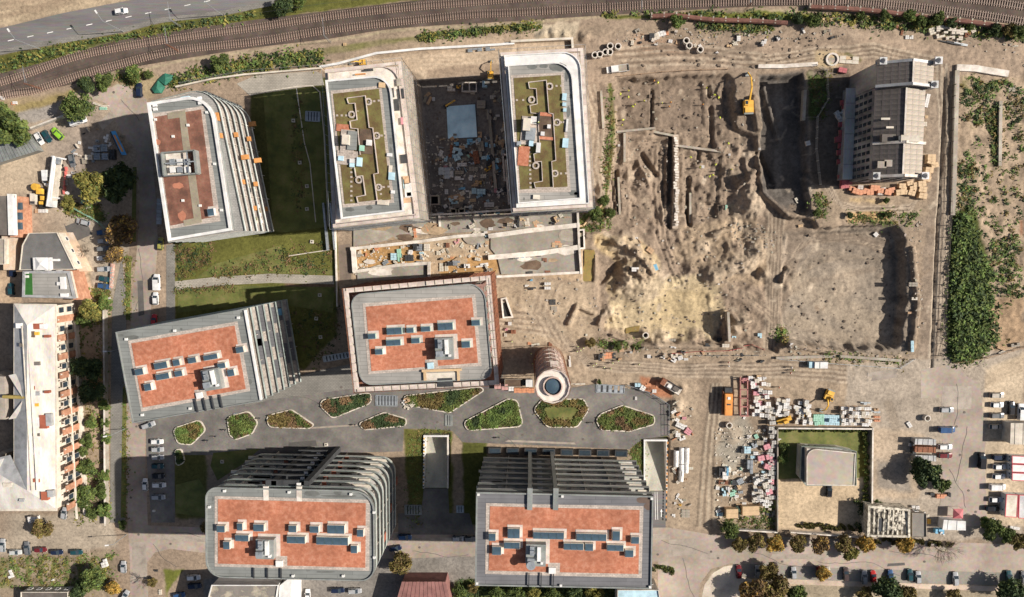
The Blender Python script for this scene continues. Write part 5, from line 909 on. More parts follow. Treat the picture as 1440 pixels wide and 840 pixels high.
# ---- small buildings
def flat_house(label, outline, h, m, roofm, par=.35, parm=None, cat='building', name='flat_roofed_building', kz=None, z0=0, win=True):
    q = [(p.x, p.y) for p in PP(outline, h)]; t = thing(name, label, cat, (sum(p[0] for p in q)/len(q), sum(p[1] for p in q)/len(q), 0))
    prism_part(t, 'wall', inset(q, .15), z0, h-.25, m); prism_part(t, 'roof', q, h-.25, h, roofm)
    if par: ring_part(t, 'parapet', q, inset(q, par), h-.3, h+.4, parm or m)
    if win and h > 3: windows(t, inset(q, .15), h*.5, 1.3, 1.4, 3.2, frame=M_WHITE)
    return t, q
t, q = flat_house('low dark felt-roofed building with a white roof tent at the left', '41,328 81,327 106,379 28,380 32,345', 6.5, M_CREAM, mat('dark_felt', (.15, .145, .14), (.13, .125, .12), scale=.3), .2)
p = P(61, 371, 7); mb = MB(); mb.box((p.x, p.y, 7.2), (5.6, 4.0, 1.4)); mb.box((p.x+4.2, p.y+1.2, 7.2), (2.4, .7, 1.2)); mb.tube((p.x, p.y, 7.9), (p.x, p.y, 8.7), 2.9, 4, r2=.2); mb.obj('white_canopy', M_WHITE, t)
mb = MB(); a, b = P(82, 327, 3), P(108, 382, 3); mb.prism([(a.x, a.y), (a.x+3, a.y), (b.x+3.5, b.y), (b.x, b.y)], 0, 2.5); mb.obj('side_porch', mat('pale_orange_render', (.55, .4, .28), (.62, .52, .42), scale=.4), t)
t, q = flat_house('low building with a beige roof terrace, white frame and a strip of artificial green turf', '33,381 98,381 107,420 32,418', 7.0, M_CREAM, M_MEMBL, .8, M_TIN)
prism_part(t, 'green_turf', [(p.x, p.y) for p in PP('35,383 45,383 46,415 34,415', 7.05)], 7, 7.12, cmat('artificial_turf', (.03, .13, .02)))
for x, y, w, h in ((90,398,2,5),(84,399,1.1,1.4),(39,384,1.4,.5),(39,389,1.3,1),(92,415,3,1.4)): p = P(x, y, 7); box_part(t, 'roof_unit', (p.x, p.y, 7.4), (w*.8, h*.8, .8), 0, M_WHITE)
mb = MB(); a, b = P(99, 380, 3), P(110, 421, 3); mb.prism([(a.x, a.y), (a.x+2.6, a.y), (b.x+2.6, b.y), (b.x, b.y)], 0, 5.5); mb.obj('brick_bay', M_BRICK, t)
for k in range(3): p = P(107+k*2.5, 390+k*12, 3); link('window', win_mesh(1.2, 2), t, (p.x-t.location.x+.8, p.y-t.location.y, 2.8), PI/2)
t, q = flat_house('grey-roofed brick building with a white parapet wall at the left edge above the yard', '-40,278 20,275 16,331 -40,331', 8, M_BRICK, M_LEAD, .0)
a = P(15, 302, 8.5); box_part(t, 'white_gable_wall', (a.x, a.y, 7.7), (1.8, 13.2, 1.8), -.03, M_WHITE); mb = MB(); p = P(26, 306, 4); mb.box((p.x, p.y, 2.9), (3.4, 13, 5.8), -.03); mb.obj('brick_bay', M_BRICK, t)
for k in range(3): p = P(27, 290+k*14, 6); box_part(t, 'roof_window', (p.x, p.y, 5.85), (2, 2.3, .3), 0, M_SKYL)
t, q = flat_house('brick annexe with tall windows below the crane yard at the left edge', '-40,336 8,336 8,372 -40,372', 6, M_CREAM, M_LEADL, .2)
box_part(t, 'brick_bay', (*P(16, 352, 3).xy, 2.2), (4, 13, 4.4), 0, mat('pale_orange_render', (.55, .4, .28)))
def corrug(label, pts, h, m, n, cat='shed', along=0):
    q = PP(pts, h); t = thing('shed', label, cat, (sum(p.x for p in q)/4, sum(p.y for p in q)/4, 0)); prism_part(t, 'wall', inset([(p.x, p.y) for p in q], .2), 0, h-.1, m)
    for k in range(n):
        u0, u1 = k/n+.004, (k+1)/n-.004; mb = MB(); z = h+(.1 if k % 2 else 0); mb.prism([(p.x, p.y) for p in (q[0].lerp(q[1], u0), q[0].lerp(q[1], u1), q[3].lerp(q[2], u1), q[3].lerp(q[2], u0))], h-.1, z+.1); mb.obj('roof_sheet', m, t)
    return t
corrug('long corrugated grey shed roof beside the big tree at the left edge', '-60,222 36,186 54,212 -60,248', 3.2, M_GREYM, 26)
t, q = flat_house('low blue-grey roofed annexe under the south edge of the bottom centre block', '868,829 926,829 932,870 868,870', 8, M_CREAM, M_LBLUE, .2)
corrug('dusky red sheet roof building at the bottom edge between the two southern blocks', '565,818 627,818 640,870 550,870', 7, mat('dusky_red_roof', (.27, .125, .11), (.22, .1, .09), scale=.4), 12, 'building')
t, q = flat_house('building with a patched grey roof and a white gable wall at the bottom edge', '298,822 392,822 385,870 285,870', 12, M_WHITE, mat('patched_grey_roof', (.2, .18, .16), (.42, .37, .28), scale=.35), .3)
prism_part(t, 'white_gable_wall', [(p.x, p.y) for p in PP('393,824 409,811 409,870 390,870', 11)], 0, 11, M_WHITE)
t, q = flat_house('small grey flat-roofed hut at the bottom left corner behind the yellow tree', '30,832 96,832 96,870 30,870', 4, M_CREAM, M_LEAD, .2)
# house with beige roof
hp = [(p.x, p.y) for p in PP('1134,630 1203,637 1201,683 1134,682', 7)]; t = thing('house', 'modern villa with a smooth beige roof inside the walled green garden', 'house', (sum(p[0] for p in hp)/4, sum(p[1] for p in hp)/4, 0))
ho = rounded(hp, [3.5, 0, 0, 0]) if False else rounded(hp, [0, 0, 0, 0]); rp = rounded(hp, [3, 0, 0, 0]); prism_part(t, 'wall', inset(hp, .3), 0, 6.6, M_CREAM); windows(t, inset(hp, .3), 3.2, 1.6, 2, 3); prism_part(t, 'roof', rp, 6.6, 7, mat('smooth_beige_roof', (.40, .34, .285), (.385, .325, .27), c3=(.415, .355, .3), scale=.05)); ring_part(t, 'parapet', rp, inset(rp, .25), 6.9, 7.2, M_CONCL)
lo = [(p.x, p.y) for p in PP('1126,627 1180,629 1203,634 1203,682 1132,682 1124,672', 4)]; prism_part(t, 'lower_roof', lo, 3.6, 4, M_GREYM); prism_part(t, 'ground_storey', inset(lo, .3), 0, 3.6, M_CREAM); ring_part(t, 'railing', lo, inset(lo, .08), 4, 4.9, M_RAIL)
# ruined building with crumbling roof
rq = [(p.x, p.y) for p in PP('1222,712 1281,717 1281,757 1220,756', 6)]; t = thing('ruined_building', 'roofless crumbling building with peeling off-white beams beside the walled garden', 'ruin', (sum(p[0] for p in rq)/4, sum(p[1] for p in rq)/4, 0))
PEEL = mat('peeling_roof', (.55, .5, .4), (.1, .085, .07), c3=(.72, .66, .55), scale=.9); prism_part(t, 'wall', inset(rq, .2), 0, 4.6, PEEL); ring_part(t, 'parapet', rq, inset(rq, .7), 4.2, 5.6, PEEL)
rr = random.Random(8)
for i in range(9):
    u = (i+.5)/9; a = Vector(rq[0]).lerp(Vector(rq[1]), u); b = Vector(rq[3]).lerp(Vector(rq[2]), u); c = (a+b)/2; box_part(t, 'roof_beam', (c.x, c.y, 4.9+rr.uniform(0, .3)), (.5, (a-b).length-1.5, .5), rr.uniform(-.02, .02), PEEL)
for i in range(30):
    a = Vector(rq[0]).lerp(Vector(rq[1]), rr.uniform(.05, .95)); b = Vector(rq[3]).lerp(Vector(rq[2]), rr.uniform(.05, .95)); c = a.lerp(b, rr.uniform(.05, .95)); box_part(t, 'broken_slab', (c.x, c.y, 4.8+rr.uniform(0, .3)), (rr.uniform(.8, 2.4), rr.uniform(.6, 1.8), .25), rr.uniform(0, 3), PEEL)
box_part(t, 'roof_opening', (*P(1240, 738, 5).xy, 5.0), (2.2, 4.4, .4), 0, M_DARK)
flat_house('grey-roofed shed attached to the ruined building', '1282,721 1302,722 1302,755 1282,755', 4, M_CONC, mat('grey_felt', (.22, .2, .175), (.2, .18, .16), scale=.4), .1)
# ================================================================ railway
def curve_pts(s, step): 
    a = [P(x, y) for x, y in spline(pl(s), 10)]; out = [a[0]]; acc = 0
    seg = [(a[i+1]-a[i]).length for i in range(len(a)-1)]; tot = sum(seg); n = int(tot/step); res = []; i = 0; d0 = 0
    for k in range(n):
        d = k*step
        while d0+seg[i] < d: d0 += seg[i]; i += 1
        p = a[i].lerp(a[i+1], (d-d0)/seg[i]); res.append((p, math.atan2(a[i+1].y-a[i].y, a[i+1].x-a[i].x)))
    return res
sm = MB(); sm.box((0, 0, 0), (.26, 2.5, .2)); sme = sm.mesh('sleeper', M_SLEEP)
for lab, s in (('railway track nearer the road, running along the top of the picture', '-330,205 -120,148 15,112 100,82 175,66 250,54 360,39 460,24 560,12 660,4 760,-4 900,-10 1080,-14 1240,-12 1367,0 1440,10 1600,38'),
               ('railway track nearer the building site, curving along the top of the picture', '-330,232 -120,170 0,136 50,127 110,107 175,89 250,71 360,59 460,43 560,31 660,21 720,18.5 845,11 970,5 1080,2 1180,2.5 1240,6 1330,15 1440,31 1600,64')):
    c = curve_pts(s, .8); vis = [i for i, (p, r) in enumerate(c) if -3 < topx(np.array([p.x]), np.array([p.y]))[0][0] < 1443 and topx(np.array([p.x]), np.array([p.y]))[1][0] > -3]
    t = thing('railway_track', lab, 'railway track', (c[len(c)//2][0].x, c[len(c)//2][0].y, 0)); o = WL[t.name]; single = set(vis[:300]); rest = MB()
    for i, (p, r) in enumerate(c):
        if i in single: link('sleeper', sme, t, (p.x-o[0], p.y-o[1], .2+random.uniform(-.01, .02)), r)
        else: rest.box((p.x, p.y, .2), (.26, 2.5, .2), r)
    rest.obj('sleepers', M_SLEEP, t, kind='stuff', fix=False)
    for sd in (-.72, .72):
        mb = MB(); q = [(p.x-math.sin(r)*sd, p.y+math.cos(r)*sd) for p, r in c[::4]]
        for a, b in zip(q, q[1:]): d = Vector((b[1]-a[1], a[0]-b[0])).normalized()*.06; mb.prism([(a[0]+d.x, a[1]+d.y), (b[0]+d.x, b[1]+d.y), (b[0]-d.x, b[1]-d.y), (a[0]-d.x, a[1]-d.y)], .3, .45)
        mb.obj('rail', M_RAILS, t)
# ================================================================ street lamps, masts
def lamp_post(label, bx, by, ax=-9, h=11.5, side=(-.55, .84), cat='street lamp', L=2.8):
    b = P(bx, by); t = thing('street_lamp', label, cat, (b.x, b.y, 0)); mb = MB(); mb.tube((b.x, b.y, 0), (b.x, b.y, h), .14, 6, r2=.09); mb.obj('pole', M_STEEL, t)
    e = (b.x+side[0]*L, b.y+side[1]*L, h+.3); mb = MB(); mb.tube((b.x, b.y, h), e, .08, 5); mb.obj('arm', M_STEEL, t); mb = MB(); mb.box((e[0]+side[0]*.4, e[1]+side[1]*.4, e[2]), (1.2, .45, .2), math.atan2(side[1], side[0])); mb.obj('lamp_head', M_WHITE, t)
lamp_post('leftmost tall street lamp leaning over the highway edge', 57, 69.5); lamp_post('tall street lamp at the highway edge below the white car', 174, 45); lamp_post('rightmost tall street lamp at the highway edge near the top', 313.5, 22)
lamp_post('slim street lamp at the kerb left of the tilted west block', 176, 489, h=8, side=(-1, 0), L=1.6); lamp_post('slim street lamp between the yard trees and the west street', 190, 240, h=8, side=(-1, 0), L=2); lamp_post('slim street lamp on the pavement below the tilted west block', 176, 603, h=8, side=(-1, -.2), L=1.6)
lamp_post('slim street lamp by the crossing at the bottom left', 178, 752, h=8, side=(-1, -.1), L=1.6)
for i, (x, y, lab) in enumerate(((255, 38, 'lattice mast on the verge between highway and railway'), (58, 125, 'lattice mast beside the tracks at the far left'), (465, 60, 'lattice mast south of the tracks above the garden corner'), (251, 72, 'thin lattice mast standing between the two tracks'), (898, 22, 'lattice mast south of the tracks left of the brown pipeline'), (1046, 16, 'lattice mast over the pipeline gap near the track'), (1190, 8, 'lattice mast above the pipeline north of the old mill'))):
    b = P(x, y); t = thing('catenary_mast', lab, 'railway mast', (b.x, b.y, 0)); mb = MB()
    for dx in (-.2, .2):
        for dy in (-.2, .2): mb.tube((b.x+dx, b.y+dy, 0), (b.x+dx*.6, b.y+dy*.6, 8), .05, 4)
    for k in range(8): mb.tube((b.x-.2, b.y-.2, k), (b.x+.2, b.y+.2, k+1), .03, 3)
    mb.obj('lattice_post', M_RUSTY if i % 2 else M_STEEL, t); mb = MB(); mb.tube((b.x, b.y, 7.5), (b.x-.3, b.y+5.5, 7.8), .06, 4); mb.tube((b.x, b.y, 6.5), (b.x-.2, b.y+3, 7.7), .04, 4); mb.obj('cantilever', M_STEEL, t)
mb = MB()
for dy in (0, 5.3):
    q = [(p.x, p.y) for p in PP('-100,172 58,118 255,68 465,38 700,16 898,8 1100,-2 1300,6 1500,30')]
    for a, b in zip(q, q[1:]): mb.tube((a[0], a[1]+dy, 6.5), (b[0], b[1]+dy, 6.5), .03, 3)
solo(mb, 'overhead_wire', M_DARK, 'pair of thin overhead wires above the railway tracks', 'overhead wire')
# brown pipeline along the railway
for (s, lab) in (('915,25 950,24 965,26 1000,30 1040,31 1080,33 1136,37', 'western length of the rusty brown pipeline on pale supports beside the tracks'), ('1136,12 1180,14 1240,19 1300,27 1360,33 1440,45 1500,55', 'eastern length of the rusty brown pipeline on pale supports beside the tracks')):
    c = curve_pts(s, 3.9); t = thing('pipeline', lab, 'pipeline', (c[0][0].x, c[0][0].y, 0))
    for i in range(len(c)-1):
        mb = MB(); mb.tube((c[i][0].x, c[i][0].y, 1.5), (c[i+1][0].x, c[i+1][0].y, 1.5), .75, 8); mb.obj('pipe_section', M_PIPE, t)
        mb = MB(); mb.box((c[i][0].x, c[i][0].y+.2, 1.2), (.45, 1.5, 1.9), c[i][1]); mb.obj('pipe_support', M_CONC, t)
# ================================================================ cars
def car_meshes(kind):
    L, Wd, Hh = {'hatch': (4.3, 1.78, 1.5), 'estate': (4.7, 1.82, 1.5), 'van': (5.4, 2.0, 2.1), 'suv': (4.7, 1.9, 1.7)}[kind]; h = L/2; w = Wd/2
    if kind == 'van': st = [(-h, .5, 1.25, .96), (-h+.15, .35, 1.3, 1), (h-1.3, .35, 1.25, 1), (h-.5, .35, 1.05, .97), (h, .45, .85, .82)]; cab = (-h+.08, -h+.2, h-1.9, h-1.05)
    elif kind == 'hatch': st = [(-h, .5, .88, .85), (-h+.25, .32, .95, .97), (-.2, .32, .97, 1), (h-1.2, .32, .96, .99), (h-.35, .32, .82, .93), (h, .45, .66, .74)]; cab = (-h+.1, -h+.6, h-2.0, h-1.15)
    else: st = [(-h, .5, .92, .86), (-h+.25, .32, 1.0, .97), (-.2, .32, 1.0, 1), (h-1.3, .32, .98, .99), (h-.35, .32, .84, .93), (h, .45, .66, .76)]; cab = (-h+.06, -h+.4 if kind == 'estate' else -h+.35, h-2.15, h-1.25)
    b = MB(); prev = None
    for x, z0, z1, ws in st:
        i = len(b.v); ww = w*ws; b.v += [(x, -ww*.94, z0), (x, -ww, (z0+z1)/2), (x, -ww*.93, z1), (x, -ww*.5, z1+.05), (x, ww*.5, z1+.05), (x, ww*.93, z1), (x, ww, (z0+z1)/2), (x, ww*.94, z0)]
        if prev is not None:
            for k in range(8): j = (k+1) % 8; b.f.append([prev+k, prev+j, i+j, i+k]); b.m.append(0)
        else: b.f.append([i+k for k in range(8)]); b.m.append(0)
        prev = i
    b.f.append([prev+k for k in reversed(range(8))]); b.m.append(0)
    r0, r1, f1, f0 = cab; zb = st[1][2]; zt = Hh; wb = w*.92; wt = w*.76 if kind != 'van' else w*.9
    b.prism([(r1, -wt), (f1, -wt), (f1+.08, -wt*.5), (f1+.08, wt*.5), (f1, wt), (r1, wt), (r1-.06, wt*.5), (r1-.06, -wt*.5)], zt-.06, zt)
    for sx in (-1, 1):     # roof pillars
        for (xb, xt) in ((r0, r1), (f0, f1), ((r0+f0)/2, (r1+f1)/2)): b.tube((xb, sx*wb, zb-.02), (xt, sx*wt, zt-.03), .05, 4)
        b.box((f0-.25, sx*(w+.1), zb+.08), (.18, .2, .14))
    if kind == 'van': b.prism([(r1-.1, -wb), ((f1+r1)/2+.6, -wb), ((f1+r1)/2+.6, wb), (r1-.1, wb)], zb, zt-.02)
    G_ = {}
    def quad(nm, pts, th=None): m = MB(); m.face(pts); c = sum((Vector(p) for p in pts), Vector())/4; m.face([tuple(Vector(p)*.98+c*.02-Vector((0, 0, .03))) for p in reversed(pts)]); G_[nm] = m.mesh(nm, M_GLASS)
    quad('windscreen', [(f0, -wb*.92, zb+.03), (f0, wb*.92, zb+.03), (f1+.03, wt*.94, zt-.04), (f1+.03, -wt*.94, zt-.04)])
    quad('rear_window', [(r0, wb*.9, zb+.03), (r0, -wb*.9, zb+.03), (r1-.03, -wt*.92, zt-.04), (r1-.03, wt*.92, zt-.04)])
    for s_, nm in ((-1, 'side_window_a'), (1, 'side_window_b')): quad(nm, [(r0+.1, s_*wb, zb+.02), (f0-.1, s_*wb, zb+.02), (f1, s_*wt, zt-.05), (r1, s_*wt, zt-.05)])
    wh = MB(); wh.tube((0, -.11, 0), (0, .11, 0), .32, 12); wm = wh.mesh('wheel', M_BLK)
    hl = MB(); hl.box((0, 0, 0), (.12, .34, .14)); hm = hl.mesh('headlight', M_WHITE); tl = MB(); tl.box((0, 0, 0), (.1, .3, .18)); tm = tl.mesh('tail_light', cmat('tail_light_red', (.45, .02, .02)))
    return dict(body=b.mesh('body', cmat('car_paint', (.5, .5, .5))), G=G_, wheel=wm, hl=hm, tl=tm, L=L, w=w, st=st)
CM = {k: car_meshes(k) for k in ('hatch', 'estate', 'van', 'suv')}
PAINT = {n: cmat('car_paint_'+n, c, .22, .1, .6) for n, c in dict(white=(.8, .8, .79), silver=(.42, .43, .44), grey=(.17, .175, .18), black=(.014, .014, .017), blue=(.03, .09, .22), navy=(.015, .025, .06), red=(.5, .015, .015), maroon=(.16, .015, .02), teal=(.015, .07, .085), lime=(.3, .62, .02), brown=(.08, .055, .05), olive=(.38, .36, .08), pale=(.55, .57, .55), beige=(.5, .45, .38)).items()}
def car(x, y, deg, paint, kind, label, group=None, z=None, zz=None):
    c = CM[kind]; g = P(x, y, .7 if zz is None else zz+.7); z = max(gz(g.x, g.y), 0.03) if zz is None else zz
    t = thing('parked_car' if group != 'moving' else 'car', label, 'van' if kind == 'van' else 'car', (g.x, g.y, z), math.radians(deg), None if group == 'moving' else group)
    o = link('body', c['body'], t); o.material_slots[0].link = 'OBJECT'; o.material_slots[0].material = PAINT[paint]
    for nm, me in c['G'].items(): link('side_window' if 'side' in nm else nm, me, t)
    h = c['L']/2
    for sx in (-h+.8, h-.85):
        for sy in (-c['w']+.1, c['w']-.1): link('wheel', c['wheel'], t, (sx, sy, .32))
    for sy in (-.55, .55): link('headlight', c['hl'], t, (h-.12, sy*1.05, .66)); link('tail_light', c['tl'], t, (-h+.03, sy*1.1, .78))
    return t
CARS = [  # x, y, heading, paint, kind, label, group
(170.5,16,8,'white','hatch','white hatchback driving on the highway','moving'),(55.5,195,-62,'white','hatch','white hatchback leftmost of the three beside the grey shed roof','yard'),(66,192,-60,'teal','hatch','dark teal car between the white and the lime green one','yard'),(81,188,135,'lime','suv','lime green car with white roof panel in the upper yard','yard'),(111,171,18,'white','van','white van below the dense bush in the upper yard','yard'),(196,127,90,'navy','estate','dark blue car alone by the green tarpaulin near the railway','yard'),(101.5,226,-82,'grey','hatch','dark grey car left of the stacked lumber in the crane yard','yard'),(66.5,251,-88,'white','van','white pickup van beside the white crane boom','yard'),(117,312.5,165,'silver','estate','silver estate parked alone south of the round yard tree','yard'),
(145,327,5,'blue','hatch','blue car topmost of the row under the brown tree','row'),(146,339,5,'silver','hatch','pale silver car second from the top in the row by the brown tree','row'),(145,350,4,'grey','hatch','bluish grey car third in the row by the brown tree','row'),(145,363,5,'white','hatch','white car fourth in the row by the brown tree','row'),(147,378.5,3,'silver','estate','silver car fifth in the row, beside the colourful wall','row'),(147.5,392.5,-12,'teal','hatch','dark teal car above the blue one in the row','row'),(146,402.5,-10,'blue','hatch','bright blue car lowest in the row below the brown tree','row'),
(19.5,350,90,'black','estate','black car beside the low felt-roofed building at far left','left'),(18,380,88,'navy','estate','dark blue van-like car above another at the far left','left'),(16,407,90,'teal','hatch','dark teal car lowest of three beside the beige roof terrace','left'),
(226,343,86,'olive','hatch','yellow-green car partly in the shade at the foot of the brown-roofed block','street'),(221,397,90,'white','van','white van on the street level with the garden path','street'),(219,420,90,'white','hatch','white hatchback right behind the white van on the street','street'),(217,451,88,'red','hatch','red car in the shade above the tilted west block','street'),
(221.5,632,0,'silver','hatch','silver car topmost in the shaded parking bays','bays'),(222,643,0,'silver','hatch','greyish car second in the shaded parking bays','bays'),(222,655.5,0,'teal','hatch','dark teal car third in the shaded parking bays','bays'),(223,669.5,0,'black','hatch','black car fourth in the shaded parking bays','bays'),(224,682,0,'white','estate','white estate in the shaded parking bays beside the upright white car','bays'),(204.5,681.5,90,'white','hatch','white car standing lengthways on the street beside the shaded bays','street'),(223,699,0,'silver','estate','silver estate lowest in the shaded parking bays','bays'),(209,598,20,'silver','estate','silver estate at the lower corner of the tilted west block','bays'),(221,621,0,'white','hatch','white car just above the shaded parking bays','bays'),
(4,767,88,'silver','estate','silver car in the bottom left corner','corner'),(38.5,771,95,'grey','estate','dark grey car standing upright left of the maroon one','corner'),(57,773,0,'maroon','hatch','dark maroon car in the bottom left row','corner'),(80,776.5,0,'navy','hatch','dark navy car between the maroon and teal ones at the bottom left','corner'),(107.5,776.5,0,'teal','hatch','dark teal car rightmost in the bottom left row','corner'),(22,776.5,0,'pale','hatch','pale grey car behind the upright grey one','corner'),(174,797.5,90,'silver','hatch','silver car on the verge at the bottom left crossing','corner'),(176,838,60,'silver','hatch','silver car cut by the bottom edge near the street','corner'),(90.5,722,80,'silver','hatch','silver car at the corner of the old white-roofed building','corner'),(85,745,10,'black','hatch','small black car in the shade','x'),
(272.5,812,2,'white','estate','white estate in the shade left of the patched grey roof','south'),(274,824,2,'navy','estate','dark blue estate just below the white one','south'),(252,837,8,'blue','hatch','blue-grey car at the bottom edge near the small lawn','south'),(569.5,755.5,0,'blue','estate','blue car alone right of the bottom left block','south'),(645,757.5,0,'silver','estate','silver car in front of the ramp mouth','south'),(661,758,0,'grey','hatch','grey car partly under the bottom centre block','south'),(556,771,8,'navy','hatch','dark car half hidden by the bottom left block','south'),(475,830,0,'navy','estate','dark blue car in the shaded bottom yard','south'),(499,831,2,'silver','estate','silver car beside the dark blue one in the bottom yard','south'),(433,837,90,'white','hatch','white car upright at the bottom edge','south'),
(1039,804,92,'maroon','estate','dark red car leftmost on the lower parking road','avenue'),(1065.5,804,92,'silver','hatch','silver car second on the lower parking road','avenue'),(1090,800,92,'brown','hatch','dark brown car under the autumn tree by the parking road','avenue'),(1116,806,92,'silver','hatch','silver car right of the brown one on the parking road','avenue'),(1152,805,92,'maroon','hatch','reddish car half under a golden tree on the parking road','avenue'),(1164,806,95,'beige','hatch','pale beige car half under a golden tree on the parking road','avenue'),(1189.5,807.5,92,'brown','estate','dark brown estate standing alone on the parking road','avenue'),(1215.5,812,92,'silver','estate','silver car immediately left of the bright red one','avenue'),(1228,811,95,'red','hatch','bright red car on the lower parking road','avenue'),(1252,810,92,'blue','hatch','blue car right of the bright red one','avenue'),(1279.5,809,92,'teal','hatch','very dark teal car touching a silver one on the parking road','avenue'),(1291,812,92,'silver','hatch','silver car right of the very dark teal one','avenue'),(1343.5,814,94,'silver','estate','silver estate standing alone far right on the parking road','avenue'),(1418.5,812,92,'teal','estate','dark blue-green car near the right end of the parking road','avenue'),(1439,812,92,'grey','hatch','grey car at the right end of the parking road','avenue'),
(1331,576.5,0,'silver','estate','silver estate topmost at the lot road','lot'),(1331,604,0,'blue','van','blue and white van beside the concrete ring','lot'),(1329,628.5,0,'white','estate','white estate beside the row of tin sheds','lot'),(1329,640.5,0,'maroon','estate','dark maroon estate just below the white one by the tin sheds','lot'),(1380,647.5,90,'black','van','large black van alone in the middle of the lot road','lot'),
(1402,556,0,'beige','estate','dusty grey-beige car topmost at the container offices','lot'),(1402,569.5,0,'white','hatch','white car second from the top at the container offices','lot'),(1402,584.5,0,'grey','estate','dark grey estate third from the top at the container offices','lot'),(1422,574,90,'black','estate','black-green car parked upright at the right edge','lot'),(1435,579,90,'white','van','white van parked upright at the right edge','lot'),(1400,600,0,'beige','hatch','cream car in front of the pale-roofed shed','lot'),(1405,643,0,'navy','estate','very dark car topmost beside the red and white containers','lot'),(1405.5,656.5,0,'white','hatch','upper of two adjoining white cars beside the red and white containers','lot'),(1404.5,670,0,'white','hatch','lower of two adjoining white cars beside the red and white containers','lot'),(1402,684.5,0,'white','van','long white van below the two white cars','lot'),(1400,702.5,0,'white','hatch','white car above the black one at the lower containers','lot'),(1395.5,715,0,'black','estate','black car lowest at the container offices','lot'),(1393,742,80,'maroon','hatch','dark red car half under the green tree in the lower right','lot'),
(1166,690.5,88,'black','hatch','black car parked against the villa','villa')]
GN = dict(yard='cars in the upper left yard', row='cars in the row beside the brown tree', left='cars at the far left edge', street='cars along the west street', bays='cars in the shaded parking bays', corner='cars in the bottom left corner', south='cars between the southern blocks', avenue='cars on the lower parking road', lot='cars in the dirt lot', moving='moving', villa=None)
for c in CARS:
    if c[6] == 'x': continue
    car(*c[:6], group=GN[c[6]])
def truck(name, label, x, y, deg, parts, cat='truck'):
    g = G(x, y); t = thing(name, label, cat, (g.x, g.y, g.z), math.radians(deg))
    for nm, c, d, m in parts:
        mb = MB()
        if nm == 'wheel': mb.tube((c[0], c[1]-.15, c[2]), (c[0], c[1]+.15, c[2]), d, 10)
        elif nm in ('boom', 'drum', 'hose', 'dipper', 'tank'): mb.tube(c[:3], c[3:], d, 8)
        else: mb.box(c, d)
        link(nm, mb.mesh(nm, m), t)
    return t
WH = lambda xs, w, r=.5: [('wheel', (x, s*w, r), r, M_BLK) for x in xs for s in (-1, 1)]
truck('pickup_truck', 'white pickup with an open load bed on the dirt track above the excavation', 869, 98, 187, [('cab', (1.2, 0, 1.2), (2.3, 2, 1.4), M_WHITE), ('windscreen', (2.45, 0, 1.3), (.3, 1.7, .9), M_GLASS), ('bonnet', (3.1, 0, .9), (1.3, 1.9, .7), M_WHITE), ('load_bed', (-1.6, 0, .85), (3.4, 2.1, .5), M_CONC), ('bed_side', (-1.6, 1.05, 1.2), (3.4, .1, .5), M_WHITE), ('bed_side', (-1.6, -1.05, 1.2), (3.4, .1, .5), M_WHITE), ('tailgate', (-3.3, 0, 1.2), (.1, 2.1, .6), M_GREYM)]+WH((-2.3, 2.4), .95, .4), 'pickup truck')
truck('dump_truck', 'truck with white cab and long empty grey bed beside the brick tower', 729, 537, 0, [('cab', (3.6, 0, 1.6), (2.2, 2.4, 2.2), M_WHITE), ('windscreen', (4.75, 0, 2), (.15, 2, 1), M_GLASS), ('chassis', (-.5, 0, .8), (8, 1.4, .4), M_DARK), ('bed_floor', (-1.6, 0, 1.3), (5.8, 2.4, .2), M_MULCH), ('bed_side', (-1.6, 1.2, 1.8), (5.8, .12, 1), M_CONC), ('bed_side', (-1.6, -1.2, 1.8), (5.8, .12, 1), M_CONC), ('bed_side', (-4.5, 0, 1.8), (.12, 2.4, 1), M_CONC), ('engine_block', (2, 0, 1.4), (1, 1.8, 1.2), M_BLK)]+WH((-3.5, -2.2, 3.6), 1.05), 'truck')
truck('lorry', 'orange box lorry parked in the material yard', 1021, 565, 90, [('cargo_box', (-.3, 0, 2.1), (7.2, 2.5, 2.4), M_OR2), ('roof_panel', (-.3, 0, 3.33), (6.8, 2.2, .08), M_OR2), ('roof_hatch', (1.9, 0, 3.45), (.9, .9, .15), M_WHITE), ('roof_hatch', (-.2, 0, 3.42), (.5, 1.2, .1), M_DARK), ('cab', (4.4, 0, 1.6), (1.6, 2.3, 2), M_DARK), ('chassis', (0, 0, .8), (9, 1.4, .4), M_RUSTY), ('ladder', (0, 1.55, 1.6), (8, .12, 1.5), M_RUSTY)]+WH((-2.8, -1.6, 3.6), 1.05), 'lorry')
truck('delivery_truck', 'small truck with a pale blue cab and white box on the site road', 1146, 512, 180, [('cab', (1.9, 0, 1.2), (1.6, 2, 1.6), M_LBLUE), ('windscreen', (2.75, 0, 1.4), (.12, 1.7, .8), M_GLASS), ('cargo_box', (-1.1, 0, 1.6), (4.2, 2.1, 1.9), M_WHITE), ('box_band', (-.6, 0, 2.57), (.3, 2.0, .06), M_GREYM)]+WH((-2, 2), .9, .4), 'truck')
truck('skip_truck', 'old flatbed loaded with scrap beside the reddish soil heap', 945, 544, -32, [('load_bed', (0, 0, 1.1), (6, 2.4, .3), M_CONCL), ('bed_side', (0, 1.2, 1.5), (6, .12, .8), M_DARK), ('bed_side', (0, -1.2, 1.5), (6, .12, .8), M_DARK), ('cab', (-3.8, 0, 1.6), (1.6, 2.2, 1.8), M_RUSTY), ('scrap', (1, .2, 1.6), (2, 1.4, .7), M_LEAD), ('scrap', (-1.2, -.2, 1.5), (1.4, 1.2, .6), M_WHITE)]+WH((-3.4, 1.8), 1.0), 'truck')
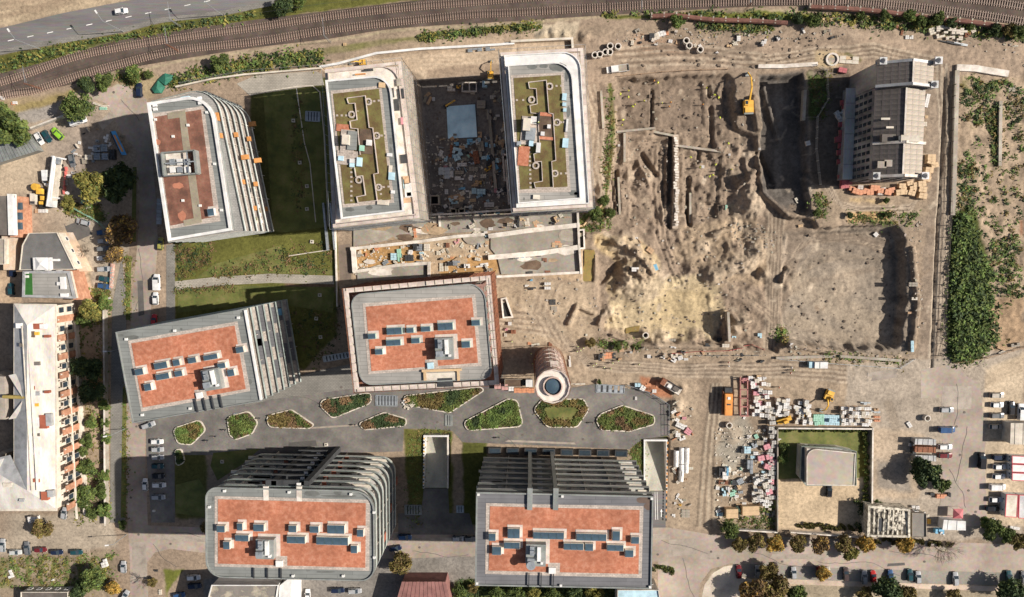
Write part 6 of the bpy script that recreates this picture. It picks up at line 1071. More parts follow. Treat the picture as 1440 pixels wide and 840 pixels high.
truck('crane_truck', 'long white crane truck with folded boom between the van and red barriers in the yard', 82, 255, 80, [('chassis', (0, 0, 1), (15, 2.2, .6), M_CREAM), ('boom', (-8, .9, 2.6, 8, .6, 2.9), .4, M_WHITE), ('boom', (-7, .2, 2.4, 7.5, .1, 2.5), .3, M_WHITE), ('cab', (-7.6, 0, 1.9), (2.2, 2.4, 2), M_WHITE), ('windscreen', (-8.75, 0, 2.1), (.12, 2, 1), M_GLASS), ('turret', (6.6, 0, 2), (2, 2.2, 1.4), M_STEEL), ('outrigger', (7.6, 0, 1.2), (.5, 5, .4), M_WHITE), ('outrigger', (-5.5, 0, 1.2), (.5, 4.4, .4), M_WHITE)]+WH((-6.5, -2, 4, 5.4), 1.0), 'crane truck')
truck('concrete_pump', 'yellow and black machine with a round orange drum beside the white crane truck', 60, 279, 88, [('frame', (0, -.4, .9), (7, 2, .5), M_BLK), ('hopper', (2.2, -.4, 1.8), (1.9, 1.9, 1.2), M_YEL), ('tank', (3.6, 1, 1, 3.6, 1, 2.6), 1.15, M_YEL), ('engine_cover', (0, -1.0, 1.6), (1.4, 1, .8), M_YEL), ('engine_cover', (-1.6, -.5, 1.5), (1, 1, .8), M_YEL), ('cab', (-.4, 2.2, 1.2), (3.6, 1.7, 1.3), M_CREAM), ('windscreen', (-1.6, 2.2, 1.5), (.9, 1.5, .8), M_GLASS), ('hose', (3, -3, 1.5, 3.4, 2, 2), .1, M_BLK)]+WH((-2.5, 2.2), 1.1), 'machine')
def excavator(label, x, y, deg, arm_deg=0, s=1.0, m=M_YEL, reach=5.2):
    g = G(x, y); t = thing('excavator', label, 'excavator', (g.x, g.y, g.z), math.radians(deg)); t.scale = (s, s, s)
    for sy in (-1.1, 1.1):
        mb = MB(); mb.prism([(-1.9, -.3), (1.9, -.3), (2.1, 0), (1.9, .3), (-1.9, .3), (-2.1, 0)], .1, .85); mb.v = [(a, b+sy, c) for a, b, c in mb.v]; link('crawler_track', mb.mesh('crawler_track', M_BLK), t)
    def p(nm, c, d, mm, tilt=None): mb = MB(); mb.box(c, d, tilt=tilt); return link(nm, mb.mesh(nm, mm), t)
    mb = MB(); mb.prism([(-2.2, -1.2), (-1.9, -1.35), (1.2, -1.35), (1.4, -1.1), (1.4, 1.1), (1.2, 1.35), (-1.9, 1.35), (-2.2, 1.2)], 1.0, 1.9); link('upper_body', mb.mesh('upper_body', m), t)
    p('engine_cover', (-1.3, 0, 2.1), (1.4, 2.2, .5), m); p('counterweight', (-2.2, 0, 1.5), (.5, 2.5, .9), M_GREYM); p('cab', (.6, .8, 2.3), (1.4, 1, 1.2), m); p('cab_window', (1.32, .8, 2.35), (.1, .8, .9), M_GLASS); p('roof_window', (.6, .8, 2.92), (.9, .7, .06), M_GLASS)
    k = Matrix.Rotation(-.55, 3, 'Y'); 
    mb = MB(); mb.tube((.8, -.2, 1.8), (.8+reach*.5, -.2, 4.3), .3, 4, r2=.26); mb.tube((.8+reach*.5, -.2, 4.3), (.8+reach*.85, -.2, 3.6), .26, 4); link('boom', mb.mesh('boom', m), t)
    mb = MB(); mb.tube((.8+reach*.85, -.2, 3.7), (.8+reach*1.1, -.2, 1.0), .2, 4); link('dipper', mb.mesh('dipper', m), t)
    mb = MB(); mb.prism([(.6+reach, -.8), (1.7+reach, -.8), (1.7+reach, .5), (.6+reach, .5)], .1, .9); link('bucket', mb.mesh('bucket', M_GREYM), t); return t
excavator('yellow crawler excavator with raised arm on the ramp beside the archaeology pit', 1050, 150, 92, s=1.15, reach=7.5)
excavator('small yellow excavator by the sand strip above the olive-roofed block', 510, 89, 185, s=.62); excavator('small yellow excavator at the top edge of the shaded courtyard', 690, 106, 88, s=.68); excavator('yellow excavator with folded arm above the green and blue pallets', 1163, 556, 250, s=.95, reach=4.5)
truck('loader', 'yellow telehandler among the white bags next to the garden wall', 1103, 589, 200, [('frame', (0, 0, .9), (4, 1.6, .5), M_YEL), ('cab', (.3, .5, 1.7), (1.5, .9, 1.5), M_YEL), ('boom', (-1.6, -.5, 1.8, 3, -.5, 1.2), .25, M_YEL), ('fork', (3.2, 0, .5), (.8, 1.5, .1), M_DARK)]+WH((-1.3, 1.4), .9), 'loader')
truck('loader', 'yellow mini machine lying among the materials in the shaded courtyard', 686, 238, 30, [('frame', (0, 0, .6), (1.8, 1.2, .5), M_YEL), ('boom', (-1.2, 0, 1, 1.6, .3, 1.2), .18, M_YEL), ('cab', (0, .2, 1.3), (.8, .8, .8), M_DARK)]+WH((-.6, .6), .6, .3), 'loader')
truck('loader', 'yellow arm-shaped machine above the pale blue slab in the courtyard', 631, 148, 25, [('frame', (-1, 0, .6), (1.5, 1, .6), M_DARK), ('boom', (-1, 0, .9, 2.6, .2, 1.4), .28, M_YEL)]+WH((-1.3, -.6), .5, .3), 'loader')
# ================================================================ people
def person_meshes():
    out = {}
    for nm, J, E_, R in (('stand', [(0, 0, .95), (0, 0, 1.2), (0, 0, 1.42), (0, 0, 1.55), (0, 0, 1.7), (0, .1, .9), (.02, .11, .5), (.05, .11, .08), (.18, .12, .04), (0, -.1, .9), (.08, -.11, .5), (.0, -.11, .08), (.13, -.12, .04), (0, .2, 1.4), (-.03, .26, 1.12), (.1, .27, .9), (0, -.2, 1.4), (.06, -.26, 1.14), (.22, -.24, .98)],
         [(0, 1), (1, 2), (2, 3), (3, 4), (0, 5), (5, 6), (6, 7), (7, 8), (0, 9), (9, 10), (10, 11), (11, 12), (2, 13), (13, 14), (14, 15), (2, 16), (16, 17), (17, 18)], [.15, .14, .15, .06, .1, .09, .07, .05, .04, .09, .07, .05, .04, .07, .05, .035, .07, .05, .035]),
        ('bend', [(0, 0, .85), (.2, 0, 1.02), (.42, 0, 1.12), (.52, 0, 1.18), (.62, 0, 1.22), (0, .1, .8), (.08, .11, .45), (-.02, .11, .08), (.12, .12, .04), (0, -.1, .8), (-.08, -.11, .46), (-.2, -.11, .08), (-.06, -.12, .04), (.42, .2, 1.08), (.46, .24, .8), (.5, .15, .58), (.42, -.2, 1.08), (.48, -.24, .82), (.56, -.12, .62)],
         [(0, 1), (1, 2), (2, 3), (3, 4), (0, 5), (5, 6), (6, 7), (7, 8), (0, 9), (9, 10), (10, 11), (11, 12), (2, 13), (13, 14), (14, 15), (2, 16), (16, 17), (17, 18)], [.15, .14, .15, .06, .1, .09, .07, .05, .04, .09, .07, .05, .04, .07, .05, .035, .07, .05, .035])):
        me = bpy.data.meshes.new('body'); me.from_pydata(J, E_, []); o = bpy.data.objects.new('body', me); COL.objects.link(o); sk = o.modifiers.new('s', 'SKIN'); su = o.modifiers.new('u', 'SUBSURF'); su.levels = 1
        for v, r in zip(me.skin_vertices[0].data, R): v.radius = (r, r)
        me.skin_vertices[0].data[0].use_root = True
        dg = bpy.context.evaluated_depsgraph_get(); dg.update(); m2 = bpy.data.meshes.new_from_object(o.evaluated_get(dg)); m2.name = 'body'; m2.materials.clear(); bpy.data.objects.remove(o); m2.polygons.foreach_set('use_smooth', [True]*len(m2.polygons))
        hx, hz = J[4][0], J[4][2]; tx, tz = (J[1][0]+J[2][0])/2, (J[1][2]+J[2][2])/2
        v = MB(); n = 10; tilt = 0 if nm == 'stand' else .9
        for k, (zz, rx, ry) in enumerate(((-.28, .17, .21), (0, .17, .22), (.2, .15, .24), (.24, .08, .1))):
            for i in range(n): a = 2*PI*i/n; x = rx*math.cos(a); z = zz; v.v.append((tx+x*math.cos(tilt)+z*math.sin(tilt), ry*math.sin(a), tz-x*math.sin(tilt)+z*math.cos(tilt)))
        for k in range(3):
            for i in range(n): j = (i+1) % n; v.f.append([k*n+i, k*n+j, (k+1)*n+j, (k+1)*n+i]); v.m.append(0)
        hd = MB(); hm = MB()
        for (b_, r, z0, sc, half) in ((hd, .1, 0, 1.2, 0), (hm, .135, .06, .85, 1)):
            rings = [(math.sin(q*PI/8), math.cos(q*PI/8)) for q in ((0.01, 1, 2, 3, 4) if half else (0.01, 1, 2, 3, 4, 5, 6, 7, 7.99))]
            for s_, c_ in rings:
                for i in range(10): a = 2*PI*i/10; b_.v.append((hx+.01+r*s_*math.cos(a), r*s_*math.sin(a)*.9, hz+z0+r*c_*sc))
            for k in range(len(rings)-1):
                for i in range(10): j = (i+1) % 10; b_.f.append([k*10+i, k*10+j, (k+1)*10+j, (k+1)*10+i]); b_.m.append(0)
        hd.box((hx+.11, 0, hz-.01), (.04, .03, .05))
        out[nm] = (m2, v.mesh('vest', M_VEST, smooth=True), hd.mesh('head', M_SKIN, smooth=True), hm.mesh('helmet', M_HEL, smooth=True))
    for m2, *_ in out.values(): m2.materials.append(M_CLOTH)
    return out
PM = person_meshes()
def person(x, y, deg, pose, vest, hel, label, group=None, zz=None):
    g = G(x, y) if zz is None else P(x, y, zz); t = thing('person', label, 'person', (g.x, g.y, g.z), math.radians(deg), group); b, v, h, m = PM[pose]; link('body', b, t); link('head', h, t)
    if vest: o = link('vest', v, t); o.material_slots[0].link = 'OBJECT'; o.material_slots[0].material = {'y': M_VEST, 'o': M_OVEST, 'w': M_WHITE}[vest]
    if hel: o = link('helmet', m, t); o.material_slots[0].link = 'OBJECT'; o.material_slots[0].material = {'w': M_HEL, 'y': M_HELY, 'o': M_OVEST}[hel]
    t.scale = (1.12, 1.12, 1.12)
rr = random.Random(1)
for i, (x, y) in enumerate(((883,129),(872,135),(883,136),(892,148),(905,143),(888,150),(919,115),(925,116),(942,145),(940,151),(930,146),(992,125),(1002,134),(1010,137),(987,148),(1011,165),(877,169),(874,177),(1023,201),(1000,246),(1027,239),(996,250),(1004,233),(969,221),(983,236))):
    o = i in (6, 8, 9, 14); person(x, y, rr.uniform(0, 360), rr.choice(['stand', 'bend']), 'o' if o else 'y', 'y', 'worker in %s vest and yellow helmet digging among the brown excavation trenches' % ('an orange' if o else 'a yellow'), 'diggers with orange vests' if o else 'diggers with yellow vests')
for x, y in ((812,487),(816,492),(820,489),(811,494)): person(x, y, rr.uniform(0, 360), 'stand', 'y', 'w', 'worker in yellow vest in the huddle of four right of the brick tower', 'huddle of four workers')
for x, y in ((834,514),(838,511),(849,516),(858,518),(861,510),(869,507),(898,512)): person(x, y, 180+rr.uniform(-40, 40), 'stand', 'y', 'w', 'worker in yellow vest walking on the dirt road north of the plaza end', 'workers walking north of the plaza')
for x, y in ((720,480),(747,497),(752,505),(749,511),(752,517)): person(x, y, rr.uniform(0, 360), 'stand', 'y', 'w', 'worker in yellow vest in the shadow of the brick tower', 'workers in the tower shadow')
for x, y, v, l in ((1023,509,'o','worker in orange vest on the site road, the upper of two'),(1023,514,'w','person in pale blue shirt on the site road, the lower of two'),(1111,516,'w','person in white on the site road left of the small truck'),(1114,520,'y','worker in yellow between two others left of the small truck'),(1110,524,'o','worker in orange vest lowest of three left of the small truck'),(1094,544,'o','worker in a red-orange top alone north of the white bags'),(702,615,None,'person in dark clothes crossing the plaza below the widest planting bed'),(304,613,None,'person in dark clothes on the plaza, upper of two near the small bed'),(293,619,None,'person in dark clothes on the plaza, lower of two near the small bed'),(318,604,None,'person at the left corner of a plaza planting bed'),(366,588,None,'person standing at the left tip of the leaf-shaped bed'),(72,263.5,'y','person in bright yellow vest beside the crane truck'),(833,594,None,'person at the left tip of the rightmost planting bed'),(500,597,None,'person at the left tip of the small central bed')): person(x, y, rr.uniform(0, 360), 'stand', v, 'w' if v else None, l)
for x, y in ((757, 173), (731, 206)): person(x, y, 90, 'stand', 'y', 'w', 'roof worker in yellow vest on the olive roof of the block beside the excavation', 'roof workers', zz=hi3+.3)
# ================================================================ trees and shrubs
def crown_mesh(seed, lobes, R, flat, n, leaf, mats, dens=1.0):
    r = np.random.RandomState(seed); C = []; 
    for i in range(lobes):
        a = r.uniform(0, 2*PI); q = math.sqrt(r.uniform(0, 1))*R*.72; C.append((q*math.cos(a), q*math.sin(a), r.uniform(-.15, .5)*R*flat, R*r.uniform(.24, .46)))
    V = []; F_ = []; Mi = []; C = np.array(C); w = C[:, 3]**2; w /= w.sum()
    for k in range(n):
        c = C[r.choice(lobes, p=w)]; d = r.normal(size=3); d /= np.linalg.norm(d); d[2] = abs(d[2])*.9-.15*(r.rand() < .3); rad = c[3]*(1-.45*r.rand()**2.2)*(1+.12*r.randn())
        p = c[:3]+d*rad*np.array([1, 1, flat]); nrm = d+r.normal(size=3)*.55; nrm /= np.linalg.norm(nrm); u = np.cross(nrm, r.normal(size=3)); u /= np.linalg.norm(u)+1e-6; v = np.cross(nrm, u); s = leaf*r.uniform(.6, 1.5)
        b = len(V); V += [p-u*s, p-v*s*.45, p+u*s, p+v*s*.45]; F_.append((b, b+1, b+2, b+3)); Mi.append(0 if r.rand() < .7 else (1 if r.rand() < .6 else 2))
    me = bpy.data.meshes.new('crown'); me.from_pydata([tuple(q) for q in V], [], F_)
    for m in mats: me.materials.append(m)
    me.polygons.foreach_set('material_index', Mi); me.update(); return me
def trunk_mesh(h, R, seed):
    rr = random.Random(seed); mb = MB(); mb.tube((0, 0, -.3), (0, 0, h), .28*R/4, 7, r2=.16*R/4)
    for k in range(6): a = rr.uniform(0, 6.28); q = R*rr.uniform(.4, .75); mb.tube((0, 0, h*rr.uniform(.6, .95)), (q*math.cos(a), q*math.sin(a), h+R*rr.uniform(.1, .5)), .12*R/4, 5, r2=.03)
    return mb.mesh('trunk', M_BARK)
TM = {}
def tree_kind(k):
    if k not in TM:
        a, v = k; m = {'green': ('green', 'dark', 'bright'), 'dark': ('dark', 'green', 'dark'), 'yellow': ('yellow', 'green', 'yellow'), 'brown': ('brown', 'olive', 'gold'), 'olive': ('olive', 'yellow', 'brown'), 'gold': ('gold', 'yellow', 'olive'), 'bright': ('bright', 'green', 'yellow')}[a]
        TM[k] = (crown_mesh(hash(a) % 1000 if False else sum(map(ord, a))+v*7, 15+v*3, 4.0, .75, 2600, .42, [LF[q] for q in m]), trunk_mesh(3.2, 4, v))
    return TM[k]
def tree(x, y, rpx, kind, label, group=None, h=None, name='tree', cat='tree'):
    R = rpx/4.4; s = R/4.0; zc = 3.2*s+1.6*s; g0 = P(x, y, zc); z = gz(g0.x, g0.y); g = P(x, y, z+zc); t = thing(name, label, cat, (g.x, g.y, z), rr.uniform(0, 6.28), group); t.scale = (s*rr.uniform(.95, 1.05), s*rr.uniform(.95, 1.05), s)
    c, tr = tree_kind((kind, rr.choice([0, 1, 2]))); link('crown', c, t, (0, 0, 3.4)); link('trunk', tr, t); return t
TR = [(12,178,27,'green','biggest dark green tree at the left edge over the grey shed'),(2,160,20,'green','second dark green crown at the upper left edge'),(104,148,23,'green','broad green tree above the white van'),(120,120,12,'dark','left of two dark bushes by the railway corner'),(146,114,15,'green','right of two dark bushes by the railway corner'),(185,104,13,'bright','low green tree left of the green tarpaulin'),(306,86,14,'green','round green bush-like tree between railway and brown-roofed block'),(208,104,7,'green','small bush right of the low tree by the tarpaulin'),(420,2,10,'bright','green tree at the top edge beside the highway end'),(398,9,14,'dark','very dark tree at the top edge left of the green one'),
(127,262,25,'yellow','round yellow-green tree in the crane yard'),(162,255,29,'dark','dark tree in the shade right of the yellow-green yard tree'),(170,322,24,'brown','dark brown autumn tree in the shade by the parked row'),(160,357,15,'brown','orange-brown tree at the lower end of the parked row'),(95,285,11,'yellow','small yellowish tree south of the crane truck'),
(127,437,18,'yellow','yellow-green tree at the top corner of the old white-roofed building'),(148,428,12,'bright','bright green tree beside the west pavement top'),(116,452,12,'green','green tree against the first windows of the old building'),(120,519,22,'dark','dark tree in the shade, upper of two at the old facade'),(128,553,20,'dark','dark tree in the shade, lower of two at the old facade'),(145,571,10,'bright','small bright tree at the end of the shade by the old facade'),(128,595,10,'bright','small light green tree left of a pair along the old facade'),(147,596,8,'green','small tree right of a pair along the old facade'),(122,620,12,'green','light green tree midway along the old facade'),(147,617,9,'bright','small tree near the pavement midway along the old facade'),(115,636,9,'green','small green tree under the fifth window bay'),(122,660,15,'green','green tree at the lower third of the old facade'),(146,668,10,'bright','light tree near the lower pavement wall'),(116,700,18,'green','large green tree at the lower corner of the old facade'),(140,690,14,'green','green tree right of the large lower corner tree'),(146,718,12,'bright','lowest green tree along the west pavement'),(128,722,10,'green','small tree below the large lower corner tree'),
(58,745,16,'olive','round olive-brown tree alone in the bottom left yard'),(128,818,20,'green','green tree at the bottom edge near the yellow one'),(108,832,14,'dark','dark tree at the bottom edge left of the green one'),(157,829,12,'gold','golden yellow tree at the bottom edge'),(212,820,8,'olive','small olive tree beside the little triangular lawn'),(562,794,19,'olive','round olive tree touching the lower right corner of the bottom left block'),(172,738,8,'green','small round tree in the street verge'),(288,742,9,'olive','small brownish tree left of the bottom left block'),
(645,835,12,'green','green tree at the bottom edge left of the bottom centre block'),(664,828,9,'olive','olive tree under the left corner of the bottom centre block'),(700,836,13,'green','green tree under the south edge of the bottom centre block'),(727,832,14,'green','second tree under the south edge of the bottom centre block'),(750,838,12,'yellow','yellowish tree under the south edge of the bottom centre block'),(778,838,12,'green','tree in the middle below the bottom centre block'),(808,838,13,'dark','dark tree below the bottom centre block'),(836,836,14,'yellow','yellow-green tree below the bottom centre block near the annexe'),
(1027,748,14,'green','green tree at the corner left of the walled garden'),(1040,766,13,'olive','olive tree first in the avenue row'),(1063,764,14,'olive','olive-brown tree second in the avenue row'),(1090,766,14,'gold','golden-green tree third in the avenue row'),(1124,765,14,'olive','olive tree fourth in the avenue row'),(1154,766,14,'brown','brown tree fifth in the avenue row'),(1188,766,14,'olive','olive tree sixth in the avenue row'),(1198,780,12,'yellow','yellowish tree leaning into the road below the sixth'),(1219,767,15,'gold','golden-green tree left of the ruined building'),(1273,765,15,'gold','golden tree below the ruined building'),
(1080,806,16,'olive','olive tree between parked cars on the lower left of the parking road'),(1058,836,22,'brown','large brown tree at the bottom edge left'),(1092,832,22,'olive','large olive tree at the bottom edge, second from left'),(1122,838,16,'green','green tree at the bottom edge, third from left'),(1158,808,12,'gold','golden tree between the reddish and beige cars'),(1215,838,13,'olive','olive tree at the bottom edge below the bright red car'),(1250,832,22,'dark','large dark tree at the bottom edge below the blue car'),(1280,838,14,'olive','olive tree at the bottom edge right of the large dark one'),(1343,838,12,'olive','olive tree at the bottom edge near the far right'),(1425,832,20,'dark','large dark tree in the bottom right corner'),
(1308,672,22,'dark','dense dark green tree below the tin sheds'),(1296,662,18,'dark','dark green tree crown touching the tin sheds'),(1325,682,13,'green','green crown at the right of the dense dark tree'),(1400,745,17,'green','green tree by the dark red car in the lower right'),(1418,755,13,'green','green tree left of the corner tree at the right edge'),(1434,764,14,'olive','olive tree at the right edge above the road'),(1386,735,9,'bright','small bright tree beside the lower container'),
(1104,630,9,'green','small round tree, upper of two on the villa lawn'),(1103,645,9,'bright','small round tree, lower of two on the villa lawn'),
(955,29,11,'bright','bright green tree over the gap in the brown pipeline'),(1145,27,11,'green','green tree at the start of the eastern pipeline'),(1123,27,8,'dark','dark bush at the end of the western pipeline'),(1246,22,9,'green','green tree in the line below the eastern pipeline'),(1282,20,10,'bright','light green tree in the line below the eastern pipeline'),(1297,30,9,'green','green tree above the scattered blocks'),(1318,26,11,'green','green tree left of the pale block stack'),(1340,32,9,'dark','dark tree above the pale block stack'),(1365,37,6,'green','small tree right of the pale block stack'),(1423,43,10,'olive','olive tree by the track at the upper right'),(1437,45,12,'green','dark green tree in the upper right corner'),(1400,42,9,'dark','dark bush in the upper right below the pipeline'),(1212,22,7,'green','small bush below the pipeline above the mill'),(1085,25,6,'bright','small bright bush beside the western pipeline'),
(848,282,9,'green','green bush by the corner of the olive block near the excavation'),(838,300,11,'green','larger green bush beside the orange pipe'),(858,300,8,'green','bush right of the larger one beside the orange pipe'),(830,482,8,'olive','small olive bush near the huddle of four workers'),(868,488,7,'green','small bush at the pit edge north of the block pile'),(843,537,4,'green','tiny bush at the plaza edge by the grey grating'),(1150,300,6,'green','green shrub at the west end of the strip south of the mill'),(1196,303,5,'dark','dark shrub on the orange sand south of the mill'),(1250,303,6,'green','shrub on the sand strip south of the mill, east end'),(1248,282,5,'green','shrub between the brick pallets and the tan stacks')]
for x, y, r, k, lab in TR:
    if r < 13: tree(x, y, r, k, lab, name='shrub' if r <= 9 else 'tree', cat='shrub' if r <= 9 else 'tree')
    else: tree(x, y, r, k, lab)
def bare(x, y, lab, h=7, R=3.5, seed=1):
    r = random.Random(seed); g = P(x, y); t = thing('bare_tree', lab, 'tree', (g.x, g.y, 0)); mb = MB(); mb.tube((0, 0, 0), (0, 0, h*.6), .15, 6, r2=.09); link('trunk', mb.mesh('trunk', M_BARK), t); mb = MB()
    for k in range(26):
        a = r.uniform(0, 6.28); z = h*r.uniform(.35, .6); p = Vector((0, 0, z)); e = Vector((R*.6*math.cos(a), R*.6*math.sin(a), z+h*.22)); mb.tube(p, e, .05, 4, r2=.03)
        for q in range(4): b = a+r.uniform(-.7, .7); mb.tube(e, e+Vector((R*.5*math.cos(b), R*.5*math.sin(b), r.uniform(0, 1.5))), .03, 3, r2=.01)
    link('branches', mb.mesh('branches', M_BARK), t)
bare(1313, 768, 'leafless tree beside the hedge on the avenue', seed=3); bare(1322, 764, 'second leafless tree beside the hedge on the avenue', seed=5, R=4.2); bare(208, 812, 'small leafless tree casting a shadow on the south street', h=5, R=2); bare(125, 353, 'bare shrub-like tree left of the parked row', h=4, R=2)
# masses nobody could count: weeds, hedges' undergrowth
def weeds(name, label, poly_list, n, leaf, kinds, zmax=.5, cat='undergrowth', group=None, clump=10, spread=2.2):
    r = np.random.RandomState(len(label)+n); V = []; F_ = []; Mi = []
    for s_, share in poly_list:
        p = pl(s_) if isinstance(s_, str) else s_; x0 = min(q[0] for q in p); x1 = max(q[0] for q in p); y0 = min(q[1] for q in p); y1 = max(q[1] for q in p); cnt = 0; want = int(n*share/clump)
        tries = 0
        while cnt < want and tries < want*30:
            tries += 1; x = r.uniform(x0, x1); y = r.uniform(y0, y1)
            if sdist(np.array([x]), np.array([y]), p)[0] < 0: continue
            cnt += 1; g = P(x, y); zg = gz(g.x, g.y); sc = r.uniform(.4, 1.3); mi = r.randint(len(kinds))
            for k in range(clump):
                a = r.uniform(0, 6.28); q = abs(r.normal())*spread*.5*sc; c = np.array([g.x+q*math.cos(a), g.y+q*math.sin(a), zg+r.uniform(.05, zmax)*sc*max(.3, 1-q/spread)]); nr = np.array([r.normal()*.5, r.normal()*.5, 1.0]); nr /= np.linalg.norm(nr); u = np.cross(nr, r.normal(size=3)); u /= np.linalg.norm(u)+1e-6; v = np.cross(nr, u); s = leaf*r.uniform(.5, 1.4)
                b = len(V); V += [c-u*s, c-v*s*.5, c+u*s, c+v*s*.5]; F_.append((b, b+1, b+2, b+3)); Mi.append(mi)
    me = bpy.data.meshes.new(name); me.from_pydata([tuple(q) for q in V], [], F_)
    for k in kinds: me.materials.append(LF[k])
    me.polygons.foreach_set('material_index', Mi); me.update(); return link(name, me, None, label=label, kind='stuff', cat=cat)
weeds('undergrowth', 'dense green undergrowth along the east side of the haul road', [('1344,305 1360,302 1370,345 1374,380 1384,415 1386,478 1368,500 1337,502 1337,400', .72), ('1355,330 1395,380 1400,480 1370,507 1338,508', .28)], 14500, .55, ['green', 'dark', 'bright'], 2.4, spread=3)
weeds('sparse_weeds', 'scattered weed clumps on the sandy eastern field', [('1350,108 1410,112 1400,150 1390,180 1352,170', .2), ('1410,110 1440,130 1440,220 1415,170', .12), ('1360,215 1375,240 1372,300 1348,300 1346,230', .15), ('1375,240 1440,230 1440,330 1380,330', .09), ('1390,340 1435,330 1440,420 1395,410', .25), ('1350,180 1440,180 1440,480 1350,480', .12), ('1395,150 1405,150 1404,230 1394,230', .07)], 6800, .42, ['green', 'bright', 'olive', 'dark'], .8, clump=14, spread=1.8)
weeds('railway_weeds', 'green weeds and bushes on the railway embankment verges', [('235,110 350,78 455,72 455,90 345,105 240,122', .3), ('0,88 60,72 175,50 250,36 360,20 360,25 250,40 160,56 75,80 0,100', .22), ('590,50 720,37 760,35 760,40 640,52 590,58', .12), ('850,18 1136,16 1136,32 1000,26 850,24', .08), ('1150,20 1300,28 1440,50 1440,58 1300,44 1150,34', .2), ('980,32 1090,38 1080,46 980,40', .08)], 10500, .45, ['green', 'bright', 'yellow', 'dark'], 1.3)
weeds('yard_weeds', 'weeds in the gaps of the yards and verges on the left side', [('0,785 160,778 160,826 0,828', .3), ('85,285 140,290 150,312 95,300', .2), ('108,430 155,430 156,735 108,735', .25), ('176,360 184,360 182,450 176,450', .06), ('175,540 180,540 178,730 174,730', .06), ('130,400 155,402 150,430 130,430', .08), ('165,100 205,98 190,125 165,115', .05)], 9000, .4, ['green', 'bright', 'olive', 'yellow'], .7)
weeds('site_weeds', 'patches of weeds round the edges of the excavation and yard', [('800,316 845,292 866,318 830,328', .14), ('858,120 864,180 858,250 848,290 852,200', .1), ('1012,728 1090,705 1090,745 1020,745', .16), ('1140,105 1165,100 1160,170 1142,165', .16), ('1190,298 1290,300 1285,318 1190,312', .1), ('840,478 905,480 900,492 840,488', .06), ('1160,495 1275,505 1270,512 1160,505', .07), ('1145,270 1165,280 1160,310 1145,305', .06), ('1335,500 1385,500 1360,512', .06), ('1096,450 1110,470 1106,485 1096,480', .05)], 7000, .38, ['green', 'olive', 'bright'], .7)
weeds('garden_plants', 'low plants along the mulch beds of the shaded garden and lawns', [('246,345 262,343 262,392 248,394', .1), ('262,350 298,342 298,365 270,390', .16), ('300,372 395,350 470,385 300,392', .2), ('400,345 468,340 468,380 400,372', .1), ('408,125 425,125 430,310 415,310', .1), ('405,440 478,430 475,505 440,520', .15), ('246,405 330,402 330,410 246,412', .08)], 6000, .35, ['dark', 'green', 'olive', 'brown'], .5)
weeds('roof_moss', 'patchy dark undergrowth below the bottom centre block', [('640,815 915,822 915,850 640,850', 1)], 2500, .5, ['dark', 'green'], 1)
# hedges round the villa
def hedge(s_, n, kind, lab, r=1.1, h=1.8, shade=('green', 'dark', 'bright')):
    a, b = PP(s_); t = thing('hedge', lab, 'hedge', (a.x, a.y, 0)); me = _wm.setdefault(('hedge', kind, r), crown_mesh(5, 5, r, h/r*.6, 260, .28, [LF[q] for q in shade]))
    for i in range(n): p = a.lerp(b, i/(n-1)); link('shrub', me, t, (p.x-a.x+rr.uniform(-.15, .15), p.y-a.y+rr.uniform(-.15, .15), h*.3), rr.uniform(0, 6))
hedge('1216,606 1216,705', 18, 'bright', 'row of clipped columnar shrubs along the east wall of the villa garden', shade=('bright', 'yellow', 'green')); hedge('1100,604 1208,604', 22, 'bright', 'low hedge under the north wall of the villa garden', .8, 1, shade=('bright', 'yellow', 'green')); hedge('1210,705 1210,742', 6, 'dark', 'dark hedge block in the south-east corner of the villa garden', 2.6, 3, shade=('dark', 'green', 'dark')); hedge('1125,738 1198,742', 16, 'green', 'low hedge along the south wall of the villa garden', 1.3, 1.1, shade=('olive', 'green', 'yellow')); hedge('1228,705 1240,708', 3, 'green', 'small green bush cluster at the corner of the ruined building', 1.6, 2)
hedge('1230,760 1336,764', 18, 'olive', 'straight trimmed hedge along the avenue below the ruined building', 1.2, 1.2, shade=('olive', 'green', 'olive')); hedge('918,797 948,804', 5, 'green', 'grass-green hedge island at the right corner of the bottom centre block', 1.7, .8, shade=('green', 'olive', 'bright'))
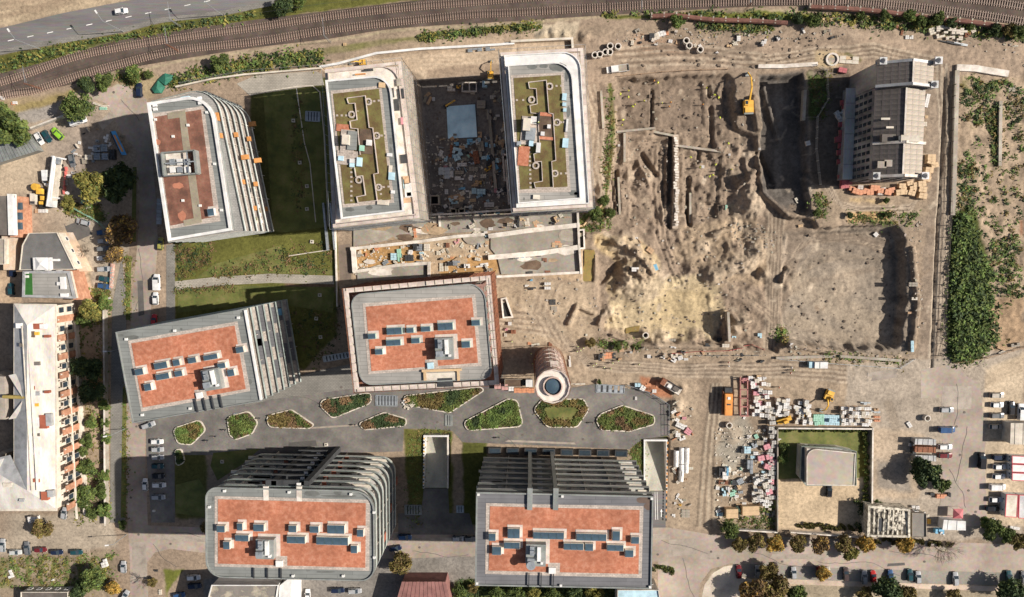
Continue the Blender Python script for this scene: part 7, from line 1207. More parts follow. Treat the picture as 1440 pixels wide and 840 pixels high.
# ================================================================ plaza beds
def bed(pts, lab, mats, n=420, lawn=None, r=2.0):
    q = [(p.x, p.y) for p in PP(pts)]; c = (sum(p[0] for p in q)/len(q), sum(p[1] for p in q)/len(q)); t = thing('planting_bed', lab, 'planting bed', (c[0], c[1], 0)); out = rounded(q, r); inn = inset(out, .34)
    nn = len(out); u = 0; ring_part(t, 'kerb', out, inn, 0, .5, M_CREAM); prism_part(t, 'soil', inn, 0, .35, lawn or M_MULCH)
    p = pl(pts); R_ = np.random.RandomState(int(abs(c[0]))); V = []; F_ = []; Mi = []; xs_ = [a[0] for a in inn]; ys_ = [a[1] for a in inn]; k = 0
    while k < n:
        x = R_.uniform(min(xs_), max(xs_)); y = R_.uniform(min(ys_), max(ys_)); d = sdist(np.array([x]), np.array([y]), inn)[0]
        if d < .3 or (lawn and d > 2.2): 
            k += .1; continue
        k += 1; mi = int(vnoise(np.array([x+300.]), np.array([y+300.]), 3.0, 5)[0]*2.99) % 3
        for j in range(9):
            cc = np.array([x+R_.normal()*.3, y+R_.normal()*.3, .4+R_.rand()*.5]); nr = np.array([R_.normal()*.6, R_.normal()*.6, 1]); nr /= np.linalg.norm(nr); uu = np.cross(nr, R_.normal(size=3)); uu /= np.linalg.norm(uu); vv = np.cross(nr, uu); s = .3*R_.uniform(.5, 1.4); b = len(V); V += [cc-uu*s, cc-vv*s*.6, cc+uu*s, cc+vv*s*.6]; F_.append((b, b+1, b+2, b+3)); Mi.append(mi)
    me = bpy.data.meshes.new('plants'); me.from_pydata([tuple(v) for v in V], [], F_); [me.materials.append(LF[m]) for m in mats]; me.polygons.foreach_set('material_index', Mi); me.update(); link('plants', me, t, (-c[0], -c[1], 0), kind='stuff')
bed('243,602 282,589 291,605 270,626 250,624', 'small plaza bed with a square stone plate, leftmost of the row', ['green', 'bright', 'olive'], 200, M_LAWN); bed('319,586 350,577 364,594 356,610 332,619 323,612', 'rounded green bed second from the left on the plaza', ['green', 'bright', 'olive'], 260)
bed('374,584 410,575 443,597 437,603 378,601', 'leaf-shaped bed with mixed dry plants third from the left', ['olive', 'brown', 'green'], 330); bed('442,563 522,551 523,567 468,589', 'kite-shaped bed below the gap between west and central blocks', ['green', 'dark', 'brown'], 420); bed('503,595 540,579 572,588 572,599 512,605', 'small lens-shaped bed in the plaza centre', ['green', 'dark', 'brown'], 320)
bed('566,556 676,543 682,549 633,581 572,570', 'long pointed bed under the central block', ['olive', 'green', 'dark'], 600); bed('651,593 714,560 728,562 737,600 657,606', 'triangular bed left of the brick tower', ['green', 'bright', 'dark'], 560); bed('749,576 762,561 821,560 829,576 812,601 770,601', 'hexagonal bed with a grass middle below the brick tower', ['brown', 'olive', 'green'], 520, M_LAWN); bed('837,590 845,581 875,569 921,584 921,597 885,607 844,605', 'rightmost diamond-shaped bed on the plaza', ['brown', 'green', 'olive'], 520)
for s_, lab in (('576,606 634,604 636,622 622,612 598,613 592,740 572,740', 'grass strip left of the grey sunken ramp'), ('886,636 906,618 906,690 898,655 888,652', 'dry grass triangle left of the eastern ramp')): weeds('grass_strip', lab, [(s_, 1)], 1500, .3, ['green', 'olive', 'bright'], .3, cat='grass')
bed('246,632 256,630 262,650 248,657', 'tiny shaded bed at the parking bays', ['dark', 'green', 'dark'], 60, M_LAWN)
# gratings and small garden lamps
def grating(x, y, w, h, deg, lab, n, m=M_STEEL):
    g = P(x, y); t = thing('floor_grating', lab, 'grating', (g.x, g.y, .03), math.radians(deg)); mb = MB(); a, b = w/4.26/2, h/4.26/2
    for c, d in (((0, b, .1), (2*a, .25, .2)), ((0, -b, .1), (2*a, .25, .2)), ((a, 0, .1), (.25, 2*b, .2)), ((-a, 0, .1), (.25, 2*b, .2))): mb.box(c, d)
    link('frame', mb.mesh('frame', m), t); mb = MB(); mb.box((0, 0, .02), (2*a-.3, 2*b-.3, .04)); link('pit', mb.mesh('pit', M_DARK), t); mb = MB(); mb.box((0, 0, .12), (2*a/n*.62, 2*b-.3, .06)); me = mb.mesh('grate_bar', m)
    for k in range(n): link('grate_bar', me, t, (-a+2*a*(k+.5)/n, 0, 0))
grating(543.5,563.5,31,15,-1,'pale steel grating on the plaza between two beds',7); grating(858,547,40,11,-2,'wide grey grating at the north edge of the plaza',5); grating(474,502,40,8,10,'long grating with eight openings in the shade west of the central block',8); grating(440,164,20,13,-3,'square grating in the shaded lawn left of the olive-roofed block',5); grating(631,591,10,16,0,'small dark grating beside the long pointed bed',3,M_GREYM); grating(581,717,24,14,0,'wide ventilation grating left of the sunken ramp',6,M_GREYM); grating(647,716,10,10,0,'small grating right of the sunken ramp',3); grating(265,607,14,14,4,'square stone plate set in the leftmost bed',2,M_CREAM); grating(336,585,14,9,8,'small concrete box in the second bed',2)
ll = thing('garden_light', 'small square pale garden light on the shaded lawns', 'garden light', P(413, 170), 0, 'garden lights'); mb = MB(); mb.box((0, 0, .25), (1.1, 1.1, .5)); link('base', mb.mesh('base', M_CONCL), ll); mb = MB(); mb.box((0, 0, .53), (.5, .5, .06)); link('cap', mb.mesh('cap', M_LEAD), ll)
for x, y in ((422,229),(432,262),(432,294),(439,340),(445,448),(451,474),(450,415),(313,649),(459,625)): dup(ll, P(x, y), rr.uniform(-.1, .1))
ll.location = P(413, 170)
# ================================================================ walls, fences
def wall(label, s_, h, w, m, name='wall', cat='wall', z0=-.3, caps=None):
    q = PP(s_); t = thing(name, label, cat, (q[0].x, q[0].y, 0))
    for i, (a, b) in enumerate(zip(q, q[1:])):
        h += .006; mb = MB(); c = (a+b)/2; r = math.atan2(b.y-a.y, b.x-a.x); za = gz(a.x, a.y); zb = gz(b.x, b.y); zz = max(min(za, zb), -4) if z0 == 'g' else 0; mb.box((c.x, c.y, zz+h/2-.2), ((b-a).length+w*.98, w, h+.4), r); mb.obj('wall_section', m, t)
        if caps: mb = MB(); mb.box((c.x, c.y, zz+h+.06), ((b-a).length+w*.98, w+.12+i*.01, .1+i*.006), r); mb.obj('coping', caps, t)
    return t
def fence(label, s_, h, step, m, panel=True, cat='fence', post=.09, z='g'):
    q = PP(s_); t = thing('fence', label, cat, (q[0].x, q[0].y, 0)); pm = MB(); pm.box((0, 0, h/2), (post*2, post*2, h)); pme = pm.mesh('post', m)
    for a, b in zip(q, q[1:]):
        L = (b-a).length; n = max(1, int(L/step)); r = math.atan2(b.y-a.y, b.x-a.x)
        pn = MB()
        for zz in (.25, h*.55, h-.06): pn.box((0, 0, zz), (L/n-post*2, .05, .08))
        for k in range(9): pn.box((-(L/n)/2+(k+.5)*L/n/9, 0, h/2), (.03, .03, h-.1))
        me = pn.mesh('mesh_panel', m)
        for k in range(n+1):
            p = a.lerp(b, k/n); g = gz(p.x, p.y) if z == 'g' else 0; link('post', pme, t, (p.x-q[0].x, p.y-q[0].y, g), r)
            if k < n and panel: c = a.lerp(b, (k+.5)/n); link('mesh_panel', me, t, (c.x-q[0].x, c.y-q[0].y, gz(c.x, c.y) if z == 'g' else 0), r)
    return t
wall('grey concrete wall round the villa garden on its north side', '1092,600 1222,601', 2.2, .35, M_CONC, 'garden_wall', caps=M_CONCL); wall('grey wall along the east side of the villa garden', '1223,600 1222,712', 2.2, .35, M_CONC, 'garden_wall', caps=M_CONCL); wall('grey wall along the west side of the villa garden', '1091,600 1091,745', 2.0, .3, M_CONC, 'garden_wall'); wall('pale wall along the avenue south of the villa garden', '1020,742 1090,746', 1.8, .4, M_CONCL, 'garden_wall'); wall('pale wall between villa gate and the ruined building', '1110,746 1220,754', 1.8, .4, M_CONCL, 'garden_wall')
wall('orange-brown yard wall along the street pavement left of the tilted block', '151,432 152,560 153,735', 2.2, .4, M_CONC, 'street_wall', caps=M_CONCL); wall('pale boundary wall along the top of the upper left yard', '47,182 105,160 128,154', 2, .5, M_CONCL, 'yard_wall'); wall('colourful painted low wall beside the parked row', '160,372 158,404', 1.2, .7, mat('mural_wall', (.5, .2, .15), (.15, .4, .4), c3=(.6, .55, .45), scale=2.0), 'mural_wall')
wall('cream retaining wall along the railway garden slope', '250,123 300,112 345,106 452,97', 1.2, .5, M_CREAM, 'retaining_wall'); wall('white construction wall along the sand strip north of the olive blocks', '452,95 478,90 530,76 590,70 700,64 722,62', 1.0, .7, M_WHITE, 'retaining_wall'); wall('pale formwork wall closing the trench above the broad-ledged block', '720,60 804,56 805,68', 1.6, .7, M_CREAM, 'retaining_wall')
wall('light concrete kerb wall along the west side of the shaded alley', '472,318 474,395 475,430', 1.0, .4, M_CONCL, 'retaining_wall'); wall('grey concrete stair wall beside the olive block garden corner', '456,287 462,351', 1.4, .6, M_STEEL, 'retaining_wall'); wall('second grey concrete stair wall beside the olive block corner', '466,287 472,350', 1.4, .6, M_STEEL, 'retaining_wall')
wall('thin pale edging across the garden beds', '407,360 460,352', .3, .3, M_CREAM, 'edging'); wall('white curved edging round the upper shaded lawn', '362,131 418,122 440,121 450,130 456,190 462,318', .3, .3, M_CREAM, 'edging'); wall('thin light path line through the shaded lawn', '417,125 428,200 436,230 444,312', .15, .25, M_CONCL, 'edging')
# podium
t = thing('concrete_podium', 'long raw concrete basement deck with pale wall tops between the northern and central blocks', 'concrete deck', (*P(650, 345).xy, 0))
for s_, nm in (('497,313 640,303 812,297 812,318 750,322 590,330 497,347', 'deck_slab'), ('690,333 812,318 812,342 815,347 700,362 690,350', 'deck_slab'), ('700,364 816,352 817,384 705,386', 'deck_slab'), ('502,382 560,375 600,372 600,392 503,395', 'deck_slab')):
    prism_part(t, nm, [(p.x, p.y) for p in PP(s_, .4)], -.2, .45, M_SLABC)
for s_, h, w in (('496,350 590,340 640,333 680,330', 1.1, 1.0), ('498,350 500,380', 1.1, 1.4), ('500,382 560,373 604,370', 1.1, 1.0), ('690,332 740,325 812,317', 1.1, 1.5), ('690,362 760,356 812,348', 1.1, 1.6), ('700,389 760,386 816,383', 1.0, .8), ('812,300 814,345 817,384', 1.2, .7), ('586,303 640,301 720,295 812,292', .9, .6), ('604,371 604,388', 1.2, .9), ('618,302 619,318', .7, .6), ('515,316 560,312', .6, 1.6)):
    q = PP(s_); h += rr.uniform(0, .05)
    for a, b in zip(q, q[1:]): h += .007; c = (a+b)/2; mb = MB(); mb.box((c.x, c.y, .4+h/2), ((b-a).length+w*.9, w, h), math.atan2(b.y-a.y, b.x-a.x)); mb.obj('wall_top', M_CONCL, t)
podium = t
for s_, lab in (('812,323 822,322 823,350 813,351', 'dark open shaft with pale concrete walls at the east end of the deck'), ('704,420 712,418 722,447 707,448', 'narrow open concrete pit east of the central block')):
    q = [(p.x, p.y) for p in PP(s_, .8)]; t = thing('open_shaft', lab, 'concrete shaft', (*q[0], 0)); ring_part(t, 'shaft_wall', q, inset(q, .5), -.3, 1.0, M_CONCL); prism_part(t, 'dark_floor', inset(q, .5), -.2, .08, M_BLK)
t = thing('concrete_chamber', 'pale box-shaped concrete chamber with two dark openings at the top of the courtyard', 'concrete chamber', (*P(661, 122).xy, -3.5))
q = PP('650,117 670,117 670,128 650,128', -2); c = sum(q, Vector())/4
for dx in (-2.3, 0, 2.3): mb = MB(); mb.box((c.x+dx, c.y, -2.6), (.3, 2.8, 1.8)); mb.obj('side_wall', M_CONCL, t)
for dy in (-1.4, 1.4): mb = MB(); mb.box((c.x, c.y+dy, -2.6), (5, .3, 1.8)); mb.obj('end_wall', M_CONCL, t)
for x, y in ((640, 300), (648, 300), (612, 282), (690, 300)):
    p = P(x, y, -2); t = thing('concrete_shaft', 'open concrete lift shaft head at the south edge of the shaded courtyard', 'concrete shaft', (p.x, p.y, -3.5), 0, 'shaft heads'); mb = MB(); mb.ring([(-1.6, -1.6), (1.6, -1.6), (1.6, 1.6), (-1.6, 1.6)], [(-1.2, -1.2), (1.2, -1.2), (1.2, 1.2), (-1.2, 1.2)], 0, 3.6); link('shaft_wall', mb.mesh('shaft_wall', M_CONC), t); mb = MB(); mb.box((0, 0, .5), (2.4, 2.4, .2)); link('shaft_floor', mb.mesh('shaft_floor', M_BLK), t)
q = [(p.x, p.y) for p in PP('628,150 668,147 671,193 630,195', -3.2)]; mb = MB(); mb.prism(q, -3.6, -3.0); solo(mb, 'fresh_slab', mat('pale_blue_slab', (.5, .76, .9), (.42, .66, .8), c3=(.6, .84, .95), scale=.3), 'large pale blue slab in the middle of the shaded courtyard', 'concrete slab')
mb = MB(); a, b = P(688, 162, -3), P(697, 265, -3); mb.box(((a.x+b.x)/2, (a.y+b.y)/2, -3.0), (.9, (a-b).length, .9), -math.atan2(b.x-a.x, a.y-b.y)*-1); solo(mb, 'concrete_beam', M_CONC, 'long narrow grey beam on the right side of the shaded courtyard', 'concrete beam')
for s_, lab in (('-.2,0', 'x'),): pass
t = thing('concrete_wall_frame', 'unfinished grey concrete wall corner against the broad-ledged block', 'concrete wall', (*P(712, 240).xy, -3.5))
for s_ in ('706,218 718,218', '707,218 710,255', '711,225 716,288', '712,226 721,226'):
    a, b = PP(s_, -1.5); c = (a+b)/2; mb = MB(); mb.box((c.x, c.y, -2), ((b-a).length, .6, 3), math.atan2(b.y-a.y, b.x-a.x)); mb.obj('wall_section', M_CONCL, t)
# fences on site
fence('post-and-mesh site fence along the east side of the haul road', '1340,120 1336,200 1334,300 1328,400 1322,500', 2, 3.5, M_LEAD); fence('leaning site fence on top of the wall west of the old mill', '1146,92 1161,100 1163,140 1148,165 1146,210 1152,260', 1.8, 3, M_CREAM); fence('timber-post fence along the top edge of the archaeology pit', '872,108 930,102 985,99 1022,98', 1.4, 5, M_WOOD)
fence('grey mesh barrier round the east end of the plaza', '882,541 915,552 940,568 940,612', 2, 3.5, M_STEEL); fence('blue-grey mesh fence along the railway garden', '255,118 345,101 448,93', 1.8, 3, M_GREYM); fence('red and white barrier tape fence along the south pit edge', '945,497 985,494 1025,493 1060,486 1075,492', 1, 4, cmat('barrier_red', (.6, .12, .1))); fence('thin metal fence between parked row and yard', '100,290 140,312 150,322', 1.6, 3, M_GFILM); fence('low rail along the pit beside the concrete barriers', '1095,505 1180,512 1265,518 1285,505', 1, 5, M_STEEL); fence('weathered fence closing the eastern field along the dirt lot', '1340,510 1385,503 1440,488', 1.6, 4, M_WOOD)
t = wall('long low ancient stone wall exposed in the middle of the excavation', '952,192 953,255 951,318', 1.7, 1.7, mat('ancient_stone', (.42, .34, .26), (.3, .235, .17), c3=(.52, .44, .35), scale=1.4, bump=.1), 'stone_wall', z0='g')
for k in range(34):
    u = (k+.5)/34; p = P(952+.8*math.sin(k), 192+126*u); mb = MB(); mb.box((p.x+rr.uniform(-.3, .3), p.y, gz(p.x, p.y)*0-1.1+rr.uniform(-.1, .15)), (rr.uniform(.7, 1.3), rr.uniform(.5, .8), .4), rr.uniform(-.4, .4)); mb.obj('stone', M_CONCL, t)
for s_, lab in (('869,185 920,180', 'low stone wall line at the top left of the inner excavation'), ('920,184 950,190', 'short stone wall running to the long ancient wall'), ('879,188 879,226', 'short stone wall along the left side of the inner excavation'), ('957,205 1018,213', 'low stone wall right of the long ancient wall'), ('974,272 974,312', 'thin stone wall beside the dark trench'), ('871,250 873,300', 'stone wall remnant along the western trench'), ('845,130 848,180', 'pale concrete strip edging the western dirt track')): wall(lab, s_, .8, .7, M_CONC, 'stone_wall', z0='g')
wall('stone revetment at the right corner of the sandy pit floor', '1022,440 1024,478', 2.6, .8, M_CONC, 'stone_wall', z0='g'); wall('broken concrete edge along the top of the southern pit', '1092,503 1180,500 1262,506', 1.0, .9, M_CONC, 'concrete_edge', z0='g'); wall('pale rubble wall east of the haul road', '1344,103 1340,250 1338,300', .9, 1.4, M_CONC, 'rubble_wall'); wall('pale concrete ledge above the eastern field', '1348,96 1370,97 1412,104', .8, 2, M_CONCL, 'concrete_ledge'); wall('pale concrete ledge bounding the dark pit on its north side', '1068,94 1100,94 1146,91', .8, 1.2, M_CONCL, 'concrete_ledge'); wall('long sunken retaining wall in the eastern field', '1405,145 1404,232', .9, 1, M_CONC, 'retaining_wall'); wall('stone block beside the fence at the dark pit', '1130,130 1128,168', 1.4, 1, M_CONC, 'retaining_wall')
# pond
mb = MB(); mb.prism([(p.x, p.y) for p in PP('822,349 836,351 838,362 835,395 826,402 818,400 815,392 822,372')], -2.1, -.75); solo(mb, 'muddy_pond', M_WATER, 'ochre muddy pool at the east end of the concrete deck', 'pond'); 
for s_, lab in (('880,462 900,458 897,478 880,480', 'small ochre puddle at the bottom of the sandy pit'),): mb = MB(); mb.prism([(p.x, p.y) for p in PP(s_, -2.5)], -3.4, -2.75); solo(mb, 'muddy_puddle', M_WATER, lab, 'puddle')
for k in range(26):
    x, y = rr.uniform(505, 810), rr.uniform(304, 386); g = P(x, y); w_ = rr.uniform(.8, 3.2); mb = MB(); n = 11; mb.prism([(g.x+w_*1.6*math.cos(2*PI*i/n)*rr.uniform(.6, 1.2), g.y+w_*.7*math.sin(2*PI*i/n)*rr.uniform(.6, 1.2)) for i in range(n)], .1, .47+k*.002); mb.obj('mud_patch', rr.choice([M_MULCH, mat('ochre_mud', (.36, .26, .16), (.28, .2, .125)), M_CONC, M_CONCL]), podium)
# ================================================================ concrete rings, barriers, clutter
USED = set()
def proto(name, label, cat, group, parts):
    t = thing(name, label, cat, (0, 0, -50), 0, group)
    for nm, mb, m in parts: link(nm, mb.mesh(nm, m), t)
    USED.discard(t.name); return t
def put(t, x, y, rz=0, dz=0, z=None, scale=None, label=None):
    g = G(x, y) if z is None else P(x, y, z); loc = (g.x, g.y, g.z+dz)
    if t.name not in USED:
        USED.add(t.name); t.location = loc; t.rotation_euler = (0, 0, rz); 
        if scale: t.scale = scale if isinstance(scale, tuple) else (scale,)*3
        if label: t['label'] = label
        return t
    r = dup(t, loc, rz, label, None, scale); return r
def bx(*a, **k): m = MB(); m.box(*a, **k); return m
ringm = MB(); ringm.hollow((0, 0), 1.05, .75, 0, 1.6, 18); ringf = MB(); ringf.tube((0, 0, .05), (0, 0, .1), .75, 14)
R1_ = proto('concrete_ring', 'concrete manhole ring standing upright in the group left of the pickup', 'concrete ring', 'manhole rings above the pickup', [('ring', ringm, M_CONCL), ('dark_inside', ringf, M_BLK)])
for x, y in ((836,79),(843,78),(851,75),(857,75),(857.5,66.5),(868.5,67)): put(R1_, x, y)
R2_ = proto('concrete_ring', 'concrete manhole ring in the group of three by the rubble slope', 'concrete ring', 'manhole rings by the rubble', [('ring', ringm, M_CONCL), ('dark_inside', ringf, M_BLK)])
for x, y in ((964,59),(968,66),(983.5,71.5)): put(R2_, x, y)
for x, y, lab in ((1301,587,'single concrete ring with a long shadow in the dirt lot'),(907,471,'concrete well ring in the south side of the sandy pit'),(1024,597,'small round concrete block below the orange lorry'),(1170,84,'large round pale concrete slab north-west of the mill')):
    t = proto('concrete_ring', lab, 'concrete ring', None, [('ring', ringm, M_CONCL), ('inside', ringf, M_CONC if x != 907 else M_BLK)]); put(t, x, y, scale=2.0 if x == 1170 else 1.0)
    if x == 1170: t.scale = (2.0, 2.0, .3)
bar = MB(); bar.prism([(-1.5, -.35), (1.5, -.35), (1.5, .35), (-1.5, .35)], 0, .25); b2 = MB(); b2.box((0, 0, .55), (3, .3, .8))
B1_ = proto('concrete_barrier', 'low dark concrete block in the spaced row along the southern edge of the pits', 'barrier', 'barriers along the pit edge', [('foot', bar, M_CONC), ('upright', b2, M_LEAD)])
for x in (983, 997, 1008, 1020, 1036, 1051, 1062, 1106, 1119, 1138): put(B1_, x, 500-(0 if x < 1080 else -3), 0, scale=.7)
# block piles: palletised goods
def stack_mesh(w, d, h, m, n=2):
    a = MB(); k = 0
    for i in range(n):
        for j in range(2): a.box(((i-(n-1)/2)*w/n, (j-.5)*d/2, h/2+.15+.02*((i+j) % 2)), (w/n-.06, d/2-.06, h)); k += 1
    return a
pal = lambda w, d: (lambda m: (m.box((0, 0, .07), (w, d, .1)), m)[1])(MB())
def goods(name, label, cat, group, w, d, h, m, n=2): return proto(name, label, cat, group, [('load', stack_mesh(w, d, h, m, n), m), ('pallet', pal(w+.1, d+.1), M_WOOD)])
DW = mat('dusty_white_goods', (.46, .44, .41), (.33, .31, .29), scale=1)
def grid(t, s_, nx, ny, miss=0.0, jit=.25, lay=.25, hh=1.0):
    q = PP(s_); seen = 0
    for i in range(nx):
        for j in range(ny):
            if rr.random() < miss: continue
            u = (i+.5)/nx; v = (j+.5)/ny; p = q[0].lerp(q[1], u).lerp(q[3].lerp(q[2], u), v); p = p+Vector((rr.uniform(-jit, jit), rr.uniform(-jit, jit), 0)); r = math.atan2(q[1].y-q[0].y, q[1].x-q[0].x)+rr.uniform(-.12, .12); z = gz(p.x, p.y)
            for L in range(2 if rr.random() < lay else 1):
                loc = (p.x, p.y, z+L*hh)
                if t.name not in USED: USED.add(t.name); t.location = loc; t.rotation_euler = (0, 0, r)
                else:
                    d = dup(t, loc, r); q_ = rr.random()
                    if q_ < .45 and t.children[0].data.materials[0] is M_WBAG: o = [c for c in d.children if c.name.startswith('load')][0]; o.material_slots[0].link = 'OBJECT'; o.material_slots[0].material = (DW, M_CREAM, M_CONCL)[int(q_*6.6)]
a1 = goods('wrapped_pallet', 'white wrapped pallet in the neat block of rows against the garden wall', 'pallet', 'white pallets by the garden wall', 1.15, 1.1, 1.1, M_WBAG); grid(a1, '1181,570 1222,571 1222,598 1181,598', 9, 5, .04, .12, .3)
a2 = goods('wrapped_pallet', 'green wrapped pallet between the white and pale blue ones by the garden wall', 'pallet', 'green pallets', 1.2, 1.2, 1.1, M_GFILM); grid(a2, '1142,582 1157,582 1157,596 1142,596', 3, 3, 0, .1, .2)
a3 = goods('wrapped_pallet', 'pale blue wrapped pallet in the rows by the garden wall', 'pallet', 'pale blue pallets', 1.25, 1.2, 1.1, M_LBLUE); grid(a3, '1157,582 1178,583 1178,597 1157,597', 4, 3, 0, .1, .2)
a4 = goods('bulk_bag', 'white bulk bag in the loose column left of the green pallets', 'bulk bag', 'white bags left of green pallets', 1.2, 1.2, 1.0, M_WBAG, 1); grid(a4, '1117,560 1134,562 1140,596 1117,596', 5, 8, .18, .4, .3)
a5 = goods('bulk_bag', 'white bulk bag in the heap around the yellow telehandler', 'bulk bag', 'white bags by the telehandler', 1.3, 1.1, 1.0, M_WBAG, 1); grid(a5, '1092,560 1108,560 1108,584 1088,584', 4, 6, .1, .4, .4)
a6 = goods('wrapped_pallet', 'pale pink-banded pallet in the column right of the steel frame', 'pallet', 'pale pallets by the steel frame', 1.5, 1.3, 1.2, M_WBAG); grid(a6, '1053,530 1082,530 1082,586 1056,584', 5, 9, .28, .5, .3)
a7 = goods('pink_pallet', 'crimson-pink pallet of wrapped insulation near the steel frame', 'pallet', 'pink pallets by the frame', 2, 1.5, 1.1, M_PINK); 
for x, y in ((1047,534),(1058,539),(1062,552),(1075,556),(1066,566),(1078,571)): put(a7, x, y, rr.uniform(-.2, .2))
a8 = goods('wrapped_pallet', 'small pale block pallet in the crowded heap west of the villa garden', 'pallet', 'pallets west of the villa', 1.2, 1.0, 1.0, M_WBAG); grid(a8, '1058,668 1082,664 1083,712 1058,704', 6, 9, .15, .4, .35)
a9 = goods('wrapped_pallet', 'grey-white pallet in the narrow column along the garden wall', 'pallet', 'column of pallets at wall', 1.4, 1.3, 1.2, mat('dirty_white_goods', (.5, .48, .44), (.36, .34, .31), scale=1)); grid(a9, '1078,570 1088,570 1088,700 1080,700', 2, 20, .25, .35, .2)
a10 = goods('pink_pallet', 'pink wrapped pallet in the heap west of the villa garden wall', 'pallet', 'pink pallets west of villa', 2.2, 1.8, 1.2, M_PINK)
for x, y in ((1077,627),(1069,643),(1080,641),(1085,648),(1078,655),(1080,690),(1082,676)): put(a10, x, y, rr.uniform(-.4, .4))
a11 = goods('tan_crate', 'large tan timber crate at the bottom of the material yard', 'crate', 'tan crates', 4, 3.2, 2.2, M_SANDB, 1); put(a11, 1027, 719, .02, label='smaller square tan crate at the bottom of the material yard'); put(a11, 1053, 715, .03, scale=(1.4, 1, 1), label='larger oblong tan crate at the bottom of the material yard')
a12 = goods('tan_block_stack', 'tan block stack in the pile at the south-east foot of the mill', 'block stack', 'tan stacks at the mill', 2.6, 1.9, 1.7, M_SANDB)
for x, y in ((1266,262),(1270,271),(1279,272),(1281,265),(1288,267),(1294,267),(1277,258),(1286,260),(1293,259),(1262,271),(1268,266),(1294,276),(1300,252),(1306,228),(1311,233),(1303,240),(1300,246),(1306,222)): put(a12, x, y, rr.uniform(-.3, .3), scale=rr.uniform(.7, 1))
a13 = goods('terracotta_stack', 'terracotta block stack in the row along the south wall of the mill', 'block stack', 'terracotta stacks at the mill', 2.2, 1.8, 1.4, M_TERRA)
for x in range(1196, 1252, 5): put(a13, x, 268+rr.uniform(-4, 4), rr.uniform(-.3, .3), scale=rr.uniform(.7, 1))
a14 = goods('white_block_stack', 'pale grey block stack among the terracotta stacks of the mill', 'block stack', 'pale stacks at the mill', 2.2, 1.7, 1.3, M_PINKC)
for x, y in ((1228,266),(1240,267),(1236,272),(1208,264),(1246,270)): put(a14, x, y, rr.uniform(-.3, .3), scale=.8)
a15 = goods('crimson_bale', 'crimson wrapped bale in the shaded line along the west wall of the mill', 'bale', 'crimson bales at the mill', 3.2, 1.9, 1.4, M_REDF)
for x, y in ((1183,100),(1187,145),(1190,151),(1184,176),(1190,176),(1186,187),(1185,196),(1180,197),(1190,198),(1184,206),(1182,215),(1190,214),(1186,220),(1182,228),(1186,231),(1184,250),(1188,257),(1186,262)): put(a15, x, y, PI/2+rr.uniform(-.2, .2)*1+PI/2, scale=rr.uniform(.8, 1.1))
a16 = goods('white_bale', 'pale rubble sack beside the crimson bales in the mill shade', 'sack', 'sacks in the mill shade', 1.5, 1.3, .9, M_WBAG)
for x, y in ((1178,165),(1184,160),(1181,169),(1187,166),(1176,160),(1135,202)): put(a16, x, y, rr.uniform(0, 3))
pc = MB(); pc.tube((0, -3.2, .95), (0, 3.2, .95), .85, 12); pc2 = MB(); pc2.box((0, 0, .1), (1.2, 5, .2))
a17 = proto('wrapped_roll', 'long white wrapped cylinder in the bundle east of the ramp', 'wrapped roll', 'white cylinders', [('roll', pc, M_WBAG), ('cradle', pc2, M_WOOD)])
for x, y, z in ((950,644,0),(957.5,640,0),(965,640,0),(957.5,660,0),(964,656,0),(957,668,0)): put(a17, x, y, 0, z, scale=(.95, .85 if y < 655 else .6, .9))
a18 = goods('red_brick_pallet', 'pink and orange brick pallet in the row at the plaza edge left of the brick tower', 'brick pallet', 'brick pallets by tower', 2.0, 1.6, 1.2, M_TERRA)
for x, m_ in ((727, 0), (734, 0), (740, 0), (747, 0)): put(a18, x, 549-rr.uniform(0, 1.5), .05)
a19 = goods('pink_brick_pallet', 'dusky pink brick pallet at the left end of the row by the brick tower', 'brick pallet', 'pink brick pallets', 2.2, 2, 1.3, cmat('dusky_pink', (.55, .3, .27)))
for x, y in ((700,542),(710,543.5)): put(a19, x, y, .05)
a20 = goods('white_pallet', 'single white pallet between pink and orange brick pallets', 'pallet', None, 1.8, 1.6, 1.1, M_WBAG); put(a20, 719, 546)
COLS = {'w': M_WBAG, 'b': M_LBLUE, 'B': M_BLUE, 't': M_SANDB, 'g': M_CONC, 'd': M_DARK, 'r': M_RUSTY, 'o': M_TERRA, 's': M_STEEL, 'p': M_PINK, 'c': M_CREAM, 'G': M_GFILM, 'y': M_YEL, 'W': M_WOOD}
CN = {'w': 'white', 'b': 'pale blue', 'B': 'bright blue', 't': 'tan', 'g': 'grey', 'd': 'charcoal', 'r': 'rusty', 'o': 'terracotta', 's': 'steel-grey', 'p': 'pink', 'c': 'cream', 'G': 'green', 'y': 'yellow', 'W': 'timber'}
protos = {}
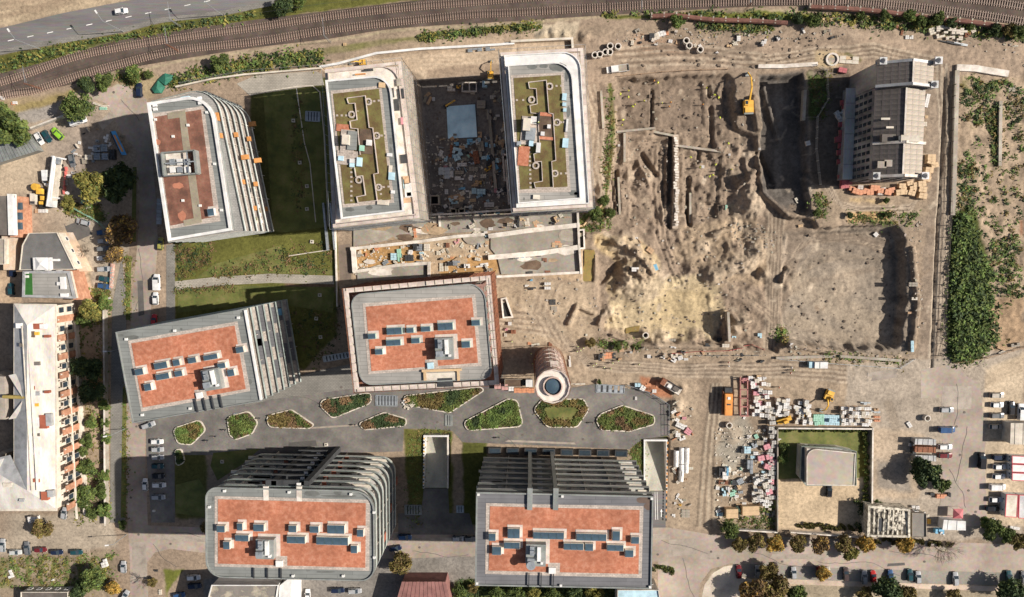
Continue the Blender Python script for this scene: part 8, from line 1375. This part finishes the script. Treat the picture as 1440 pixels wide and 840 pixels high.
def misc(where, items, z=None):
    for it in items:
        x, y, w, h, c = it[:5]; hh = it[5] if len(it) > 5 else .8; deg = it[6] if len(it) > 6 else 0
        g = (G(x, y) if z is None else P(x, y, z)); W_, D_ = w/4.26, h/4.26; planks = W_ > 3*D_ or D_ > 3*W_
        nm = {'w': 'material_stack', 's': 'steel_stack', 'W': 'timber_stack', 'r': 'rebar_bundle', 'g': 'concrete_block', 'd': 'dark_crate', 'c': 'board_stack', 't': 'board_stack'}.get(c, 'material_stack')
        sz = 'small' if w*h < 25 else ('large' if w*h > 110 else 'mid-sized'); t = thing(nm, '%s %s%s stack %s' % (sz, 'narrow ' if planks else '', CN[c], where), 'stack', (g.x, g.y, g.z), math.radians(deg), '%s %s stacks %s' % (sz+(' narrow' if planks else ''), CN[c], where))
        nx = 3 if W_ > D_*1.3 else 2; ny = 2 if W_ > D_*1.3 else 3
        for i in range(nx):
            for j in range(ny):
                if nx*ny > 4 and rr.random() < .12: continue
                mb = MB(); mb.box((0, 0, hh/2), (W_/nx-.06, D_/ny-.06, hh*rr.uniform(.8, 1.15)), rr.uniform(-.06, .06)); link('piece', mb.mesh('piece', COLS[c]), t, ((i-(nx-1)/2)*W_/nx, (j-(ny-1)/2)*D_/ny, 0))
misc('in the shaded courtyard between the olive-roofed blocks', [(635,126,11,7,'c',1.5),(645,123,6,4,'y',1),(682,120,7,9,'b',2),(665,131,6,4,'c'),(642,203,7,5,'B'),(661,200,8,8,'B',1.2),(643,213,12,9,'b',1.2,-15),(645,221,14,9,'b',1,20),(655,206,5,4,'b'),(663,215,6,4,'b'),(660,220,7,4,'G'),(684,204,4,6,'B'),(637,210,8,12,'r'),(650,208,8,5,'W'),(677,210,8,22,'g',.8,8),(670,222,8,18,'r',1,8),(625,244,16,16,'s',1.2),(634,243,8,14,'w',1),(650,232,13,5,'w',1),(646,243,13,5,'g',1),(646,251,13,5,'w',.8),(646,262,12,5,'g'),(666,238,13,6,'g'),(628,270,5,7,'w'),(656,268,7,5,'w'),(667,269,7,8,'b',1.1),(677,270,12,8,'b',1.1),(641,278,22,8,'W',.5,10),(650,281,8,6,'t'),(601,134,10,4,'W',.5,40),(604,142,12,4,'W',.5,60),(598,140,9,4,'g',.5,70),(610,140,4,5,'w'),(675,190,6,8,'W'),(688,162,7,14,'g',1),(697,130,12,5,'g',.4,30),(703,140,9,6,'g',.5,60),(693,137,8,5,'c',.4),(705,125,6,6,'g',.5),(677,148,12,11,'g',1.5),(700,163,6,3,'w',.3),(697,268,4,7,'p'),(620,216,9,5,'w',.4,60),(617,223,7,5,'g',.5),(668,260,10,5,'W'),(673,257,9,5,'y',.5),(709,195,5,14,'g',.5),(688,288,14,7,'w',.5),(676,302,8,4,'B'),(699,301,8,4,'B'),(615,225,5,4,'t'),(627,235,6,3,'p'),(640,190,5,3,'g'),(705,200,10,6,'t',.5,20),(620,303,9,9,'s',1),(605,300,9,9,'d',1.5),(710,265,5,12,'d'),(702,275,7,3,'w')], z=-3.4)
misc('on the concrete deck between the blocks', [(584,328,4,13,'o',.6,5),(591,306,4,8,'r',.5),(595,320,5,5,'W',.4,30),(600,321,11,2,'o',.5,-60),(554,361,8,10,'b',1),(562,359,6,18,'G',.7,5),(577,357,6,6,'w'),(576,363,12,9,'d',1.2),(578,354,6,5,'w'),(590,348,9,10,'s',1.5),(601,348,8,10,'c',1.5),(585,347,6,9,'d',1.6),(593,356,6,3,'b'),(617,356,6,6,'c',.5),(623,353,5,5,'c',.5,30),(630,345,5,7,'r'),(595,371,20,6,'s',.5,-5),(642,370,11,7,'s',1.2),(634,371,8,6,'d',1.3),(657,374,8,6,'w',1.5),(650,374,6,4,'d'),(678,373,18,5,'w',.4,8),(621,376,6,12,'c',.4),(628,377,5,9,'c',.4),(690,322,6,4,'w'),(683,327,5,3,'w'),(698,329,9,4,'w',.5,10),(686,332,7,3,'b'),(670,328,10,7,'c',.5,40),(668,331,7,5,'o',.4),(662,338,6,5,'o',.4,20),(643,340,9,5,'p',.4,30),(650,345,8,5,'c',.3,60),(735,313,8,20,'W',.3,0),(729,312,3,16,'d',1.4),(739,303,8,3,'d',1.2),(741,313,7,12,'c',.6,10),(753,315,5,12,'W',.5,0),(756,313,14,3,'W',.6,0),(757,318,12,3,'o',.5,-8),(718,314,10,3,'W',.5),(717,319,4,8,'W',.4),(783,345,14,7,'W',.6,-5),(779,350,12,4,'o',.4,20),(784,341,8,4,'o',.5),(719,363,6,4,'d',.8),(727,362,6,4,'s',.8),(735,361,5,3,'B',.8),(743,361,5,3,'w',.8),(758,358,5,6,'d',1),(749,368,8,5,'w',.3,30),(771,373,46,3,'r',.3,-5),(775,376,50,3,'r',.3,2),(765,378,36,3,'r',.3,6),(785,369,30,2,'r',.3,-12),(758,382,10,5,'d',.4),(770,383,8,5,'r',.6),(745,385,9,7,'d',.8,5),(766,366,6,6,'r',.8),(512,325,4,3,'y',.2),(795,301,8,1.5,'d',.2,-50),(787,303,7,1.5,'W',.2,-50)])
misc('on the dirt south of the deck', [(748,406,12,4,'d',1),(770,399,9,4,'w',1.2),(770,405,9,4,'w',1.2),(747,394,4,3,'B'),(741,402,6,3,'w',.4),(777,425,9,8,'d',.25),(779,435,9,8,'g',.25),(722,465,7,8,'r',1.4),(717,455,5,5,'w'),(712,463,4,4,'p'),(711,471,4,5,'c',.4),(753,485,12,4,'c',.3,10),(745,483,6,4,'o',.3),(774,484,5,6,'r',.4),(801,508,3,16,'w',.5,6),(852,500,20,9,'o',.9,4),(844,502,6,9,'d',1.2),(848,504,4,8,'W'),(863,500,5,8,'d',1),(812,540,22,2.5,'c',.5,3),(896,542,8,8,'b',1.5),(903,545,7,7,'w',1.5,-30),(911,541,8,4,'o',.3),(915,547,10,4,'r',.3),(920,550,6,5,'w',.3),(926,541,8,8,'o',.25),(932,502,5,6,'w'),(912,501,5,5,'w',.8),(948,500,10,6,'c',.7,10),(956,503,7,6,'w',1,20),(964,504,6,5,'w',1),(947,506,7,6,'w',.8,-30),(915,502,4,3,'d'),(894,560,3,5,'w',.5)])
misc('in the material yard strip east of the plaza', [(949,578,12,4,'w',.3,30),(955,583,8,5,'c',.3,-20),(962,588,6,4,'p',.4),(951,590,9,5,'w',.3,-30),(956,598,13,7,'w',.9,-25),(967,606,9,9,'p',1,-35),(953,610,7,9,'w',.6),(959,616,9,6,'w',.5,20),(963,600,6,5,'w',.5),(949,660,5,8,'o',.4,10),(951,672,3,10,'W',.4,0),(952,698,10,3,'w',.3,60),(957,703,9,3,'w',.4,-50),(956,710,4,3,'y',.5),(947,725,5,5,'w',.3),(964,722,12,12,'g',.25),(950,566,10,2,'c',.2,40),(1018,664,8,16,'w',2,0),(1012,662,5,12,'d',1.5),(1021,661,3,12,'B',2),(1013,678,6,6,'r',.8),(1020,678,6,6,'r',.8),(1017,691,5,12,'b',1,10),(1023,690,5,14,'w',1,8),(1010,686,8,5,'w',.5),(1029,694,8,6,'G',.8,20),(1035,697,6,4,'w'),(1033,678,10,8,'d',.8,0),(1040,676,9,8,'s',1,30),(1049,632,12,10,'b',.9),(1053,655,8,20,'s',1.6),(1043,632,5,10,'d',1.2),(1052,614,5,5,'w',.8),(1062,637,7,5,'w',.8),(1060,625,7,8,'s',1,30),(1068,622,10,7,'g',1),(1075,618,5,6,'w'),(1037,722,4,9,'d',1),(1039,711,9,6,'t',.5),(1046,708,6,4,'w',.5),(1012,723,9,5,'b',.5),(1010,718,8,4,'w',.4,30),(1056,533,8,6,'w',1),(1066,530,6,6,'t',1),(1074,532,5,5,'w',1),(1095,618,6,3,'w',.4),(1087,722,4,10,'g',.4),(1128,583,5,4,'y',.8),(1133,575,6,6,'t',.6),(1096,594,7,4,'y',1),(1048,583,3,14,'w',.3,-20),(1032,690,6,4,'G',.5)])
misc('scattered along the northern dirt track and rubble', [(920,53,12,9,'c',.8,20),(930,48,12,7,'w',.5,15),(936,47,8,6,'o',.4),(916,53,7,9,'d',1.3),(1025,65,6,5,'t',.6,-30),(1034,62,7,5,'c',.5),(1038,55,5,7,'w',.7),(1008,74,4,3,'w',.5),(1319,42,10,8,'c',1.3),(1330,44,11,9,'c',1.4),(1341,45,11,9,'c',1.4),(1352,46,10,9,'c',1.4),(1321,51,11,6,'c',.8,15),(1335,54,12,4,'c',.7,8),(1348,55,8,5,'c',.7),(1309,45,8,9,'c',1,20),(1367,44,6,6,'c',.7,30),(1358,50,4,6,'r',.6),(1362,48,4,4,'r',.5),(1335,60,30,3,'d',.5,-12),(1345,62,28,3,'s',.5,-10),(1275,53,5,5,'w',.4),(1281,53,5,5,'w',.4),(1165,28,14,3,'t',.4,-6),(1156,31,5,9,'t',.6),(1182,32,4,4,'t',.6),(1193,85,26,10,'c',.6,-4),(1192,82,16,4,'t',.3),(1265,40,12,3,'r',.3,-20),(1260,36,8,3,'r',.3,50),(1268,46,8,3,'r',.3,80),(668,71,20,5,'s',.6,5),(693,69,20,5,'s',.6,5),(485,63,4,4,'t',.5),(1303,142,5,18,'w',.5,-10),(1300,175,5,6,'c',.5),(1302,165,4,4,'t',.5),(1422,125,9,8,'g',.4),(1371,382,6,5,'w',.4),(1427,65,8,2,'c',.3)])
misc('in the excavation pit', [(1231,330,6,6,'w',.5,45),(893,379,10,6,'w',.6),(887,379,5,6,'d',.8),(922,376,5,9,'B',.5,20),(914,352,10,7,'W',.5,-35),(1113,484,4,3,'w',.4),(988,235,4,4,'w',.5),(1010,400,3,3,'w'),(1021,292,3,7,'G',.5),(895,335,4,3,'w',.3),(898,338,12,2,'W',.3,-45),(1282,487,4,16,'b',.6,4),(1280,440,8,3,'W',.4),(1283,400,12,6,'g',.7),(1285,420,8,4,'c',.6),(1120,282,4,8,'c',.4,30),(1125,318,6,4,'t',.5,10),(870,205,3,3,'w'),(1025,218,3,3,'w'),(1068,472,6,7,'b',.4),(1032,474,6,3,'b',.3),(1012,479,8,8,'d',1),(1020,486,10,5,'c',.6),(995,485,7,5,'d',.5),(945,478,10,4,'g',.7),(906,252,6,3,'c',.4),(1067,210,3,3,'w')])
misc('on the left end of the long pointed plaza bed', [(573,562,9,7,'W',.9,20),(580,568,8,7,'c',.8,40),(572,573,8,5,'c',.5,-20),(567,566,4,8,'w',.5)])
misc('in the left yards', [(128,222,10,7,'c',1.5),(140,210,9,10,'s',1.6),(150,209,9,10,'s',1.6),(140,221,9,9,'s',1.6),(151,221,9,9,'s',1.6),(131,210,8,6,'w',1.2),(161,218,7,14,'d',1.4),(152,195,7,12,'w',1.4,-20),(156,204,6,5,'w',1,30),(122,227,9,8,'g',1),(97,248,8,5,'w',.5),(104,243,6,3,'w',.5),(94,254,5,14,'g',.6,5),(140,148,18,3,'c',.5,-20),(146,153,10,4,'G',.5),(150,150,8,3,'c',.5),(62,297,12,5,'w',.9),(53,297,5,6,'W',.6),(120,284,8,6,'G',1,-10),(125,293,7,4,'c',.3),(15,807,8,12,'w',.5,20),(75,815,4,3,'w',.4),(130,805,5,4,'w',.4),(22,145,6,4,'w',.5),(3,138,8,4,'w',.3,-20),(19,146,5,4,'o',.4),(151,420,10,3,'w',.4),(148,791,8,12,'w',1,15),(50,729,14,10,'w',1.6),(217,718,4,3,'w',.6),(226,832,4,8,'c',.5),(220,802,5,3,'d',.5),(130,562,3,8,'G',.5)])
misc('in the dirt lot', [(1278,597,5,9,'w',.5,35),(1230,579,14,3,'s',.5,-3),(1216,567,14,4,'s',.6,-3),(1231,576,6,4,'W',.8),(1232,586,8,3,'o',1),(1232,591,8,3,'o',1),(1319,697,8,6,'o',1),(1325,697,8,6,'o',1),(1309,694,6,4,'d',1),(1333,695,4,6,'d',1),(1298,723,7,5,'w',.5,30),(1306,733,4,7,'y',.6),(1283,712,5,4,'w'),(1289,713,5,5,'w'),(1303,725,6,5,'c',.5),(1318,745,12,7,'B',1.6),(1321,747,6,5,'w',1.9),(1394,730,10,3,'w',.3,15),(1426,742,14,4,'w',.5,-10),(1426,485,12,5,'g',.8,10),(1407,490,12,3,'W',.5,-20),(1408,495,10,3,'c',.4,30)])
def rnd(s_, n, cols, smin, smax):
    p = pl(s_); out = []
    while len(out) < n:
        x = rr.uniform(min(q[0] for q in p), max(q[0] for q in p)); y = rr.uniform(min(q[1] for q in p), max(q[1] for q in p))
        if sdist(np.array([x]), np.array([y]), p)[0] > 0: out.append((x, y, rr.uniform(smin, smax), rr.uniform(smin*.6, smax*.6) if rr.random() < .75 else 1.3, rr.choice(cols), rr.uniform(.25, 1.1), rr.choice([0, 5, 80, 30, 120, -10])))
    return out
misc('in the lower half of the shaded courtyard', rnd('615,195 700,195 712,290 690,300 625,300', 75, 'wwbbgdsWtcBr', 4, 10), z=-3.4)
misc('by the right edge of the shaded courtyard', rnd('693,120 716,120 718,260 700,265', 22, 'gdcsWt', 4, 9), z=-3.4)
misc('along the rough strip beside the central block', rnd('505,345 690,335 690,388 640,392 600,372 505,380', 40, 'ccWtowgdsb', 3, 9)); misc('along the northern deck slab', rnd('575,305 810,300 810,316 575,326', 24, 'cWtwgd', 3, 9), z=.45)
misc('on the worn ground of the material yard', rnd('1010,610 1085,610 1085,725 1010,725', 45, 'wwcgtWdGsb', 4, 9)); misc('by the fence west of the material yard', rnd('943,560 975,570 972,735 942,735', 18, 'wcWog', 3, 9)); misc('among the left yard goods', rnd('120,180 178,185 170,240 100,300 90,240', 22, 'gdcsWw', 3, 8))
misc('in the rubble strip below the pipeline', rnd('870,44 1185,42 1185,62 960,66 880,62', 24, 'cgWwd', 3, 8)); misc('along the southern pit edge', rnd('850,484 1080,492 1080,508 840,505', 20, 'wcgWd', 3, 8))
# steel frame skeleton next to orange lorry
t = thing('steel_rack', 'rust-red open steel rack standing beside the orange lorry', 'steel rack', (*P(1050, 560).xy, 0)); 
for s_ in ('1041,530 1041,585', '1051,534 1051,585', '1041,585 1053,585', '1041,548 1052,548', '1041,560 1052,560', '1041,572 1052,572', '1041,535 1052,535'):
    a, b = PP(s_, 1.5); c = (a+b)/2; mb = MB(); mb.box((c.x, c.y, 1.6), ((b-a).length, .35, .5), math.atan2(b.y-a.y, b.x-a.x)); mb.obj('beam', cmat('oxide_red_steel', (.38, .15, .13)), t)
for x, y in ((1041,532),(1051,532),(1041,584),(1051,584),(1041,560)): a = P(x, y, 1); mb = MB(); mb.tube((a.x, a.y, 0), (a.x, a.y, 1.6), .15, 6); mb.obj('leg', M_RUSTY, t)
# container offices
def container(label, s_, h=2.9, roof=M_WHITE, trim=None, wallm=None, cat='container office'):
    trim = trim or cmat('red_trim', (.5, .04, .06)); q = [(p.x, p.y) for p in PP(s_, h)]; t = thing('container_office', label, cat, (*q[0], 0)); prism_part(t, 'wall', inset(q, .12), 0, h-.1, wallm or M_WHITE); prism_part(t, 'roof', inset(q, .15), h-.1, h+.02, roof); ring_part(t, 'red_frame', q, inset(q, .22), h-.15, h+.08, trim)
    ww = inset(q, .12); L = math.dist(ww[3], ww[0]); 
    for k in range(2): u = (k+.5)/2; link('window', win_mesh(.7, .8, M_WHITE), t, (ww[3][0]+(ww[0][0]-ww[3][0])*u-.05-q[0][0], ww[3][1]+(ww[0][1]-ww[3][1])*u-q[0][1], 1.7), -PI/2)
for y, l in ((641, 'upper'), (653, 'middle'), (665, 'lower')): container('white red-framed container office, %s of three side by side at the right edge' % l, '1423,%d 1475,%d 1475,%d 1423,%d' % (y, y+2, y+13, y+11.5))
container('cream-roofed container office with red frame, left of two at the lower right', '1415,695 1432,696 1430,728 1413,727', roof=M_CREAM); container('pale grey container office with red frame, right of two at the lower right', '1433,696 1475,698 1475,731 1432,729', roof=M_TIN)
corrug('pale ribbed roof shed at the right edge below the parked black-green car', '1421,595 1480,596 1480,626 1420,625', 4.5, M_CREAM, 10)
for y, m, l in ((621, M_TIN, 'grey sheet roof shed, top of three in the row beside the white estate'), (632, M_RUSTY, 'rusty sheet roof shed, middle of three beside the maroon estate'), (644, M_TIN, 'grey sheet roof shed, lowest of three above the dense dark tree')): corrug(l, '1287,%d 1316,%d 1316,%d 1286,%d' % (y-4, y-3, y+5, y+4), 3, m, 8)
misc('beside the tin sheds', [(1282,621,5,9,'d',2),(1282,632,5,10,'d',2),(1282,644,5,9,'g',2),(1280,624,6,6,'w',.8)])
corrug('white-roofed blue cabin beside the red canopy', '1327,731 1358,733 1358,746 1325,745', 3.2, M_WHITE, 5, 'cabin'); q = P(1348, 723, 3); t = thing('canopy', 'dusky red pyramid canopy next to the white-roofed blue cabin', 'canopy', (q.x, q.y, 0)); mb = MB()
cr = cmat('dusky_red_fabric', (.48, .12, .13)); R_ = 1.65
for a, b in (((-1, -1), (1, -1)), ((1, -1), (1, 1)), ((1, 1), (-1, 1)), ((-1, 1), (-1, -1))): mb.face([(q.x+a[0]*R_, q.y+a[1]*R_, 2.7), (q.x+b[0]*R_, q.y+b[1]*R_, 2.7), (q.x, q.y, 3.6)])
mb.obj('cover', cr, t); 
for a in ((-1, -1), (1, -1), (1, 1), (-1, 1)): mb = MB(); mb.tube((q.x+a[0]*1.55, q.y+a[1]*1.55, 0), (q.x+a[0]*1.55, q.y+a[1]*1.55, 2.7), .05, 5); mb.obj('leg', M_STEEL, t)
t = thing('bike_shelter', 'ribbed pale shelter roof along the street at the foot of the brown-roofed block', 'shelter', (*P(224, 297).xy, 0))
for k in range(7): p = P(224-.1*k, 282+k*5.2, 2.6); mb = MB(); mb.box((p.x, p.y, 2.5), (1.7, 1.08, .2), -.02, tilt=Matrix.Rotation(.12*(1 if k % 2 else -1), 3, 'X')); mb.obj('roof_panel', M_TIN, t)
for k in (0, 3, 6): p = P(224, 282+k*5.2, 1); mb = MB(); mb.tube((p.x, p.y, 0), (p.x, p.y, 2.4), .06, 5); mb.obj('post', M_STEEL, t)
# green tarpaulins, blue-orange banner, orange pipe, dark rubble tent
for s_, lab in (('222,112 232,103 243,106 242,112 232,120', 'crumpled green tarpaulin by the railway, upper piece'), ('213,125 222,113 231,122 226,131 217,131', 'crumpled green tarpaulin by the railway, lower piece')):
    q = PP(s_, .8); mb = MB(); c = sum(q, Vector())/len(q)+Vector((0, 0, .8)); [mb.face([tuple(a), tuple(b), tuple(c)]) for a, b in zip(q, q[1:]+q[:1])]; [mb.face([tuple(a), tuple(b), (b.x, b.y, 0), (a.x, a.y, 0)]) for a, b in zip(q, q[1:]+q[:1])]; solo(mb, 'green_tarpaulin', cmat('green_tarp', (.03, .17, .11)), lab, 'tarpaulin')
t = thing('banner_trailer', 'blue and orange striped curved banner trailer beside the stacked yard goods', 'trailer', (*P(165, 203).xy, 0))
for (s_, m, z) in (('156,185 162,184 178,218 171,218', cmat('banner_blue', (.05, .3, .6)), 2.4), ('159,190 162,190 174,213 171,214', M_ORNG, 2.43)): prism_part(t, 'banner', [(p.x, p.y) for p in PP(s_, z)], z-.2, z, m)
prism_part(t, 'frame', [(p.x, p.y) for p in PP('157,186 161,186 176,217 172,217', 1)], .3, 2.2, M_DARK)
mb = MB(); pp = [P(847, 288, .5), P(830, 305, .4), P(820, 318, .4), P(815, 318, .4)]; [mb.tube(a, b, .3, 8) for a, b in zip(pp, pp[1:])]; solo(mb, 'drain_pipe', M_SANDB, 'bent orange drain pipe at the corner of the excavation by the green bush', 'pipe')
# bright red barriers
mb = MB(); mb.box((0, 0, .5), (.35, 1.4, 1)); rb = proto('plastic_barrier', 'red and white plastic barrier in the line beside the crane truck', 'barrier', 'plastic barriers by the crane', [('block', mb, cmat('barrier_red', (.6, .12, .1)))])
for k in range(6): put(rb, 94.5-k*.6, 238+k*6.5, .1)
# scattered rubble and stones: too many to count
def rubble(label, zones, n, m, smin=.25, smax=.9, name='rubble'):
    mb = MB(); r = random.Random(n)
    for s_, share in zones:
        p = pl(s_); x0 = min(q[0] for q in p); x1 = max(q[0] for q in p); y0 = min(q[1] for q in p); y1 = max(q[1] for q in p); c = 0
        while c < n*share:
            x = r.uniform(x0, x1); y = r.uniform(y0, y1); c += 1
            if sdist(np.array([x]), np.array([y]), p)[0] < 0: continue
            g = P(x, y); z = gz(g.x, g.y); s = smin+(smax-smin)*r.random()**3; mb.box((g.x, g.y, z+s*.15), (s*r.uniform(.7, 1.5), s*r.uniform(.6, 1.2), s*.6), r.uniform(0, 3), tilt=Matrix.Rotation(r.uniform(-.4, .4), 3, 'X'))
    return mb.obj(name, m, None, label=label, kind='stuff', fix=False)
rubble('pale stones and concrete rubble strewn over the construction ground', [('860,45 960,40 1080,42 1190,42 1190,55 1000,62 870,60', .2), ('1280,40 1440,50 1440,100 1380,80', .1), ('820,480 1000,488 1080,495 1080,505 830,500', .15), ('1095,480 1270,500 1270,512 1095,505', .12), ('1270,310 1298,310 1300,490 1280,500', .1), ('700,380 840,395 850,470 700,480', .1), ('1030,310 1100,320 1090,360 1040,350', .15), ('870,110 1060,110 1060,480 850,470', .3), ('945,565 975,565 970,740 945,740', .05)], 1100, M_CONC, .2, .7)
rubble('brown clods and dark debris strewn over the excavation floor', [('870,115 1060,115 1060,480 850,470', .5), ('1100,325 1275,325 1275,490 1100,480', .15), ('590,118 715,110 718,300 606,300', .25), ('880,50 1180,50 1180,95 880,95', .15)], 650, mat('dark_clods', (.16, .12, .09), (.1, .08, .06), scale=1), .25, .8, 'debris')
rubble('light litter and offcuts among the stacks of the material yard', [('1005,600 1088,600 1088,730 1005,730', .4), ('498,345 690,340 690,385 500,390', .3), ('700,300 815,300 815,385 700,385', .15), ('592,190 712,190 716,300 606,300', .5)], 800, M_CREAM, .25, .8, 'litter')

# ---------------------------------------------------------------- where look-alikes stand in their row, added to their labels
ORD = ['leftmost', 'second from the left', 'third from the left', 'fourth from the left', 'fifth from the left', 'sixth from the left']
def nth(i):
    w = ['', 'first', 'second', 'third', 'fourth', 'fifth', 'sixth', 'seventh', 'eighth', 'ninth', 'tenth', 'eleventh', 'twelfth']
    return w[i] if i < 13 else '%d%s' % (i, 'th' if 10 < i % 100 < 14 else {1: 'st', 2: 'nd', 3: 'rd'}.get(i % 10, 'th'))
def_ = {}
for o in COL.objects:
    if o.parent is None and o.get('label') and o.get('category'): def_.setdefault(o['label'], []).append(o)
for lab, os_ in def_.items():
    if len(os_) < 2: continue
    os_.sort(key=lambda o: o.location.x)
    if len(lab.split()) > 12: lab2 = ' '.join(lab.split()[:12]); lab2 = lab2 if not lab2.split()[-1] in ('the', 'of', 'a', 'in', 'by', 'and', 'left', 'with') else ' '.join(lab2.split()[:11])
    else: lab2 = lab
    n = len(os_)
    for i, o in enumerate(os_):
        if i == 0: w = 'leftmost one'
        elif i == n-1: w = 'rightmost one'
        elif i < n/2: w = nth(i+1)+' from the left'
        else: w = nth(n-i)+' from the right'
        o['label'] = lab2+', '+w
        if not o.get('group'): o['group'] = lab2
